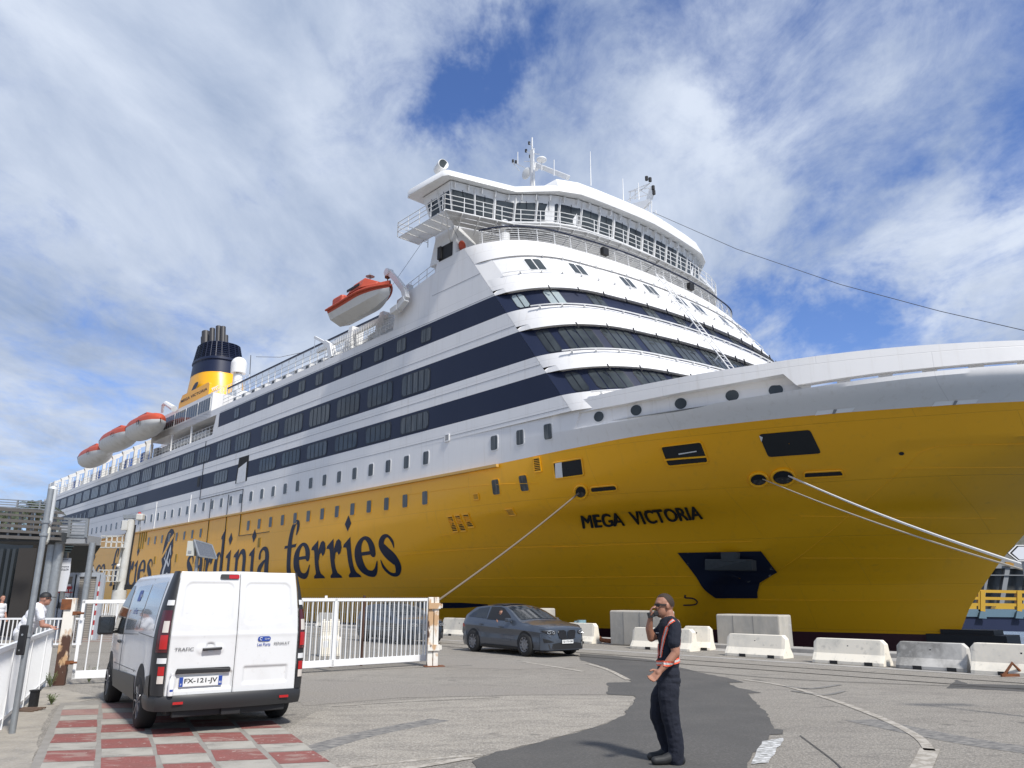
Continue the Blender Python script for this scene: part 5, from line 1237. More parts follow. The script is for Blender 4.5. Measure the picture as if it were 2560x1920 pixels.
for c in range(5):
    xa, xb = x88[c]+.03, x88[c+1]-.03
    for k in range(-2, 5):
        for half, mb_, h_ in ((0, sb_r, .30), (.545, sb_g, .225)):
            yc = cen[c]+k*1.09+half; y0, y1 = yc-h_, yc+h_-.01
            if y1 > lim[c]+.2 or y0 < 7.6: continue
            if half == 0: name_, m_ = 'paving_slab', (redf if (yc > 12.2 or (c == 1 and yc > 11.5)) else redm)
            P = []
            for (x, y, t) in ((xa, y0, 0), (xb, y0, 1), (xb, y1, 1), (xa, y1, 0)):
                yy = y+(t-.5)*.10; xx = x+cdir[0]*(yy-8.8); P.append((xx+random.uniform(-.012, .012), yy+random.uniform(-.014, .014), .0115))
            t_ = MB(); t_.poly(P)
            if half == 0: t_.build('paving_slab', m_, kind='structure')
            else: t_.build('paving_slab', grym, kind='structure')
# ---- concrete barriers
cb_m = mat('white barrier concrete', (.80, .735, .61), .85, vary=True, noise=[(1.5, 7, ONE, .5, .7, (.50, .48, .42), .6), (7, 6, ONE, .58, .72, (.34, .32, .28), .5), (30, 3, ONE, .45, .7, (.70, .68, .63), .3)])
cbs_m = mat('stained barrier concrete', (.52, .50, .46), .85, vary=True, noise=[(1.1, 8, (1, 1, .7), .42, .6, (.22, .21, .19), .9), (9, 5, ONE, .5, .7, (.60, .58, .53), .4)])
blk_m = mat('grey block concrete', (.52, .475, .395), .85, vary=True, noise=[(.9, 7, (1, 1, .4), .45, .65, (.30, .29, .265), .8), (8, 6, ONE, .55, .7, (.5, .48, .45), .5)])
def barrier(s0, s1, d, h, label, m_=None, ch=.1, group='concrete barriers along the quay', rot=0):
    L = s1-s0; root = empty('concrete_barrier', Q((s0+s1)/2, d), SHIP_RZ+rot, label, 'barrier', group)
    prof = [(-.30, 0), (-.30, .08), (-.17, .26), (-.10, h), (.10, h), (.17, .26), (.30, .08), (.30, 0)]
    mb = MB(); mb.loft([[(x, y*(.93 if e else 1), z if not e else min(z, h-ch)) for y, z in prof] for x, e in ((-L/2, 1), (-L/2+ch, 0), (L/2-ch, 0), (L/2, 1))])
    mb.build('barrier_body', m_ or cb_m, root, bevel=.012)
    for x in (-L*.18, L*.55 if False else L*.30):
        k = MB(); k.box((x, -.285, .045), (.2, .06, .085)); k.build('lifting_slot', M['black'], root)
    k = MB(); k.box((L*.0, -.125, h*.72), (.035, .02, .035)); k.build('lifting_hole', M['black'], root)
    return root
def span(l, r): a, b = G(*l), G(*r); na = Vector(NV); ua = Vector(UV); return a.dot(ua), b.dot(ua), (a.dot(na)+b.dot(na))/2
a = span((1812, 1639), (1961.6, 1648.6)); barrier(a[0], a[1]-.05, a[2]+.3, .62, 'white concrete barrier standing in front of the tall grey block right of the guard')
a = span((2034.6, 1656), (2210, 1669)); barrier(a[0], a[1]-.05, a[2]+.3, .62, 'clean white concrete barrier between the tall block and the stained barrier')
a = span((2243, 1670), (2420, 1683)); barrier(a[0], a[1]-.05, a[2]+.3, .62, 'concrete barrier stained dark grey all over, second from the right', cbs_m)
a = span((2434, 1683), (2524, 1692.6)); barrier(a[0], a[0]+2.05, a[2]+.3, .66, 'white concrete barrier at the right edge with a rusty shackle before it')
a = span((1579, 1621), (1722, 1631)); barrier(a[0], a[1]-.05, a[2]+.3, .68, 'chalk white concrete barrier behind the guard with a worn foot')
a = span((1096, 1588), (1171, 1592)); barrier(a[0], a[0]+2.5, a[2]+.3, .76, 'white concrete barrier left of the grey car with a ragged foot')
a = span((1395, 1604), (1466, 1611)); barrier(a[1]-2.4, a[1], a[2]+.3, .72, 'white concrete barrier right behind the bonnet of the grey car')
a = span((1000, 1580), (1060, 1583)); barrier(a[1]-2.0, a[1], a[2]+.3, .76, 'white concrete barrier seen through the right end of the gate')
a = span((783, 1568), (834, 1570)); barrier(a[1]-2.0, a[1], a[2]+.3, .8, 'white concrete barrier far behind the gate near its left part')
a = span((1640, 1612), (1722, 1630)); barrier(a[1]-.9, a[1]+.05, a[2]+.0, .74, 'short end of a white barrier standing at the guard back', rot=.25)
def block(l, r, top, dshift, lab, dep=.8):
    a = span(l, r); h_ = top; root = empty('concrete_block', Q((a[0]+a[1])/2, a[2]+dshift), SHIP_RZ, lab, 'concrete block', 'tall concrete blocks on the quay')
    mb = MB(); L = a[1]-a[0]; mb.box((0, 0, h_/2), (L, dep, h_)); mb.build('block_body', blk_m, root, bevel=.05)
    k = MB()
    for x in (-L*.22, L*.1): k.box((x, -dep/2-.002, h_/2), (.03, .01, h_*.92))
    k.build('form_joint', mat('joint grey', (.26, .25, .23), .9) if 'joint grey' not in bpy.data.materials else bpy.data.materials['joint grey'], root)
block((1530, 1612), (1652, 1620), 1.2, .4, 'tall grey concrete block on the quay behind the guard radio hand')
block((1801, 1618), (1944, 1628), 1.1, .45, 'tall grey concrete block behind the white barrier right of the guard')
block((1323, 1592), (1350, 1594), 1.2, .5, 'tall concrete block far behind the roof of the grey car')
# pump on a small cart
pc = G(1530, 1607); root = empty('pump_cart', pc+Vector((-1.3, .4, 0)), SHIP_RZ, 'small pump with red and pale blue valves on a black wheeled cart', 'pump')
mb = MB(); mb.box((0, 0, .22), (1.0, .35, .06)); mb.box((-.2, 0, .34), (.06, .3, .2)); mb.box((.25, 0, .34), (.06, .3, .2)); mb.build('cart_frame', M['black'], root)
for x in (-.38, .38):
    for y in (-.2, .2): k = MB(); k.cyl((x, y-.03, .12), (x, y+.03, .12), .12, n=12); k.build('wheel', M['black'], root)
mb = MB(); mb.cyl((-1.05, 0, .55), (-.45, 0, .5), .09, .1, n=10); mb.cyl((-1.1, 0, .55), (-1.0, 0, .55), .14, n=8); mb.build('nozzle', M['red'], root, smooth=True)
mb = MB(); mb.cyl((-.45, 0, .48), (.3, 0, .48), .15, .16, n=12); mb.sphere((-.3, 0, .5), .2); mb.cyl((0, 0, .5), (0, 0, .78), .09, n=8); mb.cyl((.28, 0, .4), (.28, 0, .82), .17, n=12); mb.build('valve_body', mat('pale blue paint', (.20, .34, .38), .6, noise=[(8, 6, ONE, .45, .65, (.12, .12, .11), .7)]), root, smooth=True)
mb = MB(); mb.tube([(.3, 0, .5), (.6, 0, .5), (.85, 0, .35), (1.3, 0, .12), (2.2, .1, .08)], [.12, .1, .09, .08, .08], 8); mb.build('hose', M['rust'], root, smooth=True)
# rusty shackle
p = G(2536, 1692); mb = MB(); mb.tube([(-.22, 0, .03), (0, 0, .28), (.22, 0, .03)], .035, 6, closed=False); mb.bar((-.28, 0, .03), (.28, 0, .03), .06)
o = mb.build('shackle', M['rust'], label='rusty triangular shackle lying before the rightmost barrier', cat='shackle'); o.location = p
# mooring lines
def rope(name, A, B, sag, r, m_, label, grp):
    A, B = Vector(A), Vector(B); mb = MB(); mb.tube([A.lerp(B, t)-Vector((0, 0, sag*math.sin(PI*t))) for t in np.linspace(0, 1, 24)], r, 7)
    mb.build(name, m_, label=label, cat='rope', group=grp)
def worldhull(px, py, off=.05): X, Y, z = hullhit(px, py); x, y, z = hullface(X, z, off); return W(x, y, z)
A = worldhull(*cz(1238, 750)); rope('mooring_line', A, atdepth(1090, 1505, 33.0)-Vector((0, 0, .0)), .12, .045, mat('dark rope', (.16, .13, .10), .9), 'thin dark mooring line running down from the round hole left of the ship name', 'mooring lines')
A = worldhull(*cb(500, 1130)); B = atdepth(2530, 1385, 20.5); rope('mooring_line', A, A+(B-A)*1.4, .25, .042, M['ropew'], 'thick white mooring line, upper of the two on the bow', 'mooring lines')
A = worldhull(*cb(310, 1152)); B = atdepth(2560, 1403, 20.5); rope('mooring_line', A, A+(B-A)*1.4, .3, .026, M['rope'], 'thin brownish mooring line, lower of the two on the bow', 'mooring lines')
# black fender pontoon by the stem
mb = SB(); mb.box((-14.4, -.3, -.75), (3.6, 2.0, 1.3)); mb.box((-14.4, -.3, .0), (2.4, 1.4, .25)); mb.build('fender_pontoon', M['black'], ship)
# ---- link span and cabin past the bow
ls = empty('link_span', (0, 0, 0), 0, 'navy and pale blue steel ramp with yellow railing beyond the bow', 'ramp')
YD = 52.0
def L5(x, y, d=YD): return atdepth(2100+x/3.7696, 1300+y/3.7696, d)
def slab(mb, pix, d, dep, mi=0): P = [L5(*q, d) for q in pix]; mb.prism(P, (0, dep, 0), mi)
mb = MB(); slab(mb, [(1000, 905), (2600, 925), (2600, 1075), (1000, 1035)], YD, 4); mb.build('girder', mat('dark blue steel', (.012, .02, .06), .5), ls)
mb = MB(); slab(mb, [(1000, 838), (2600, 858), (2600, 930), (1000, 908)], YD-.1, 4)
for x in (1340, 1685): slab(mb, [(x-15, 860), (x+25, 862), (x+45, 930), (x-30, 926)], YD-.3, .15)
mb.build('deck_edge', mat('pale blue steel', (.13, .21, .27), .5), ls)
yl = mat('rail yellow', (.55, .33, .03), .5)
mb = MB()
for x in (1310, 1335, 1680, 2030): mb.bar(L5(x, 670), L5(x, 860), .3 if x > 1320 else .2)
for y0, y1 in ((668, 682), (735, 748), (795, 802)): mb.bar(L5(900, y0-5), L5(2600, y1+12), .18)
mb.build('railing', yl, ls)
mb = MB(); slab(mb, [(1480, 800), (2600, 815), (2600, 856), (1460, 838)], YD+2, .5); slab(mb, [(900, 790), (1330, 790), (1330, 850), (900, 850)], YD+2, .5); mb.build('machinery_cover', yl, ls)
cabn = empty('terminal_building', (0, 0, 0), 0, 'pale grey portal frame building with dark glazing behind the yellow railing', 'building')
gm2 = mat('grey cladding', (.24, .25, .26), .6, noise=[(.8, 5, ONE, .4, .7, (.2, .205, .21), .7)])
mb = MB(); slab(mb, [(1300, 370), (2700, 370), (2700, 460), (1300, 455)], 62, 6); 
for x, w_ in ((1350, 25), (1520, 45), (1740, 35)): mb.prism([L5(x+40, 455, 61.9), (L5(x+40+w_, 455, 61.9)), L5(x-30+w_, 860, 61.9), L5(x-30, 860, 61.9)], (0, .4, 0))
mb.prism([L5(1380, 515, 61.8), L5(2600, 520, 61.8), L5(2600, 528, 61.8), L5(1380, 523, 61.8)], (0, .3, 0)); mb.build('frame', gm2, cabn)
mb = MB(); slab(mb, [(1000, 455), (2700, 455), (2700, 860), (1000, 860)], 63, .2); mb.build('glazing', mat('smoky glazing', (.055, .06, .06), .3, noise=[(1.2, 4, (3, 1, .3), .4, .7, (.10, .10, .095), .7)]), cabn)
mb = MB(); slab(mb, [(1560, 395), (1640, 398), (1638, 436), (1560, 430)], 61.7, .1); mb.build('wall_sign', mat('orange board', (.38, .2, .03), .6), cabn)
# rocky hill peeping above
mb = MB(); slab(mb, [(1250, 380), (1500, 300), (1640, 230), (1734, 150), (1900, 60), (2700, 60), (2700, 400)], 150, 20); mb.build('hills', mat('rocky hillside', (.20, .19, .17), .95, noise=[(.4, 8, ONE, .4, .6, (.08, .09, .05), .8)]), kind='structure')
# white arrow sign at the right edge
sg = empty('direction_sign', G(2572, 1800), 0, 'white arrow shaped direction sign with a black border cut by the right edge', 'sign')
D_ = G(2572, 1800).y
def LS(x, y): return Vector(atdepth(2100+x/3.7696, 1300+y/3.7696, D_))-Vector(sg.location)
mb = MB(); mb.prism([LS(*q) for q in ((1583, 312), (1660, 235), (2300, 235), (2300, 388), (1680, 388))], (0, .03, 0)); mb.build('border', M['black'], sg)
mb = MB(); mb.prism([LS(*q)-Vector((0, .006, 0)) for q in ((1620, 312), (1680, 252), (2290, 252), (2290, 373), (1690, 373))], (0, .02, 0)); mb.build('face', mat('sign face', (.60, .62, .66), .4), sg)
mb = MB(); mb.prism([LS(*q)-Vector((0, .003, 0)) for q in ((1583, 312), (1660, 235), (2300, 235), (2300, 243), (1665, 243), (1597, 312), (1683, 380), (2300, 380), (2300, 388), (1680, 388))], (0, .02, 0)); mb.build('edge', M['white2'], sg)
mb = MB(); mb.cyl((.35, .05, 0), (.35, .05, 2.2), .035); mb.build('pole', M['galv'], sg)
# ================================================================== gates, fences
gw = mat('gate white', (.78, .78, .77), .45, noise=[(5, 6, ONE, .6, .75, (.6, .52, .42), .4)])
rustw = mat('peeling white paint over rust', (.74, .71, .64), .6, vary=True, noise=[(2.1, 7, (1, 1, .5), .47, .53, (.46, .25, .09), .85), (1.4, 8, (1.3, 1.3, .7), .52, .55, (.075, .035, .022), 1.0)])
pR, pL = Vector((-2.0, 20.3, 0)), Vector((-8.85, 16.06, 0))
rp = empty('gate_post', pR, .3, 'rust eaten white gate post at the right end of the long gate', 'gate post', 'rusty gate posts')
mb = MB(); mb.box((-.06, 0, .83), (.13, .13, 1.66)); mb.box((.08, 0, .83), (.12, .16, 1.66)); mb.build('post_shaft', rustw, rp, bevel=.01)
for z in (1.45, .45): k = MB(); k.box((.02, -.07, z), (.3, .1, .14)); k.cyl((.2, -.08, z-.05), (.2, -.08, z+.05), .03, n=8); k.build('hinge', rustw, rp)
mb = MB(); mb.box((.05, -.05, .012), (.5, .3, .02)); mb.build('base_plate', M['rust'], rp)
lp_ = empty('gate_post', pL, .3, 'rust stained square white gate post beside the white panelled fence', 'gate post', 'rusty gate posts')
mb = MB(); mb.box((0, 0, .82), (.2, .2, 1.64)); mb.build('post_shaft', rustw, lp_, bevel=.01)
mb = MB(); mb.box((-.06, -.02, 1.52), (.18, .22, .2)); mb.build('rust_patch', M['rust'], lp_)
for z in (1.35, .42): k = MB(); k.box((.14, -.08, z), (.14, .06, .07)); k.cyl((.16, -.12, z), (.28, -.12, z), .02, n=6); k.build('hinge', M['rust'], lp_)
def gate(name, a, b, h, label, n, div=(), zb=.1):
    a, b = Vector(a), Vector(b); d = b-a; root = empty(name, a, math.atan2(d.y, d.x), label, 'gate', 'white barred gate leaves'); L = d.length
    mb = MB(); mb.box((L/2, 0, h-.03), (L, .05, .07)); mb.box((L/2, 0, zb+.08), (L, .05, .15)); mb.box((.03, 0, (h+zb)/2), (.06, .05, h-zb)); mb.box((L-.03, 0, (h+zb)/2), (.06, .05, h-zb))
    for t in div: mb.box((L*t, -.005, (h+zb)/2), (.07, .06, h-zb))
    mb.build('frame', gw, root, bevel=.005)
    mb = MB()
    for i in range(1, n):
        x = L*i/n; mb.cyl((x, 0, zb+.1), (x, 0, h-.05), .014, n=6)
    mb.build('bars', gw, root, smooth=True)
    k = MB(); k.box((L*.5, 0, h+.03), (.06, .02, .07)); k.build('lug', gw, root)
    return root
gR = gate('barred_gate', (-2.16, 20.72, 0), (-6.6, 16.9, 0), 1.63, 'long white barred gate leaf standing open between the van and the right rusty post', 45, (.455,))
mb = MB(); mb.box((2.67, -.03, .17), (.09, .03, .17)); mb.build('rust_spot', M['rust'], gR)
gate('barred_gate', (-8.68, 16.15, 0), (-5.6, 17.75, 0), 1.6, 'short white barred gate leaf between the left rusty post and the van', 16)
# welded mesh fence behind the right leaf
A_, B_ = Vector((-2.25, 21.6, 0)), Vector((-7.6, 17.7, 0)); d = B_-A_; L = d.length
mf = empty('mesh_fence', A_, math.atan2(d.y, d.x), 'fine welded mesh fence standing just behind the long white gate', 'fence')
mb = MB()
for x in np.arange(0, L, .055): mb.bar((x, 0, .05), (x, 0, 1.66), .011)
for z in (.1, .3, .85, .9, .95, 1.3, 1.55, 1.62): mb.bar((0, -.02, z), (L, -.02, z), .006)
mb.build('wire_mesh', M['galv'], mf)
for x in (1.9, 4.2, 6.4): k = MB(); k.cyl((x, 0, 0), (x, 0, 1.7), .035, n=8); k.build('post', rustw, mf)
# panelled railing at the left foreground
fd = (Vector((-9.01, 15.85, 0))-Vector((-6.74, 11.01, 0))); FL = fd.length; fd.normalize()
st = Vector((-6.74, 11.01, 0))-fd*2.2; L = FL+2.2
fr = empty('white_fence', st, math.atan2(fd.y, fd.x), 'white barred fence in the left foreground running to the rusty post', 'fence')
for x in (.0, 1.95, 4.05, 6.2, L):
    k = MB(); k.box((x, 0, .53), (.06, .06, 1.06)); k.build('post', gw, fr)
mb = MB(); mb.box((L/2, 0, 1.04), (L, .06, .06)); mb.box((L/2, 0, .12), (L, .04, .05)); mb.build('rails', gw, fr)
mb = MB()
for x in np.arange(.08, L, .1): mb.box((x, 0, .58), (.022, .03, .9))
mb.build('bars', gw, fr)
ft = empty('white_fence', Vector((-22, 27.5, 0)), .02, 'low white barred fence behind the man in the white polo shirt', 'fence')
mb = MB(); mb.box((3.6, 0, .95), (7.4, .05, .06)); mb.box((3.6, 0, .12), (7.4, .05, .05))
for x in np.arange(0, 7.3, .14): mb.box((x, 0, .53), (.03, .03, .84))
mb.build('panel', gw, ft)
# far white fence seen left of the van
a_, b_ = G(239, 1588), G(330, 1590)
ff = empty('white_fence', a_, math.atan2((b_-a_).y, (b_-a_).x), 'white barred fence panel far behind, seen between the ticket booth and the van', 'fence')
mb = MB(); L = 3.6; mb.box((L/2, 0, 1.5), (L, .05, .12)); mb.box((.05, 0, .8), (.14, .1, 1.6)); mb.box((L/2, 0, .15), (L, .05, .1))
for x in np.arange(.1, L, .13): mb.box((x, 0, .8), (.035, .03, 1.35))
mb.build('panel', gw, ff)
# white plastic barrier
p = G(822, 1640); pb = empty('plastic_barrier', p, .35, 'white plastic water filled barrier standing behind the gate', 'barrier')
mb = MB(); mb.loft([[(-.3, -.25, 0), (.3, -.25, 0), (.3, .25, 0), (-.3, .25, 0)], [(-.3, -.22, .5), (.3, -.22, .5), (.3, .22, .5), (-.3, .22, .5)], [(-.27, -.11, .55), (.27, -.11, .55), (.27, .11, .55), (-.27, .11, .55)], [(-.27, -.09, .98), (.27, -.09, .98), (.27, .09, .98), (-.27, .09, .98)]])
for x in (-.2, .0, .2): mb.box((x, 0, 1.0), (.1, .14, .06))
mb.build('shell', cb_m, pb, bevel=.04)
for x in (-.14, .14): k = MB(); k.box((x, -.225, .28), (.16, .02, .3)); k.build('moulded_panel', M['white2'], pb, bevel=.02)
# ---- near lamp post with its two light boxes
lb = G(30, 1834); lp2 = empty('sign_post', lb, 0, 'galvanised post in the left foreground carrying two narrow boxes seen edge on', 'post')
dl = lb.y
def lv(px, py, d=dl): return Vector(atdepth(px, py, d))-Vector(lb)
top = lv(114, 1222); mb = MB(); mb.cyl((0, 0, 0), (0, 0, top.z), .038, n=14); mb.build('pole', M['galv'], lp2, smooth=True)
def ebox(px0, py0, px1, py1, w_, name, m_):
    a = lv(px0, py0); b = lv(px1, py1); mb = MB(); zc = (a.z+b.z)/2; h = abs(a.z-b.z)
    c_ = (a+b)/2; dv = Vector((-6.3, 10.5, 0)).normalized(); mb.box((c_.x+dv.x*.15, c_.y+dv.y*.15+.08, zc), (w_, .42, h), rz=.54); return mb.build(name, m_, lp2, bevel=.045)
ebox(118, 1213, 118, 1312, .11, 'light_box', mat('grey white plastic', (.55, .57, .58), .4)); ebox(106, 1314, 106, 1358, .10, 'light_box', mat('old white plastic', (.60, .59, .52), .5))
a = lv(48, 1562); b = lv(48, 1637); mb = MB(); mb.box((-.02, -.07, (a.z+b.z)/2), (.11, .03, a.z-b.z)); mb.build('black_plate', M['black'], lp2, bevel=.04)
mb = MB(); mb.cyl((-.02, -.09, a.z-.12), (-.02, -.083, a.z-.12), .014, n=8); mb.cyl((-.03, -.09, b.z+.06), (-.03, -.083, b.z+.06), .01, n=8); mb.build('bolt', M['galv'], lp2)
for z in (1.16, 2.45, 2.62): k = MB(); k.cyl((0, 0, z), (0, 0, z+.035), .053, n=12); k.build('clamp', M['galv'], lp2)
# stub bollard, scrap boards, weeds
p = G(82, 1768); mb = MB(); mb.box((0, 0, .12), (.1, .1, .24)); mb.box((0, 0, .245), (.12, .12, .02)); o = mb.build('post_stub', M['black'], label='short black post stub at the foot of the white fence', cat='post'); o.location = p
p = G(68, 1778)
for i in range(4):
    mb = MB(); mb.box((0, 0, .012), (.5-.06*i, .05, .02)); o = mb.build('scrap_board', mat('rotten board', (.13, .085, .06), .9) if i == 0 else bpy.data.materials['rotten board'], label='%s rotten brown board lying in the small pile beside the black post stub' % ['longest and lowest', 'second longest', 'second shortest', 'shortest and topmost'][i], cat='board', group='scrap boards by the fence'); o.location = (p.x-.1+.04*i, p.y-.05+.06*i, .006+.004*i); o.rotation_euler = (0, .02, .15*i-.2)
leafm = mat('weed green', (.10, .13, .045), .7)
for px, py, hh, lab in ((125, 1718, .28, 'green weed growing at the foot of the left rusty post'), (128, 1762, .16, 'low green weed on the dusty ground before the rusty post'), (222, 1706, .3, 'dry thin weed growing under the short gate leaf')):
    p = G(px, py); mb = MB()
    for i in range(22):
        a = random.uniform(0, 6.28); l_ = hh*random.uniform(.4, 1); q = Vector((math.cos(a)*l_*.5, math.sin(a)*l_*.5, l_)); mb.bar((0, 0, 0), q, .006)
        for t in (.5, .75, 1): c = q*t; e = Vector((random.uniform(-1, 1), random.uniform(-1, 1), .3))*.03; mb.poly([c, c+e+Vector((.01, 0, 0)), c+e*1.8, c+e-Vector((.012, 0, 0))])
    o = mb.build('weed', leafm, label=lab, cat='weed'); o.location = p
# ================================================================== left background
gl_ = mat('walkway wood', (.125, .115, .105), .8, noise=[(3, 6, (1, 1, 6), .4, .7, (.085, .078, .07), .8)])
wk = empty('footbridge', (0, 0, 0), 0, 'raised footbridge with weathered wooden slats and grey steel columns', 'footbridge')
WD = 30.0
def zq(x, y): return x/5.53, 1180+y/5.53
def K(x, y, d=WD): return atdepth(*zq(x, y), d)
mb = MB(); sl_ = [(490, 545, 548, 580), (565, 600, 625, 655), (645, 690, 690, 730), (720, 762, 760, 800), (795, 838, 835, 870), (882, 925, 905, 945)]
for y0, y1, y2, y3 in sl_:
    P = [K(-300, y0-25), K(860 if y0 < 600 else 825, y2), K(860 if y0 < 600 else 825, y3), K(-300, y1-25)]; mb.prism(P, (0, .12, 0))
mb.build('slats', gl_, wk)
mb = MB(); 
for x in (-260, -60, 130, 280, 445, 600, 725, 765): 
    mb.prism([K(x-14, 520, WD+.15), K(x+14, 523, WD+.15), K(x-16, 930, WD+.15), K(x-44, 925, WD+.15)], (0, .1, 0))
mb.build('uprights', M['galv'], wk)
mb = MB()
for y in (372, 408, 440, 475): mb.bar(K(-300, y-12, WD+3), K(640, y+42, WD+3), .04)
for x in (-60, 245, 560): mb.bar(K(x+5, 385, WD+3), K(x-15, 520, WD+3), .06)
mb.build('railing', M['galv'], wk)
P0, P1_ = K(-300, 905), K(815, 950)
mb = MB(); mb.box(((P0.x+P1_.x)/2, WD+1.3, (P0.z+P1_.z)/2+.1), (P1_.x-P0.x, 2.2, .35)); mb.build('deck', mat('underside steel', (.05, .055, .06), .7), wk)
# landing with bars, right part
mb = MB(); a = K(815, 905, WD+.6); b = K(1190, 960, WD+.6); mb.box(((a.x+b.x)/2, WD+1.1, (a.z+b.z)/2), (b.x-a.x, 1.2, .32)); mb.build('landing', M['grey'], wk)
mb = MB()
for y in (645, 690, 735, 775, 815, 855, 890): mb.bar(K(820, y, WD+.5), K(1215, y+12, WD+.5), .06 if y > 650 else .09)
for x0, x1 in ((975, 950), (1215, 1190)): mb.bar(K(x0, 650, WD+.5), K(x1, 900, WD+.5), .1)
mb.build('landing_railing', M['galv'], wk)
mb = MB(); mb.prism([K(830, 735, WD+1.7), K(1190, 745, WD+1.7), K(1180, 890, WD+1.7), K(820, 880, WD+1.7)], (0, .05, 0)); mb.build('landing_panel', mat('pale panel', (.38, .39, .41), .5), wk)
for x, y0, w_ in ((590, 990, .34), (690, 950, .36), (1150, 960, .24)):
    p = K(x, 960); px_ = p.x; mb = MB(); mb.cyl((px_, WD+.7, -.1), (px_, WD+.7, K(x, y0).z), w_/2, n=16); mb.build('column', M['galv'], wk, smooth=True)
# escalator-like dark stairs under the deck
mb = MB(); P = [K(735, 960, WD+3), K(1060, 975, WD+3), K(905, 1200, WD+3), K(690, 1600, WD+3), K(640, 1600, WD+3)]; mb.prism(P, (0, 2.0, 0)); 
mb.build('stair_underside', mat('dark stair steel', (.018, .024, .026), .6), wk)
mb = MB()
for i in range(16):
    y = 985+i*38; mb.bar(K(735-i*6, y, WD+2.95), K(1040-i*22 if i < 12 else 780, y+8, WD+2.95), .06, .05)
mb.build('stair_tread', mat('stair edge', (.05, .07, .075), .5), wk, kind='stuff')
bk = empty('dark_kiosk', (0, 0, 0), 0, 'dark glazed kiosk under the footbridge behind the man in white', 'kiosk')
mb = MB(); a = K(-300, 1010, WD+6); b = K(460, 1010, WD+6); mb.box(((a.x+b.x)/2, WD+7, 1.9), (b.x-a.x, 2, 5.2)); mb.build('wall', mat('kiosk dark', (.02, .026, .032), .35), bk)
mb = MB()
for x in (20, 110, 190, 330, 430): c = K(x, 1200, WD+5.9); mb.box((c.x, WD+5.9, 1.9), (.14, .14, 3.8))
mb.build('mullion', mat('mullion dark', (.035, .042, .048), .5), bk)
mb = MB(); c = K(390, 1200, WD+5.5); mb.box((c.x, WD+5.5, 1.9), (.8, .3, 3.8)); mb.build('pier', mat('brown pier', (.035, .031, .028), .8), bk)
# palms
def palm(x, y, d, h, lab, r=1.6):
    b = atdepth(*zq(x, y), d); root = empty('palm_tree', (b.x, d, 0), 0, lab, 'palm tree', 'palm trees behind the footbridge')
    mb = MB(); mb.tube([(0, 0, 0), (.05, 0, b.z*.5), (0, 0, b.z)], [.25, .2, .18], 8); mb.build('trunk', mat('palm trunk', (.10, .08, .06), .9) if 'palm trunk' not in bpy.data.materials else bpy.data.materials['palm trunk'], root)
    mb = MB()
    for i in range(26):
        a = random.uniform(0, 6.28); el = random.uniform(-.2, 1.3); P = []
        for t in np.linspace(0, 1, 7): P.append(Vector((math.cos(a)*math.cos(el)*r*t, math.sin(a)*math.cos(el)*r*t, b.z+math.sin(el)*r*t-1.0*r*t*t*.7)))
        for j in range(6):
            p, q = P[j], P[j+1]; s_ = (q-p).cross(Vector((0, 0, 1))).normalized()
            for k in range(5):
                c = p.lerp(q, k/5)
                for sg_ in (-1, 1): e = c+s_*sg_*.34*r/1.6*(1-.5*j/6)+Vector((0, 0, -.18))+(q-p)*.6; mb.poly([c, c+(q-p)*.14, e])
    mb.build('crown', mat('palm leaf', (.055, .075, .035), .6, noise=[(2, 3, ONE, .4, .7, (.10, .115, .06), .8)]) if 'palm leaf' not in bpy.data.materials else bpy.data.materials['palm leaf'], root)
palm(440, 520, 60, 8, 'palm crown showing above the slats in the middle of the footbridge', 2.2); palm(540, 520, 64, 8, 'palm crown nearest to the light boxes of the post', 2.4)
palm(60, 620, 62, 8, 'palm crown behind the footbridge at the left edge', 2.2); palm(250, 600, 70, 8, 'dim palm crown seen between slats left of the middle', 2.0)
palm(60, 1250, 50, 4, 'palm seen low under the footbridge beside the kiosk', 1.8)
# welcome banner
bp = atdepth(165, 1480, 31.0); bn = empty('welcome_banner', (bp.x, 31.0, 0), 0, 'tall white banner sign reading Bienvenue a TOULON on a pole', 'banner')
def BL(x, y, dy=0): v = K(x, y, 31.0)-Vector((bp.x, 31.0, 0)); v.y = dy; return v
mb = MB(); mb.prism([BL(808, 1188), BL(982, 1190), BL(958, 1420), BL(905, 1650), BL(755, 1650)], (0, .04, 0)); mb.build('panel', mat('banner white', (.68, .69, .72), .5), bn)
mb = MB(); mb.bar(BL(908, 1108, .08), BL(840, 1750, .08), .12); mb.build('pole', M['galv'], bn)
for txt, (x0, y0, x1, y1), s_ in (('Bienvenue', (812, 1318, 952, 1296), .1), ('à TOULON', (806, 1362, 944, 1335), .1), ('MEDITERRANEE', (845, 1213, 945, 1201), 0)):
    vs, fs = textpolys(txt, .02); a, b = BL(x0, y0), BL(x1, y0); hh = BL(x0, y1).z-a.z
    mb = MB(); mb.add([(a.x+(b.x-a.x)*u+v*.02, -.006, a.z+hh*v) for u, v in vs], fs); mb.build('lettering', M['navy'], bn, fixn=False)
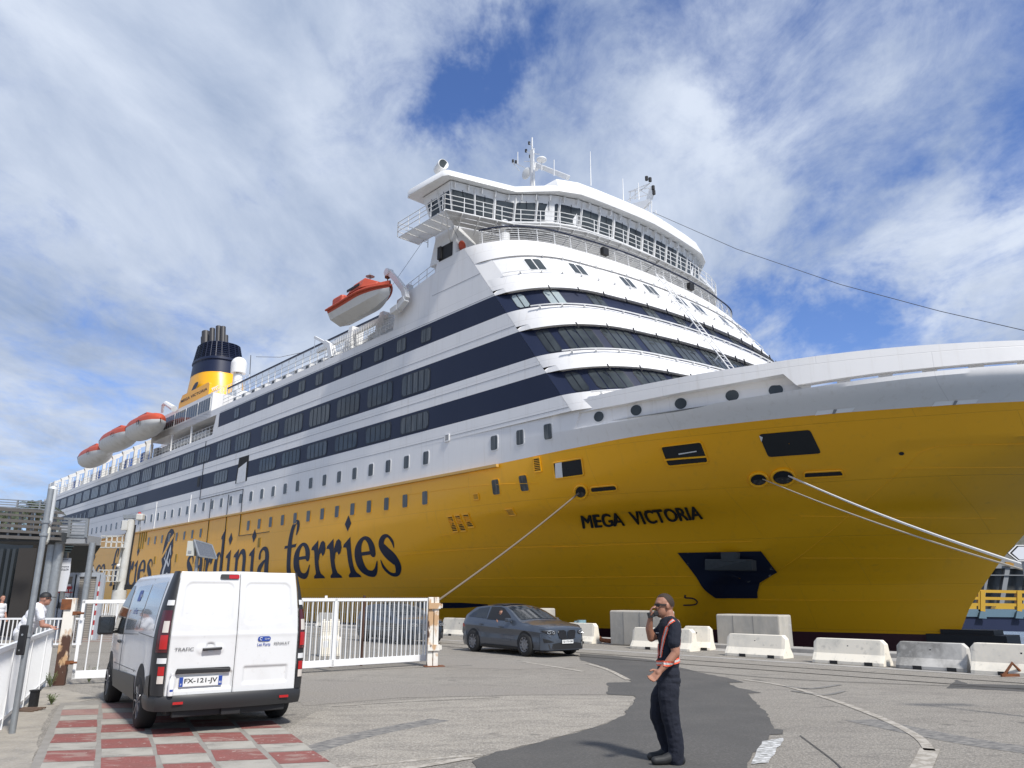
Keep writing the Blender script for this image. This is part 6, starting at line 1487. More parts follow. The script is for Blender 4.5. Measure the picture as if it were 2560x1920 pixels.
# turnstile booth
BD = 33.0; bb = K(1100, 1600, BD); bt = empty('gate_booth', (bb.x, BD, 0), 0, 'grey framed booth with beige slatted panels behind the short gate leaf', 'booth')
def KB(x, y, dy=0): v = K(x, y, BD)-Vector((bb.x, BD, 0)); v.y = dy; return v
gf = mat('booth frame grey', (.36, .39, .43), .5); bp_ = mat('beige slats', (.36, .33, .29), .7)
ZT = KB(1100, 1420).z
for i, (x0, x1) in enumerate(((838, 1040), (1090, 1385))):
    a, b = KB(x0, 1500), KB(x1, 1500); mb = MB()
    mb.box(((a.x+b.x)/2, 0, ZT/2), (b.x-a.x, .06, ZT)); mb.build('slat_panel', bp_, bt)
    mb = MB()
    for z in np.arange(.1, ZT, .09): mb.box(((a.x+b.x)/2, -.035, z), (b.x-a.x-.1, .02, .02))
    mb.build('slat_joint', mat('slat joint', (.25, .23, .2), .7) if i == 0 else bpy.data.materials['slat joint'], bt, kind='stuff')
for x in (838, 912, 1050, 1085, 1378, 1430): c = KB(x, 1500); k = MB(); k.box((c.x, -.06, ZT/2), (.16 if x < 1400 else .2, .12, ZT)); k.build('frame_post', gf, bt)
mb = MB(); a, b = KB(835, 1420), KB(1440, 1420); mb.box(((a.x+b.x)/2, -.04, ZT), (b.x-a.x, .14, .16)); mb.build('top_rail', gf, bt)
mb = MB(); a, b = KB(885, 1560), KB(1012, 1560); z0, z1 = KB(885, 1800).z, KB(885, 1553).z; mb.box(((a.x+b.x)/2, -.15, (z0+z1)/2), (b.x-a.x, .03, z1-z0)); mb.box(((a.x+b.x)/2+.1, -.17, z1-.14), (.28, .01, .12), 1); mb.box(((a.x+b.x)/2, -.17, z1-.32), (.6, .01, .04), 1)
mb.prism([((a.x+b.x)/2-.28, -.17, z1-.95), ((a.x+b.x)/2-.12, -.17, z1-.95), ((a.x+b.x)/2-.2, -.17, z1-.6)], (0, -.005, 0), 2)
for k in range(5): mb.box(((a.x+b.x)/2+.12, -.17, z1-.5-.1*k), (.3, .01, .02), 3)
mb.build('notice', [M['white2'], M['red'], M['black'], M['grey']], bt)
for x, z0_ in ((1000, 0), (1405, 0)):
    c = KB(x, 1500); z1_ = KB(x, 1690 if x > 1200 else 1790).z+.5; k = MB(); n_ = 12
    for j in range(n_): k.bar((c.x-.02*j*0-.0+(.25*(j/n_)-.25)*0, -.16, z1_*j/n_), (c.x, -.16, z1_*(j+1)/n_), .07, .03, j % 2)
    k.build('striped_pole', [M['white2'], M['red']], bt)
# small railed stair beyond the banner
sr = empty('stair_railing', (0, 0, 0), 0, 'grey railed platform seen between the banner and the booth top', 'railing')
mb = MB(); d_ = 45
mb.prism([K(960, 1370, d_), K(1260, 1370, d_), K(1260, 1500, d_), K(960, 1500, d_)], (0, 1, 0)); mb.bar(K(960, 1300, d_), K(1270, 1295, d_), .08); mb.bar(K(960, 1335, d_), K(1275, 1335, d_), .06); mb.bar(K(1270, 1295, d_), K(1325, 1420, d_), .08)
for x in (1000, 1050, 1100, 1150, 1200): mb.bar(K(x, 1298, d_), K(x, 1380, d_), .06)
mb.build('frame', M['grey'], sr)
# white mast with two cages
MD = 60.0; mp = atdepth(322, 1480, MD); tw = empty('gangway_mast', (mp.x, MD, 0), 0, 'tall white tubular mast with two ladder cages and boxes on top', 'mast')
def z7(x, y): return 180+x/7.373, 1280+y/7.373
def KM(x, y, dy=0): v = atdepth(*z7(x, y), MD)-Vector((mp.x, MD, 0)); v.y = dy; return v
wm = mat('mast white', (.56, .555, .52), .55, noise=[(2, 7, ONE, .5, .7, (.42, .40, .35), .5)])
tz = KM(1100, 140).z
mb = MB(); xm = KM(1110, 150).x; mb.cyl((xm-.25, 0, 0), (xm-.05, 0, tz), .27, n=18); mb.cyl((xm-.62, 0, 0), (xm-.5, 0, tz*.75), .09, n=10); mb.cyl((xm+.05, .15, 0), (xm+.22, .15, tz-.4), .07, n=8, mi=1); mb.cyl((xm-.25, 0, 0), (xm-.25, 0, 2.2), .5, n=18)
mb.build('shaft', [wm, M['black']], tw, smooth=True)
mb = MB(); mb.box((xm, 0, tz+.22), (1.3, .4, .28)); mb.tube([KM(965, 140), KM(975, 100), KM(1010, 75), KM(1060, 60)], .07, 6); mb.build('head_frame', M['galv'], tw)
mb = MB(); c = KM(1262, 95); mb.box(c, (.52, .5, .5)); mb.build('motor_box', wm, tw, bevel=.08)
mb = MB(); c = KM(1245, 30); mb.sphere(c, .13); mb.build('warning_light', M['red'], tw)
mb = MB(); c = KM(1015, 255); mb.box(c-Vector((0, .3, 0)), (.44, .3, .74)); mb.build('control_box', wm, tw, bevel=.03)
mb = MB(); mb.bar(KM(1260, 150), KM(1250, 300), .05); mb.box(KM(1250, 320), (.1, .1, .3)); mb.build('hook', M['grey'], tw)
for (x0, y0, x1, y1) in ((655, 455, 1010, 665), (615, 1075, 930, 1285)):
    mb = MB(); a, b = KM(x0, y0), KM(x1, y1)
    for dy in (-.9, .0):
        for z in np.linspace(b.z, a.z, 3): mb.bar((a.x, dy, z), (b.x+.1, dy, z), .045)
        for x in np.linspace(a.x, b.x, 5): mb.bar((x, dy, b.z), (x, dy, a.z), .045)
    for z in (a.z, b.z): mb.bar((a.x, -.9, z), (a.x, 0, z), .07)
    mb.box(((a.x+b.x)/2, -.45, b.z), (b.x-a.x, .9, .05)); mb.build('ladder_cage', wm, tw)
mb = MB(); mb.tube([KM(960, 380, .3), KM(930, 650, .3), KM(900, 900, .3), KM(850, 1300, .3)], .07, 5); mb.build('conduit', M['rust'], tw)
mb = MB(); c = KM(890, 990, -.3); mb.sphere(c, .13); mb.build('lamp', M['white2'], tw)
mb = MB()
for i in range(5): a = KM(770, 1345+i*18); mb.bar(a, a+Vector((1.6, 0, 0)), .07)
for x in (0, .8, 1.6): a = KM(770, 1345); mb.bar(a+Vector((x, 0, 0)), a+Vector((x, 0, -1.0)), .08)
mb.build('base_frame', M['black'], tw)
# solar panel pole
SD = 27.0; sp_ = atdepth(489, 1440, SD); so_ = empty('solar_panel_post', (sp_.x, SD, 0), 0, 'grey post with a pale box and a tilted solar panel rising behind the van', 'solar panel')
def z8(x, y): return x/3.95, 1180+y/3.95
def KS(x, y, dy=0): v = atdepth(*z8(x, y), SD)-Vector((sp_.x, SD, 0)); v.y = dy; return v
mb = MB(); mb.cyl((KS(1935, 980).x, 0, 0), (KS(1935, 980).x, 0, KS(1945, 760).z), .055, n=12); mb.build('pole', M['galv'], so_, smooth=True)
mb = MB(); c = KS(1895, 755); mb.box((c.x, 0, c.z), (.27, .2, .5)); mb.box((c.x-.02, -.105, c.z-.13), (.12, .01, .1), 1); mb.build('control_box', [mat('box beige', (.52, .52, .47), .5), M['grey']], so_, bevel=.015)
P = [KS(1927, 672, -.1), KS(2040, 712, .45), KS(2105, 850, .30), KS(1998, 835, -.3)]
mb = MB(); mb.poly(P); o = mb.build('solar_panel', [mat('solar cells', (.10, .11, .13), .25, noise=[(30, 1, ONE, .5, .55, (.16, .17, .18), .4)])], so_, fixn=False)
mb = MB()
for i in range(4): mb.bar(P[i], P[(i+1) % 4], .05)
mb.build('panel_frame', M['galv'], so_)
mb = MB(); mb.tube([KS(1950, 770), KS(1965, 850), KS(1990, 840)], .012, 5); mb.build('cable', M['black'], so_)
# ================================================================== vehicles
body_w = mat('white van paint', (.70, .70, .69), .25, coat=.5, spec=.5, noise=[(2.2, 7, (1, 1, .6), .5, .75, (.60, .59, .57), .5), (14, 8, ONE, .62, .72, (.50, .48, .45), .4)], bump=(1.3, 3, ONE, .006, .5))
trim = mat('black van trim', (.022, .022, .023), .42)
tyre = mat('tyre rubber', (.018, .018, .018), .8)
rimm = mat('alloy grey', (.32, .32, .33), .35, .7)
redl = mat('red lamp glass', (.42, .012, .014), .12, coat=.5); redd = mat('dark red lamp glass', (.07, .008, .012), .12, coat=.5)
clear = mat('clear lamp glass', (.62, .56, .50), .12, coat=.5)
plat = mat('number plate white', (.72, .72, .70), .4); eub = mat('plate blue', (.02, .06, .30), .4)
def wheel(root, x, y, r, wd, spokes, side, rm=None):
    w_ = empty('wheel', (x, y, r)); w_.parent = root
    mb = MB(); prof = [(.62*r, -wd/2), (.9*r, -wd/2), (.985*r, -wd*.36), (r, 0), (.985*r, wd*.36), (.9*r, wd/2), (.62*r, wd/2)]
    n = 40; vs = []; fs = []
    for i in range(n):
        a = 2*PI*i/n
        for (q, ax) in prof: vs.append((ax, q*math.cos(a), q*math.sin(a)))
    k = len(prof)
    for i in range(n):
        for j in range(k-1): fs.append((i*k+j, i*k+j+1, ((i+1) % n)*k+j+1, ((i+1) % n)*k+j))
    mb.add(vs, fs); mb.build('tyre', tyre, w_, smooth=True, ang=50)
    mb = MB(); o = side*(wd/2-.03)
    ring = [(o, .64*r*math.cos(a), .64*r*math.sin(a)) for a in np.linspace(0, 2*PI, 32, endpoint=False)]
    mb.poly([(o-side*.07, p[1], p[2]) for p in ring], 1); mb.tube(ring, .022, 6, 0, closed=True)
    mb.cyl((o-side*.06, 0, 0), (o+side*.01, 0, 0), .14*r/.33, n=14, mi=0)
    for i in range(spokes):
        a = 2*PI*i/spokes
        mb.bar((o-side*.005, .12*r*math.cos(a), .12*r*math.sin(a)), (o, .64*r*math.cos(a), .64*r*math.sin(a)), .02, .05 if spokes > 8 else .075, 0, up=(1, 0, 0))
        if spokes > 8: mb.bar((o-side*.005, .3*r*math.cos(a), .3*r*math.sin(a)), (o, .64*r*math.cos(a+.22), .64*r*math.sin(a+.22)), .015, .03, 0, up=(1, 0, 0))
    mb.build('rim', [rm or rimm, M['black']], w_)
    return w_
def rbox(x, z, cx, cz, hx, hz, r):   # signed distance to a rounded rectangle
    dx, dz = abs(x-cx)-hx+r, abs(z-cz)-hz+r
    return math.hypot(max(dx, 0), max(dz, 0))+min(max(dx, dz), 0)-r
def sst(e0, e1, x): t = min(max((x-e0)/(e1-e0), 0), 1); return t*t*(3-2*t)
# ---------------- van
van = empty('parked_van', (-4.12, 11.40, 0), math.atan2(.55, .835), 'white panel van seen from behind with black corner trim and closed rear doors', 'van')
def vtop(y):    # roof height along the van
    if y < 2.35: return 1.955-.012*max(0, -.3-y)*2-.004*(y-1)**2
    if y < 3.35: return 1.945-.78*((y-2.35)/1.0)**1.15
    return 1.165-.30*((y-3.35)/.75)**1.5
def vhalf(y, z):
    w_ = .965
    if z > 1.02: w_ -= .165*((z-1.02)/.9)**1.7
    if z < .5: w_ -= .03*((.5-z)/.3)
    if y > 3.0: w_ -= .20*((y-3.0)/1.1)**2.2
    if y < -.70: w_ -= .045*((-.70-y)/.2)**2
    return w_
def vrear(z): return -.90+.10*max(0, (z-1.05)/.9)**1.8
ys = list(np.linspace(-.60, 2.3, 26))+list(np.linspace(2.42, 4.10, 16))
mb = MB(); rings = []
for y in ys:
    t = vtop(y); zs_ = list(np.linspace(.33, t-.13, 12)); L_ = [(vhalf(y, z), z) for z in zs_]
    wt = vhalf(y, t-.13)
    arc = [(wt-.11*(1-math.cos(a))-.0, t-.13+.10*math.sin(a)) for a in (.4, .8, 1.2, PI/2)]
    roof = [(x_*(wt-.11), t-.03+.03*(1-x_*x_)) for x_ in (.75, .5, .25, 0)]
    half = L_+arc+roof; ring = [(x, y, z) for x, z in half]+[(-x, y, z) for x, z in half[::-1][1:]]; rings.append(ring)
# body rear corner ring just behind
z_of = lambda p: p[2]
rear = [(p[0]*.86, vrear(p[2])+.03, p[2]) for p in rings[0]]
mb.loft([rear]+rings, caps=False, closed=False); mb.poly(rings[-1]); mb.poly(rear)
mb.poly([(-.9, -.8, .33), (.9, -.8, .33), (.75, 4.05, .33), (-.75, 4.05, .33)])
mb.build('body', body_w, van, smooth=True, ang=38)
vx = lambda sg, off: (lambda y, z: (sg*(vhalf(y, z)+off), y, z))
glassd = mat('tinted glass', (.012, .014, .016), .05, spec=.6)
# rear doors with their pressings
def door(sg, name):
    mb = MB(); nx, nz = 66, 110; x0, x1, z0, z1 = .004, .815, .40, 1.925; vs = []
    for j in range(nz+1):
        for i in range(nx+1):
            x, z = x0+(x1-x0)*i/nx, z0+(z1-z0)*j/nz
            xe = x*(1-.085*max(0, (z-1.05)/.9)**1.7) if True else x
            d = 0
            bot = 1.235+.05*(x/.8)   # window pressing, lower edge rises outwards
            f = min(rbox(x, z, .40, (bot+1.80)/2, .335, (1.80-bot)/2, .10), 1); d += .012*(1-sst(-.03, .0, f))
            if sg > 0: f = rbox(x, z, .41, .62, .30, .115, .03); d += .022*(1-sst(-.03, .0, f))
            else: f = rbox(x, z, .36, .58, .345, .105, .02); d += .02*(1-sst(-.015, .0, f))
            if sg < 0: f = rbox(x, z, .32, .955, .165, .055, .05); d += -.012*(1-sst(-.03, .02, f)); f = math.hypot((x-.32), (z-.985)*1.2)-.07; d += .025*(1-sst(-.03, .0, f))
            edge = min(x-x0, x1-x, z-z0, z1-z); d += .012*(1-sst(0, .012, edge))
            d -= .006*math.exp(-((z-1.13)/.03)**2)
            vs.append((sg*xe, vrear(z)-.012+d, z))
    fs = [(j*(nx+1)+i, j*(nx+1)+i+1, (j+1)*(nx+1)+i+1, (j+1)*(nx+1)+i) for j in range(nz) for i in range(nx)]
    mb.add(vs, fs); return mb.build(name, body_w, van, smooth=True, ang=60)
dL, dR = door(-1, 'rear_door'), door(1, 'rear_door')
R_ = lambda off: (lambda x, z: (x*(1-.085*max(0, (z-1.05)/.9)**1.7), vrear(z)-off, z))
mb = MB(); mb.bar((-.425, -.955, .955), (-.185, -.955, .965), .035, .035); mb.build('door_handle', trim, dL, bevel=.01)
mb = MB(); plate(mb, [(-.72, .695), (-.71, .72), (-.69, .735), (-.07, .735), (-.05, .72), (-.05, .695), (-.07, .672), (-.70, .672)], R_(.035), .2)
mb.prism([(-.72, -.94, .672), (-.05, -.94, .672), (-.05, -.94, .72), (-.70, -.94, .735)], (0, .06, 0)); mb.build('plate_trim', trim, dL, bevel=.008)
np_ = MB(); np_.box((-.40, -.915, .575), (.52, .012, .115), 0); np_.box((-.637, -.923, .575), (.045, .004, .113), 1); np_.box((-.163, -.923, .575), (.045, .004, .113), 1); npo = np_.build('number_plate', [plat, eub], dL)
def txt(parent, s_, x0, z0, x1, z1, yy, m_, name='lettering', bold=.012, f=None):
    vs, fs = textpolys(s_, bold); mb = MB(); mb.add([(x0+(x1-x0)*u, yy if f is None else f(x0+(x1-x0)*u, z0+(z1-z0)*v), z0+(z1-z0)*v) for u, v in vs], fs); return mb.build(name, m_, parent, fixn=False)
txt(npo, 'FX-121-JV', -.60, .54, -.20, .612, -.923, M['black'], bold=.02); txt(npo, 'F', -.645, .535, -.63, .555, -.926, plat); txt(npo, '83', -.178, .54, -.148, .565, -.926, plat)
chrome = mat('chrome letters', (.35, .35, .36), .2, .9)
txt(dL, 'TRAFIC', -.755, .945, -.525, .985, -.925, chrome, 'badge', .012); txt(dR, 'RENAULT', .495, .985, .705, 1.02, -.925, chrome, 'badge', .012)
mb = MB(); mb.poly([(x, -.924, z) for x, z in rr(.17, .062, .03, 4, .36, 1.065)]); lg = mb.build('logo', eub, dR, fixn=False); txt(lg, 'CCI VAR', .365, 1.055, .43, 1.075, -.927, plat); 
mb = MB(); mb.tube([(.318+.017*math.cos(a), -.927, 1.065+.017*math.sin(a)) for a in np.linspace(.6, 5.2, 12)], .004, 5); mb.build('logo_mark', plat, lg)
txt(dR, 'Les Ports', .275, .975, .445, 1.015, -.924, eub, 'lettering', .012)
mb = MB(); plate(mb, rr(.26, .062, .02, 3, -.155, 1.865), R_(.03), .1, 0); plate(mb, rr(.145, .052, .012, 3, -.095, 1.865), R_(.034), .1, 1); mb.build('brake_light', [trim, redl], van, fixn=False)
# corner pillars and lamps
for sg in (-1, 1):
    def corner(t, z, off=0.0):   # t 0 on the rear face edge .. 1 on the side
        zt = .085*max(0, (z-1.05)/.9)**1.7; xr = .825*(1-zt); ws = vhalf(-.68, z)
        a = t*PI/2; yr = vrear(z); ya = -.62
        return (sg*(xr+(ws-xr+off)*math.sin(a)**.8), ya+(yr-ya-off)*math.cos(a)**.9, z)
    def cstrip(name, z0, z1, t0, t1, off, m_, n=14, k=10, parent=None):
        mb = MB(); vs = [corner(t0+(t1-t0)*i/k, z0+(z1-z0)*j/n, off) for j in range(n+1) for i in range(k+1)]
        mb.add(vs, [(j*(k+1)+i, j*(k+1)+i+1, (j+1)*(k+1)+i+1, (j+1)*(k+1)+i) for j in range(n) for i in range(k)])
        return mb.build(name, m_, parent or van, smooth=True, ang=60)
    pl = cstrip('corner_trim', .42, 1.93, 0, .95, .006, trim, 30)
    for z0, z1 in ((1.50, 1.565), (.80, .865)): cstrip('white_insert', z0, z1, .02, .45, .016, body_w, 3, parent=pl)
    tl = cstrip('tail_light', .93, 1.44, .03, .62, .014, redd, parent=pl)
    cstrip('reverse_lamp', 1.17, 1.31, .08, .36, .022, clear, 4, parent=tl); cstrip('stop_lamp', .97, 1.14, .06, .40, .022, redl, 5, parent=tl)
    cstrip('fog_lamp', .66, .765, .06, .34, .018, redl, 4, parent=pl); cstrip('reflector_lamp', .565, .655, .06, .34, .018, clear, 4, parent=pl)
# bumper
mb = MB(); pr = [(.0, .0), (-.075, .03), (-.085, .10), (-.04, .135), (.0, .14)]
path = [(-.955, -.30), (-.965, -.55), (-.955, -.72), (-.90, -.86), (-.78, -.93), (-.4, -.965), (0, -.975), (.4, -.965), (.78, -.93), (.90, -.86), (.955, -.72), (.965, -.55), (.955, -.30)]
rg = []
for i, (x, y) in enumerate(path):
    l_ = math.hypot(x*.6, y+.2); nx, ny = x*.35, (y+.2); q = math.hypot(nx, ny); nx, ny = nx/q, ny/q
    rg.append([(x-nx*.12, y-ny*.12, .24), (x, y, .24), (x+nx*.015, y+ny*.015, .30), (x+nx*.02, y+ny*.02, .375), (x+nx*.0, y+ny*.0, .42), (x-nx*.12, y-ny*.12, .425)])
mb.loft(rg, closed=False); bp2 = mb.build('rear_bumper', trim, van, smooth=True, ang=30)
for sg in (-1, 1): k = MB(); k.box((sg*.66, -.975, .335), (.12, .012, .03)); k.build('reflector', redl, bp2)
mb = MB(); mb.box((.0, -.90, .22), (.24, .08, .13)); mb.box((0, -.85, .20), (1.4, .1, .08)); mb.build('tow_bracket', M['black'], van, bevel=.01)
mb = MB(); mb.box((0, 1.5, .26), (1.5, 4.6, .16)); mb.cyl((-.75, 0, .3), (.75, 0, .3), .05, n=8); mb.cyl((-.3, -.6, .27), (.3, -.6, .27), .11, n=12); mb.build('underbody', M['black'], van)
# side panels, arches, cladding
for sg in (-1, 1):
    for cy in (0, 3.098):
        mb = MB(); pts = [(cy+.40*math.cos(a), max(.30, .33+.42*math.sin(a))) for a in np.linspace(-.1, PI+.1, 24)]; plate(mb, pts, vx(sg, .004), .12)
        mb.build('wheel_arch', M['black'], van, fixn=False)
mb = MB()
for sg in (-1, 1):
    plate(mb, [(.46, .25), (2.62, .25), (2.62, .50), (.46, .56)], vx(sg, .012), .25); plate(mb, [(-.74, .25), (-.43, .25), (-.40, .42), (-.45, .62), (-.70, .66)], vx(sg, .012), .15)
    mb.quad((sg*.95, .46, .25), (sg*.95, 2.62, .25), (sg*.8, 2.62, .25), (sg*.8, .46, .25))
mb.build('side_cladding', trim, van, fixn=False)
mb = MB()
for sg in (-1, 1): plate(mb, [(2.05, 1.05), (2.1, 1.50), (2.2, 1.78), (2.40, 1.78), (3.05, 1.32), (3.2, 1.12), (3.15, 1.03)], vx(sg, .006), .12)
plate(mb, [(-.7, 2.5), (.7, 2.5), (.75, 3.25), (-.75, 3.25)], lambda x, y: (x, y, vtop(y)+.012), .2); mb.build('cab_glass', glassd, van, fixn=False)
pan = mat('reflection grey panel', (.26, .27, .28), .12, coat=.8)  # body-white panel; the dark reflection on it is painted in as grey
for sg in (-1, 1):
    for y0, y1 in ((-.52, .58), (.66, 1.85)):
        mb = MB()
        pts = [(y0+.0, 1.18), (y1, 1.16), (y1, 1.78), (y0+.05, 1.80)] if y0 < 0 else [(y0, 1.16), (y1+.02, 1.12), (y1+.06, 1.55), (y1-.05, 1.76), (y0, 1.78)]
        plate(mb, pts, vx(sg, .005), .12); mb.build('side_window_panel', pan, van, fixn=False)
mb = MB(); plate(mb, rr(.30, .16, .04, 3, 1.35, 1.62), vx(-1, .009), .1); lg2 = mb.build('logo', eub, van, fixn=False)
vs, fs = textpolys('CCI VAR', .012); mb = MB(); mb.add([vx(-1, .013)(1.28-.16*u+.02, 1.60+.04*v) for u, v in vs], fs); mb.build('lettering', plat, lg2, fixn=False)
vs, fs = textpolys('Les Ports', .012); mb = MB(); mb.add([vx(-1, .009)(1.50-.38*u, 1.36+.09*v) for u, v in vs], fs); mb.build('lettering', eub, van, fixn=False)
mb = MB()
for sg in (-1, 1):
    for pts in (((.62, .60), (.62, 1.85)), ((2.0, .5), (2.02, 1.1), (2.1, 1.7)), ((.62, 1.10), (2.0, 1.06)), ((-.62, 1.10), (.62, 1.12)), ((.45, .62), (2.6, .60))):
        P = [vx(sg, .001)(*p_) for p_ in pts]; mb.tube(P, .005, 4)
mb.build('panel_gap', mat('panel gap', (.10, .10, .10), .7), van)
for sg in (-1, 1):
    k = MB(); k.bar(vx(sg, .02)(2.15, .93), vx(sg, .02)(2.33, .94), .04, .035); k.build('door_handle', trim, van, bevel=.01)
    mr = MB(); c = vx(sg, .16)(2.95, 1.17); mr.loft([[(c[0]-.13, 2.87, c[2]-.16), (c[0]+.13, 2.87, c[2]-.16), (c[0]+.13, 2.87, c[2]+.15), (c[0]-.13, 2.87, c[2]+.15)], [(c[0]-.10, 3.03, c[2]-.13), (c[0]+.10, 3.03, c[2]-.13), (c[0]+.10, 3.03, c[2]+.12), (c[0]-.10, 3.03, c[2]+.12)]]); mr.box((c[0]-sg*.15, 2.95, c[2]-.1), (.16, .06, .08))
    mo = mr.build('wing_mirror', trim, van, bevel=.035)
    k = MB(); k.poly([(c[0]+x_, 2.866, c[2]+z_) for x_, z_ in rr(.20, .25, .04)]); k.build('mirror_glass', mat('mirror glass', (.08, .09, .10), .05, .8) if sg < 0 else bpy.data.materials['mirror glass'], mo, fixn=False)
for sg in (-1, 1):
    for cy in (0, 3.098): wheel(van, sg*.865, cy, .335, .215, 7, sg)
for ch_ in van.children:
    if not ch_.name.startswith('wheel') or ch_.name.startswith('wheel_arch'): ch_.location.z += .055
# bottle standing on the bumper
bt_ = MB(); prof = [(0, 0), (.034, 0), (.037, .02), (.037, .15), (.028, .19), (.017, .215), (.017, .235), (.02, .237), (.02, .262), (0, .262)]
vs = [(r_*math.cos(a), r_*math.sin(a), z) for a in np.linspace(0, 2*PI, 20, endpoint=False) for r_, z in prof]; k = len(prof)
bt_.add(vs, [(i*k+j, i*k+j+1, ((i+1) % 20)*k+j+1, ((i+1) % 20)*k+j) for i in range(20) for j in range(k-1)])
bl = van.matrix_basis
bottle = empty('water_bottle', (0, 0, 0), 0, 'slim white bottle standing on the rear bumper of the van', 'bottle')
VM = Matrix.Translation(van.location) @ Matrix.Rotation(van.rotation_euler.z, 4, 'Z'); bottle.location = VM @ Vector((-.755, -.955, .479)); bottle.rotation_euler = (0, 0, van.rotation_euler.z)
bt_.build('bottle_body', M['white2'], bottle, smooth=True)
mb = MB(); vs = [(.038*math.sin(a), -.038*math.cos(a), z) for a in np.linspace(-.5, .6, 8) for z in (.05, .075)]; mb.add(vs, [(2*i, 2*i+1, 2*i+3, 2*i+2) for i in range(7)]); mb.build('label_print', eub, bottle, fixn=False)
# ---------------- hatchback
def hatch(name, label, cat, pos, rz, paint, plate_txt, driver=True, kidney=True):
    root = empty(name, pos, rz, label, cat)
    WB, F0, B0 = 2.67, 3.50, -.82
    def top(y):      # highest body line incl. greenhouse
        P = [(-.82, .72), (-.76, .98), (-.60, 1.12), (-.15, 1.40), (.4, 1.445), (1.0, 1.45), (1.35, 1.42), (1.7, 1.31), (2.35, 1.00), (2.6, .97), (3.1, .91), (3.38, .85), (3.46, .80), (3.5, .72)]
        return float(np.interp(y, [p[0] for p in P], [p[1] for p in P]))
    def belt(y):
        return float(np.interp(y, [-.82, -.6, 0, 1.0, 2.0, 2.4, 3.1, 3.38, 3.5], [.70, 1.03, 1.02, .965, .93, .92, .87, .81, .66]))
    def half(y):
        w_ = .885
        if y > 2.9: w_ -= .30*((y-2.9)/.6)**2.2
        if y < -.4: w_ -= .14*((-.4-y)/.42)**2
        return w_
    def hw(y, z):    # half width
        b = belt(y); w_ = half(y)
        if z <= b:
            t = (z-.2)/max(b-.2, .05); s_ = .045*math.exp(-((t-.80)/.10)**2)-.02*math.exp(-((t-.55)/.16)**2)+.02*math.exp(-((t-.18)/.15)**2)
            w_ = w_-.05*(1-min(t*3, 1))-.07*max(0, t-.8)/.2*.8+s_*.8
            for cy in (0, WB): w_ += .02*math.exp(-((y-cy)/.33)**2)*math.exp(-((z-.5)/.3)**2)
            return w_
        tp = top(y); t = (z-b)/.5; return w_-.056-.27*t**1.15
    NY = list(np.linspace(B0, F0, 62)); rings = []
    for y in NY:
        b, tp = belt(y), top(y); L_ = [(hw(y, z), z) for z in np.linspace(.20, b, 9)]
        if tp > b+.03: zz_ = np.linspace(b, tp-.045, 6)[1:]; L_ += [(max(hw(y, z), .1), z) for z in zz_]
        else: L_ += [(hw(y, b)*(1-.02*i), b+.001*i) for i in range(1, 6)]
        wt, zt = L_[-1]; L_ += [(wt*x_, zt+(tp-zt)*(1-x_**2.2)) for x_ in (.93, .8, .6, .3, 0)]
        rings.append([(x, y, z) for x, z in L_]+[(-x, y, z) for x, z in L_[::-1][1:]])
    mb = MB(); mb.loft(rings, caps=False, closed=False); mb.poly(rings[0]); mb.poly(rings[-1])
    bo = mb.build('body', paint, root, smooth=True, ang=32)
    sx = lambda sg, off: (lambda y, z: (sg*(hw(y, z)+off), y, z))
    for sg in (-1, 1):
        for cy in (0, WB):
            mb = MB(); plate(mb, [(cy+.375*math.cos(a), max(.19, .33+.385*math.sin(a))) for a in np.linspace(-.2, PI+.2, 24)], sx(sg, .004), .12); mb.build('wheel_arch', M['black'], root, fixn=False)
    g_ = mat('car glass', (.02, .024, .028), .05, spec=.7) if 'car glass' not in bpy.data.materials else bpy.data.materials['car glass']
    for sg in (-1, 1):
        for pts, nm in (([(-.36, 1.07), (-.22, 1.19), (.06, 1.32), (.55, 1.365), (.62, 1.02)], 0), ([(.68, 1.0), (.66, 1.375), (1.12, 1.375), (1.35, 1.33), (1.78, 1.12), (1.95, .97)], 1)):
            mb = MB(); plate(mb, pts, sx(sg, .006), .1); mb.build('side_window', g_ if not (nm == 1 and driver) else M['black'], root, fixn=False)
    def tpos(x, y, off=.012):    # on the upper centre skin
        b, tp = belt(y), top(y); wt = max(hw(y, tp-.045), .1) if tp > b+.03 else hw(y, b)*.9; zt = tp-.045 if tp > b+.03 else b+.005
        u = min(abs(x)/wt, 1); return (x, y, zt+(tp-zt)*(1-u**2.2)+off)
    mb = MB(); plate(mb, [(-.56, 1.42), (.56, 1.42), (.70, 2.28), (-.70, 2.28)], lambda x, y: tpos(x, y), .12); ws = mb.build('windscreen', g_, root, fixn=False)
    mb = MB(); plate(mb, [(-.50, .35), (.50, .35), (.50, 1.2), (-.50, 1.2)], lambda x, y: tpos(x, y, .02), .2); mb.build('sunroof', M['black'], root, fixn=False)
    # front face
    def ff(x, z, off=0):
        yb = F0-.0; yy = F0+.025-.25*max(0, (abs(x)-.5)/.3)**2-.03*max(0, z-.5)/.3; return (x, yy+off, z)
    mb = MB(); nx_ = 24; vs = [ff(-.80+1.6*i/nx_, .20+(.585)*j/10, .0) for j in range(11) for i in range(nx_+1)]; mb.add(vs, [(j*(nx_+1)+i, j*(nx_+1)+i+1, (j+1)*(nx_+1)+i+1, (j+1)*(nx_+1)+i) for j in range(10) for i in range(nx_)])
    fb = mb.build('front_bumper', paint, root, smooth=True)
    mb = MB(); plate(mb, [(-.62, .22), (.62, .22), (.66, .36), (.30, .40), (-.30, .40), (-.66, .36)], lambda x, z: ff(x, z, .008), .15)
    for sg in (-1, 1): plate(mb, [(sg*.50, .42), (sg*.74, .40), (sg*.76, .52), (sg*.62, .47)], lambda x, z: ff(x, z, .010), .1)
    mb.build('air_intake', M['black'], fb, fixn=False)
    gr = MB()
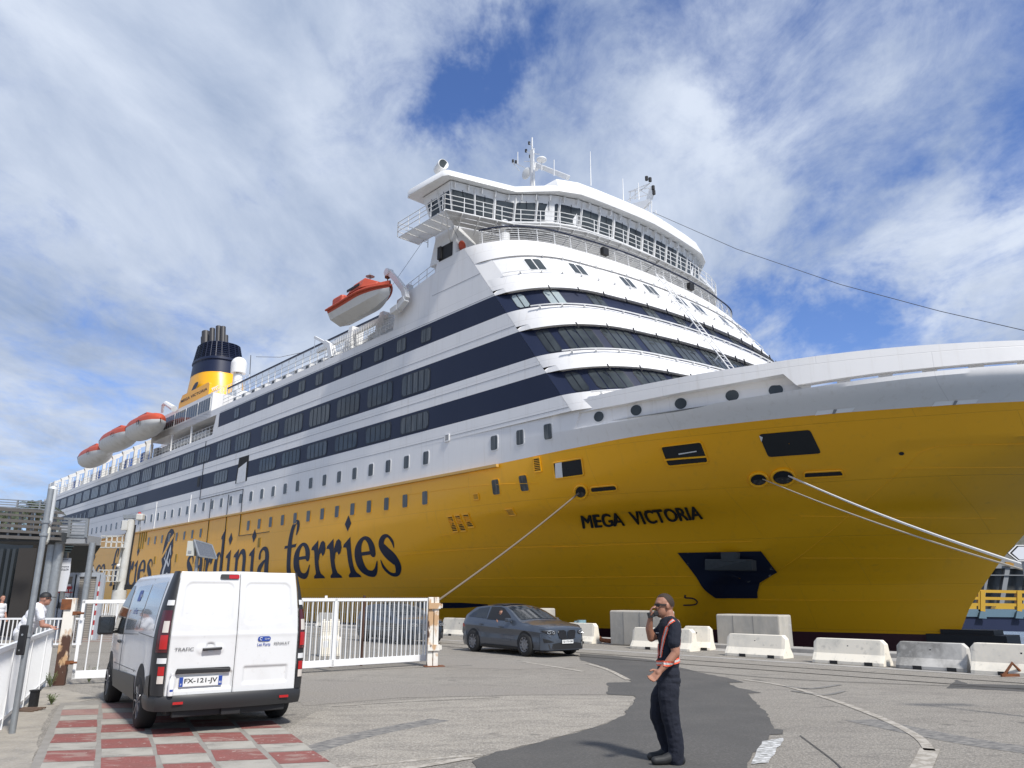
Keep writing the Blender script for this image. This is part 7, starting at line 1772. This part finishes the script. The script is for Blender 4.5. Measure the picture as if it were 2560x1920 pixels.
    for sg in (-1, 1):
        plate(gr, [(sg*.02, .50), (sg*.035, .70), (sg*.10, .735), (sg*.30, .735), (sg*.33, .68), (sg*.28, .53), (sg*.20, .50)], lambda x, z: ff(x, z, .014), .1)
        for k_ in range(8): x = sg*(.05+.035*k_); gr.bar(ff(x, .52, .022), ff(x, .715, .022), .008, .012, 1)
        gr.tube([ff(sg*a_, b_, .02) for a_, b_ in ((.02, .50), (.035, .70), (.10, .735), (.30, .735), (.33, .68), (.28, .53), (.20, .50))], .008, 5, 1, closed=True)
    gr.build('grille', [M['black'], mat('dark chrome', (.06, .06, .065), .3, .6) if 'dark chrome' not in bpy.data.materials else bpy.data.materials['dark chrome']], root, fixn=False)
    for sg in (-1, 1):
        mb = MB(); hl = [(.40, .665), (.44, .735), (.60, .755), (.76, .735), (.80, .70), (.66, .635), (.50, .62)]; plate(mb, [(sg*a_, b_) for a_, b_ in hl], lambda x, z: ff(x, z, .016), .06, 0)
        plate(mb, [(sg*a_, b_) for a_, b_ in ((.44, .725), (.60, .745), (.76, .728), (.60, .733))], lambda x, z: ff(x, z, .022), .06, 1)
        for cx in (.50, .63): mb.tube([ff(sg*cx+.04*math.cos(a_), .68+.035*math.sin(a_), .024) for a_ in np.linspace(0, 2*PI, 10, endpoint=False)], .006, 4, 1, closed=True)
        mb.build('headlight', [M['black'], mat('headlight silver', (.62, .65, .68), .15, .3) if 'headlight silver' not in bpy.data.materials else bpy.data.materials['headlight silver']], root, fixn=False)
        mb = MB(); plate(mb, [(-.70, .84), (-.50, .86), (-.48, .76), (-.70, .74)], sx(sg, .008), .08); mb.build('tail_light', redl, root, fixn=False)
        mb = MB(); mb.bar(sx(sg, .018)(1.42, .80), sx(sg, .018)(1.60, .805), .03, .025); mb.bar(sx(sg, .018)(.38, .85), sx(sg, .018)(.54, .86), .03, .025); mb.build('door_handle', paint, root)
        mb = MB(); c = sx(sg, .12)(1.92, .99); mb.loft([[(c[0]-.09, 1.86, c[2]-.05), (c[0]+.09, 1.86, c[2]-.05), (c[0]+.09, 1.86, c[2]+.07), (c[0]-.09, 1.86, c[2]+.07)], [(c[0]-.07, 2.0, c[2]-.04), (c[0]+.06, 2.0, c[2]-.04), (c[0]+.06, 2.0, c[2]+.05), (c[0]-.07, 2.0, c[2]+.05)]]); mb.box((c[0]-sg*.1, 1.93, c[2]-.04), (.1, .05, .03)); mb.build('wing_mirror', paint, root, bevel=.02)
        mb = MB()
        for pts in (((.65, .30), (.66, 1.0)), ((1.98, .40), (1.96, .94)), ((.34, .62), (.16, .74), (-.1, .98)), ((.55, .28), (1.95, .28)), ((.66, .98), (.66, 1.38))): mb.tube([sx(sg, .001)(*p_) for p_ in pts], .005, 4)
        mb.build('panel_gap', M['black'], root)
        mb = MB(); plate(mb, [(.40, .19), (2.28, .19), (2.28, .25), (.40, .26)], sx(sg, .02), .2); mb.build('side_skirt', M['black'], root, fixn=False)
    mb = MB(); p_ = ff(0, .425, .03); mb.box(p_, (.42, .012, .10)); pl_ = mb.build('number_plate', plat, root)
    vs, fs = textpolys(plate_txt, .015); mb = MB(); mb.add([(.18-.36*u, p_[1]+.008, .39+.065*v) for u, v in vs], fs); mb.build('lettering', M['black'], pl_, fixn=False)
    mb = MB(); mb.box((0, -.72, 1.20), (1.1, .22, .03)); mb.build('roof_spoiler', paint, root, bevel=.01) if False else None
    mb = MB(); mb.box((0, 1.3, .2), (1.3, 4.0, .1)); mb.build('underbody', M['black'], root)
    dark_rim = mat('two tone rim', (.30, .30, .31), .35, .6) if 'two tone rim' not in bpy.data.materials else bpy.data.materials['two tone rim']
    for sg in (-1, 1):
        for cy in (0, WB): wheel(root, sg*.812, cy, .335, .225, 10, sg, dark_rim)
    return root
def heading(h): return math.atan2(-h[0], h[1])
h = np.array([.60, -.80]); h /= np.linalg.norm(h); lat = np.array([.80, .60])
p0 = G(1186.6, 1629)
gp = mat('grey car paint', (.050, .062, .082), .28, .1, coat=.7)
car = hatch('parked_car', 'dark grey hatchback with black split spoke wheels driving out past the gate', 'car', (p0.x+lat[0]*.83, p0.y+lat[1]*.83, 0), heading(h), gp, 'GJ-173-GM')
dr = MB(); dr.sphere((.36, 1.05, 1.17), (.09, .105, .125), 0, 14, 10); 
dm = MB()
# driver, seen through the open front window
p1 = G(905, 1603)
dp = mat('dark blue car paint', (.018, .028, .045), .25, .3, coat=.8)
car2 = hatch('parked_car', 'dark blue car half hidden behind the long white gate and mesh fence', 'car', (p1.x+lat[0]*.9, p1.y+lat[1]*.9, 0), heading(h), dp, 'EW-426-EG', driver=False)
# ================================================================== people
def skinm(name, c): return mat(name, c, .55, noise=[(12, 4, ONE, .4, .7, (c[0]*.8, c[1]*.72, c[2]*.7), .5)])
skin = skinm('tanned skin', (.34, .165, .105)); skin2 = skinm('sunburnt skin', (.40, .20, .14))
hairm = mat('short brown hair', (.035, .022, .013), .8, bump=(90, 3, ONE, .004, .6)); beard = mat('stubble', (.15, .08, .055), .8)
navycl = mat('dark navy work cloth', (.006, .008, .017), .9, noise=[(6, 6, ONE, .4, .7, (.011, .015, .027), .7)], bump=(14, 5, ONE, .02, .6))
navytr = mat('dark navy trousers', (.005, .007, .016), .9, noise=[(5, 6, (1, 1, .6), .4, .7, (.010, .013, .025), .7)], bump=(9, 5, (1, 1, .7), .03, .7))
boot = mat('black boots', (.02, .02, .02), .6)
def cap(mb, a, b, ra, rb, mi, n=12):
    a, b = Vector(a), Vector(b); mb.cyl(a, b, ra, rb, n=n, mi=mi); mb.sphere(a, ra, mi, n, 8); mb.sphere(b, rb, mi, n, 8)
def limb(mb, P, R, mi):
    for i in range(len(P)-1): cap(mb, P[i], P[i+1], R[i], R[i+1], mi)
def head(mb, c, f, mi_skin, mi_beard, s_=1.0):
    # c centre, f facing (unit, horizontal); builds skull, jaw, nose, ears, lips
    f = Vector(f).normalized(); l_ = Vector((-f.y, f.x, 0)); c = Vector(c)
    def el(off, r, mi): 
        o = c+f*off[0]*s_+l_*off[1]*s_+Vector((0, 0, off[2]*s_)); R = Matrix((f, l_, Vector((0, 0, 1)))).transposed()
        b = len(mb.v); mb.sphere((0, 0, 0), (r[0]*s_, r[1]*s_, r[2]*s_), mi, 18, 12)
        for i in range(b, len(mb.v)): mb.v[i] = tuple(o+R @ Vector(mb.v[i]))
    el((-.012, 0, .03), (.098, .077, .098), mi_skin); el((.02, 0, -.04), (.070, .062, .082), mi_skin); el((.048, 0, -.085), (.036, .038, .030), mi_beard)
    el((.055, 0, .035), (.035, .058, .028), mi_skin); el((.092, 0, -.008), (.014, .011, .024), mi_skin); el((.099, 0, -.020), (.015, .014, .011), mi_skin)
    el((.078, 0, -.052), (.014, .024, .009), mi_beard); el((.045, .032, -.02), (.03, .025, .03), mi_skin); el((.045, -.032, -.02), (.03, .025, .03), mi_skin)
    for sg in (-1, 1): el((-.008, sg*.078, .0), (.018, .010, .030), mi_skin)
    el((.03, 0, -.065), (.055, .052, .035), mi_beard)
def hand(mb, wrist, palm_dir, side_dir, mi, curl=.6, s_=1.0, thumb=1):
    w_, d, sd = Vector(wrist), Vector(palm_dir).normalized(), Vector(side_dir).normalized(); nrm = d.cross(sd).normalized()
    pc = w_+d*.045*s_; cap(mb, w_, w_+d*.03*s_, .026*s_, .028*s_, mi, 10)
    for k in range(4): cap(mb, w_+d*.02*s_+sd*(k-1.5)*.012*s_, w_+d*.085*s_+sd*(k-1.5)*.020*s_, .014*s_, .012*s_, mi, 8)
    for k, L in enumerate((.068, .078, .073, .058)):
        b = w_+d*.088*s_+sd*(k-1.5)*.021*s_; d1 = (d+nrm*curl*.5).normalized(); d2 = (d*(1-curl*.6)+nrm*curl).normalized(); d3 = (d*(1-curl*1.3)+nrm*curl*1.3).normalized()
        p1 = b+d1*L*.45*s_; p2 = p1+d2*L*.33*s_; p3 = p2+d3*L*.25*s_; limb(mb, [b, p1, p2, p3], [.0095*s_, .0088*s_, .008*s_, .007*s_], mi)
    t0 = w_+d*.025*s_-sd*.024*s_*thumb; t1 = t0+(d*.6-sd*.7*thumb+nrm*.3).normalized()*.04*s_; t2 = t1+(d*.9-sd*.1*thumb+nrm*.5).normalized()*.032*s_; limb(mb, [t0, t1, t2], [.013*s_, .0105*s_, .009*s_], mi)
def bodybuild(mb, name, mats, parent, voxel=.007, wrinkle=()):
    src = bpy.data.meshes.new('src'); src.from_pydata([tuple(v) for v in mb.v], [], mb.f); src.update()
    o = bpy.data.objects.new('src', src); COL.objects.link(o); r_ = o.modifiers.new('r', 'REMESH'); r_.mode = 'VOXEL'; r_.voxel_size = voxel
    sm_ = o.modifiers.new('s', 'SMOOTH'); sm_.iterations = 3; sm_.factor = .5
    me = bpy.data.meshes.new_from_object(o.evaluated_get(bpy.context.evaluated_depsgraph_get())); bpy.data.objects.remove(o)
    bv = BVHTree.FromPolygons([Vector(v) for v in mb.v], mb.f)
    mi = []
    for p in me.polygons:
        loc, no, idx, dist = bv.find_nearest(p.center); mi.append(mb.m[idx] if idx is not None else 0)
    me.materials.clear()
    for m_ in mats: me.materials.append(m_)
    me.polygons.foreach_set('material_index', mi)
    from mathutils import noise as mn
    vm = {}
    for p, k in zip(me.polygons, mi):
        for v in p.vertices: vm[v] = k
    n_ = len(me.vertices); co = np.empty(n_*3); no = np.empty(n_*3); me.vertices.foreach_get('co', co); me.vertices.foreach_get('normal', no)
    for i in range(n_):
        a = wrinkle.get(vm.get(i, 0), 0) if wrinkle else 0
        if a:
            q = Vector(co[3*i:3*i+3]); h_ = mn.noise(Vector((q.x*9, q.y*9, q.z*13+q.x*6)))*.6+mn.noise(Vector((q.x*20, q.y*20, q.z*30)))*.35; co[3*i:3*i+3] += no[3*i:3*i+3]*h_*a
    me.vertices.foreach_set('co', co); me.update()
    me.polygons.foreach_set('use_smooth', [True]*len(me.polygons)); me.name = name
    ob = bpy.data.objects.new(name, me); COL.objects.link(ob); ob.parent = parent; return ob
# ---- the guard with the radio
GD = 8.75; gp0 = atdepth(1663, 1905, GD); GB = Vector((gp0.x, GD, 0))
def J(X, Y, dy=0.): return atdepth(1560+X/3.529, 1450+Y/3.529, GD+dy)-GB
g = empty('person', GB, 0, 'man in dark navy work clothes and orange reflective harness speaking into a radio', 'person')
mb = MB(); SK, BR, SH, TR, BT = 0, 1, 2, 3, 4
fz = lambda p, z: Vector((p.x, p.y, z))
hc = J(352, 232); f_g = Vector((-.97, -.22, 0)).normalized(); head(mb, hc, f_g, SK, BR, 1.04)
limb(mb, [J(392, 290), J(402, 345)], [.056, .062], SK)
# torso
def ell(c, r, mi, n=18): mb.sphere(c, r, mi, n, 12)
ell(J(402, 440), (.118, .185, .15), SH); ell(J(398, 520), (.118, .165, .16), SH); ell(J(392, 620), (.112, .155, .15), SH); ell(J(390, 720), (.118, .155, .13), SH); ell(J(392, 820), (.122, .165, .13), SH); ell(J(392, 885), (.130, .172, .085), SH); ell(J(392, 925), (.128, .17, .03), SH)
limb(mb, [J(360, 385, .13), J(402, 372, 0), J(435, 385, -.14)], [.062, .075, .062], SH)
# near arm (his left)
limb(mb, [J(447, 405, -.175), J(448, 480, -.205), J(440, 560, -.225)], [.068, .068, .066], SH)
limb(mb, [J(446, 560, -.225), J(455, 645, -.235)], [.047, .046], SK); limb(mb, [J(455, 645, -.235), J(400, 715, -.25), J(322, 800, -.26)], [.045, .041, .028], SK)
hand(mb, J(322, 800, -.26), J(255, 868, -.27)-J(322, 800, -.26), Vector((.45, -.6, -.6)), SK, .75, 1.1)
# far arm (his right) raised
limb(mb, [J(355, 405, .15), J(320, 450, .14), J(285, 478, .12)], [.062, .062, .060], SH)
limb(mb, [J(290, 478, .12), J(240, 508, .09)], [.047, .046], SK); limb(mb, [J(240, 508, .09), J(222, 430, .05), J(232, 345, .0)], [.045, .041, .029], SK)
hand(mb, J(232, 345, .0), Vector((.12, -.12, 1)), Vector((-.3, -1, 0)), SK, .85, 1.05, -1)
# legs
limb(mb, [J(375, 950, .08), J(318, 1040, .10), J(302, 1190, .11)], [.108, .102, .09], TR); limb(mb, [J(302, 1190, .11), J(345, 1330, .12), J(385, 1450, .12), J(392, 1545, .12)], [.092, .083, .078, .076], TR)
limb(mb, [J(398, 955, -.08), J(392, 1050, -.1), J(412, 1210, -.11)], [.112, .105, .092], TR); limb(mb, [J(412, 1210, -.11), J(445, 1360, -.12), J(462, 1480, -.12), J(455, 1590, -.12)], [.095, .086, .082, .082], TR)
a_ = J(392, 1570, .12); a_.z = .05; limb(mb, [fz(a_, .09)+Vector((.0, 0, 0)), fz(a_, .05)+Vector((-.10, -.02, 0)), fz(a_, .042)+Vector((-.19, -.03, 0))], [.055, .046, .040], BT); cap(mb, fz(a_, .045)+Vector((.05, 0, 0)), fz(a_, .045)+Vector((0, 0, 0)), .042, .05, BT)
a_ = J(455, 1600, -.12); limb(mb, [fz(a_, .09), fz(a_, .05)+Vector((-.12, -.02, 0)), fz(a_, .044)+Vector((-.215, -.03, 0))], [.058, .049, .042], BT); cap(mb, fz(a_, .045)+Vector((.06, 0, 0)), fz(a_, .045), .045, .052, BT)
bodybuild(mb, 'body', [skin, beard, navycl, navytr, boot], g, .0065, {2: .008, 3: .011})
# hair: cap of cropped hair
def haircap(parent, c, f, s_, mt, zmin=.045, grow=.004, back=True):
    f = Vector(f).normalized(); l_ = Vector((-f.y, f.x, 0)); mb = MB(); vs = []; fs = []
    n, k = 28, 12
    for j in range(k+1):
        for i in range(n):
            a = 2*PI*i/n; front_ = math.cos(a)
            lo = .27 if front_ > .35 else (.27+min((.35-front_)*.45, .33))
            t = j/k*PI*lo; x, y, z = math.sin(t)*math.cos(a), math.sin(t)*math.sin(a), math.cos(t)
            p = Vector(c)+f*((x*(.098+grow)-.012)*s_)+l_*(y*(.077+grow)*s_)+Vector((0, 0, (z*(.098+grow)+.03)*s_)); vs.append(p)
    fs = [(j*n+i, j*n+(i+1) % n, (j+1)*n+(i+1) % n, (j+1)*n+i) for j in range(k) for i in range(n)]
    mb.add(vs, fs); return mb.build('hair', mt, parent, smooth=True, fixn=False)
haircap(g, hc, f_g, 1.04, hairm)
# sunglasses
l_g = Vector((-f_g.y, f_g.x, 0)); mb = MB()
for sg in (-1, 1):
    P = []
    for t, zt, zb in ((.006, .024, .008), (.03, .028, -.006), (.052, .026, -.006), (.068, .022, .004)):
        off = .094-.45*t*t/.068*.6; P.append((hc+f_g*off+l_g*sg*t+Vector((0, 0, zt)), hc+f_g*off+l_g*sg*t+Vector((0, 0, zb))))
    for (a, b), (c, d) in zip(P[:-1], P[1:]): mb.prism([a, c, d, b], f_g*.006)
    mb.bar(P[-1][0]-Vector((0, 0, .006)), hc+f_g*-.01+l_g*sg*.082+Vector((0, 0, .016)), .007, .016)
mb.bar(hc+f_g*.098+l_g*-.008+Vector((0, 0, .018)), hc+f_g*.098+l_g*.008+Vector((0, 0, .018)), .008)
mb.build('sunglasses', M['black'], g, fixn=False)
# radio in the raised hand
radio = empty('radio', GB+J(262, 300, -.03), 0, 'black hand radio held to the mouth of the man in the harness', 'radio')
mb = MB(); R = Euler((0, math.radians(76), math.radians(12))).to_matrix(); mb.box((0, 0, 0), (.055, .042, .135), 0, R=R); mb.box(R @ Vector((0, -.024, .02)), (.04, .006, .05), 0, R=R); mb.build('radio_body', M['black'], radio, bevel=.008)
# harness: shoulder strap and waist belt wrapped on the body
orange = mat('orange harness', (.85, .12, .05), .6); silver = mat('reflective tape', (.50, .48, .46), .4)
bod = [c for c in g.children if c.name.startswith('body')][0]
bt2 = BVHTree.FromPolygons([v.co.copy() for v in bod.data.vertices], [tuple(p.vertices) for p in bod.data.polygons])
def strapon(name, path, wd, mats, axis):
    # path: list of (origin, direction) rays cast on the body
    mb = MB(); L_ = []
    for o_, d_ in path:
        hit = bt2.ray_cast(Vector(o_), Vector(d_).normalized())
        if hit[0] is None: L_.append(None); continue
        L_.append((hit[0]+hit[1]*.007, hit[1]))
    pts = [p for p in L_ if p]; 
    for (a, na), (b, nb_) in zip(pts[:-1], pts[1:]):
        if (b-a).length > .12: continue
        t = (b-a).normalized(); sa = t.cross(na).normalized(); sb_ = t.cross(nb_).normalized()
        for lo, hi, mi, of in ((-.5, .5, 0, 0), (-.2, .2, 1, .002)):
            mb.quad(a+sa*wd*lo+na*of, b+sb_*wd*lo+nb_*of, b+sb_*wd*hi+nb_*of, a+sa*wd*hi+na*of, mi)
    return mb.build(name, mats, g, fixn=False)
wc = J(392, 715)
strapon('waist_belt', [(Vector((wc.x+.6*math.cos(a), wc.y+.6*math.sin(a), wc.z+.02*math.cos(a))), Vector((-math.cos(a), -math.sin(a), 0))) for a in np.linspace(0, 2*PI, 60)], .052, [orange, silver], 0)
st_ = [(440, 356, 0), (412, 376, 0), (390, 405, 0), (374, 445, 0), (360, 490, 0), (348, 540, 0), (338, 600, 0), (330, 650, 0), (326, 705, 0)]
strapon('shoulder_strap', [(J(x, y, -.6), J(x, y, 0)-J(x, y, -.6)) for x, y, _ in [(a[0]+(b[0]-a[0])*t, a[1]+(b[1]-a[1])*t, 0) for a, b in zip(st_[:-1], st_[1:]) for t in (0, .33, .66)]], .045, [orange, silver], 0)
strapon('shoulder_strap', [(J(x, y, 0)+Vector((-.6, -.1, 0)), Vector((1, .15, 0))) for x, y in [(300, 690), (300, 650), (300, 620), (300, 590), (300, 560)]], .045, [orange, silver], 0)
strapon('shoulder_strap', [(J(500, y, 0)+Vector((.6, -.12, 0)), Vector((-1, .1, 0))) for y in range(350, 715, 20)], .045, [orange, silver], 0)
mb = MB(); p_ = bt2.ray_cast(J(358, 490, -.6), Vector((0, 1, 0)))[0] or J(358, 490, -.2); mb.box(p_+Vector((.05, -.012, 0)), (.05, .004, .008)); mb.build('chest_badge', M['white2'], g)
# ---- the man leaning on the fence
MD2 = 15.7; b0 = atdepth(60, 1720, MD2); PB0 = Vector((b0.x, MD2, 0))
def H(X, Y, dy=0.): return atdepth(X/3.95, 1180+Y/3.95, MD2+dy)-PB0
m2 = empty('person', PB0, 0, 'man in white polo shirt and black cap leaning on the white fence', 'person')
whitecl = mat('white polo cloth', (.72, .72, .74), .85, bump=(12, 5, ONE, .02, .6)); greytr = mat('light grey trousers', (.42, .42, .42), .85)
mb = MB(); hc2 = H(452, 1256); f2 = Vector((.9, .42, 0)).normalized(); head(mb, hc2, f2, 0, 0, .98)
limb(mb, [H(425, 1285), H(392, 1325)], [.058, .064], 0)
def el2(c, r, mi): mb.sphere(c, r, mi, 18, 12)
pts = [(375, 1375, .16), (340, 1425, .17), (300, 1480, .17), (262, 1535, .165), (222, 1590, .165)]
for x, y, r in pts: el2(H(x, y), (r*.92, r*1.15, r*1.05), 1)
limb(mb, [H(385, 1345, .15), H(372, 1335), H(385, 1345, -.16)], [.075, .085, .075], 1)
for sg in (-1, 1):
    limb(mb, [H(392, 1352, sg*.17), H(408, 1440, sg*.18)], [.072, .068], 1); limb(mb, [H(408, 1440, sg*.18), H(418, 1515, sg*.17)], [.050, .046], 0)
    limb(mb, [H(418, 1515, sg*.17), H(465, 1520, sg*.12), H(500, 1525, sg*.06)], [.045, .040, .028], 0)
    hand(mb, H(500, 1525, sg*.06), Vector((.8, 0, -.45)), Vector((0, 1, .1)), 0, .6, 1.1, sg)
    hip = H(205, 1610, sg*.09); limb(mb, [hip, Vector((hip.x+.06, hip.y, .50)), Vector((hip.x-.02+sg*.06, hip.y, .08))], [.12, .085, .065], 2)
    cap(mb, Vector((hip.x-.03+sg*.06, hip.y, .05)), Vector((hip.x+.14+sg*.06, hip.y, .04)), .05, .04, 3)
bodybuild(mb, 'body', [skin2, whitecl, greytr, boot], m2, .009, {1: .012})
mb = MB(); l2_ = Vector((-f2.y, f2.x, 0)); vs = []
n, k = 24, 8
for j in range(k+1):
    for i in range(n):
        a = 2*PI*i/n; t = j/k*PI*.5; vs.append(hc2+f2*((math.sin(t)*math.cos(a)*.110-.012))+l2_*(math.sin(t)*math.sin(a)*.088)+Vector((0, 0, math.cos(t)*.102+.036)))
mb.add(vs, [(j*n+i, j*n+(i+1) % n, (j+1)*n+(i+1) % n, (j+1)*n+i) for j in range(k) for i in range(n)])
mb.prism([hc2+f2*.085+l2_*.07+Vector((0, 0, .035)), hc2+f2*.16+l2_*.05+Vector((0, 0, .03)), hc2+f2*.175+Vector((0, 0, .028)), hc2+f2*.16-l2_*.05+Vector((0, 0, .03)), hc2+f2*.085-l2_*.07+Vector((0, 0, .035))], (0, 0, .012))
mb.build('cap', M['black'], m2, smooth=True, ang=40)
mb = MB(); mb.bar(hc2+l2_*-.08+Vector((0, 0, .012)), hc2+f2*.09-l2_*.05+Vector((0, 0, .012)), .006, .012); mb.build('glasses', M['black'], m2)
# ---- a dim figure at the left edge and the car driver
b3 = atdepth(-4, 1560, 30.0); m3 = empty('person', (b3.x, 30.0, 0), 0, 'person in white shirt half cut by the left edge under the footbridge', 'person')
mb = MB(); head(mb, (0, 0, 1.62), (1, -.3, 0), 0, 0); limb(mb, [(0, 0, 1.52), (0, 0, 1.45)], [.055, .06], 0)
for z in (1.30, 1.15, 1.0): mb.sphere((0, 0, z), (.13, .19, .15), 1)
for sg in (-1, 1):
    limb(mb, [(0, sg*.2, 1.38), (.02, sg*.23, 1.15)], [.06, .055], 1); limb(mb, [(.02, sg*.23, 1.15), (.12, sg*.2, .92)], [.04, .032], 0); hand(mb, (.12, sg*.2, .92), (.4, 0, -1), (1, 0, 0), 0, .4)
    limb(mb, [(0, sg*.1, .92), (.02, sg*.1, .5), (0, sg*.1, .1)], [.11, .08, .06], 2); cap(mb, (0, sg*.1, .05), (.14, sg*.1, .04), .045, .04, 3)
bodybuild(mb, 'body', [skin2, whitecl, navytr, boot], m3, .012); haircap(m3, Vector((0, 0, 1.62)), (1, -.3, 0), 1.0, hairm)
CM = Matrix.Translation(car.location) @ Matrix.Rotation(car.rotation_euler.z, 4, 'Z')
m4 = empty('person', CM @ Vector((.38, 1.18, 0)), car.rotation_euler.z, 'driver sitting in the dark grey hatchback behind the open window', 'person')
mb = MB(); head(mb, (.30, .05, 1.17), (.6, 1, 0), 0, 0, .95)
limb(mb, [(.30, .03, 1.08), (.29, .0, 1.02)], [.055, .06], 0); mb.sphere((.28, -.05, .88), (.19, .13, .2), 1); limb(mb, [(.40, .0, .96), (.44, .15, .85), (.40, .38, .93)], [.06, .05, .04], 0)
bodybuild(mb, 'body', [skin, navycl], m4, .010); haircap(m4, Vector((.30, .05, 1.17)), (.6, 1, 0), .95, hairm)
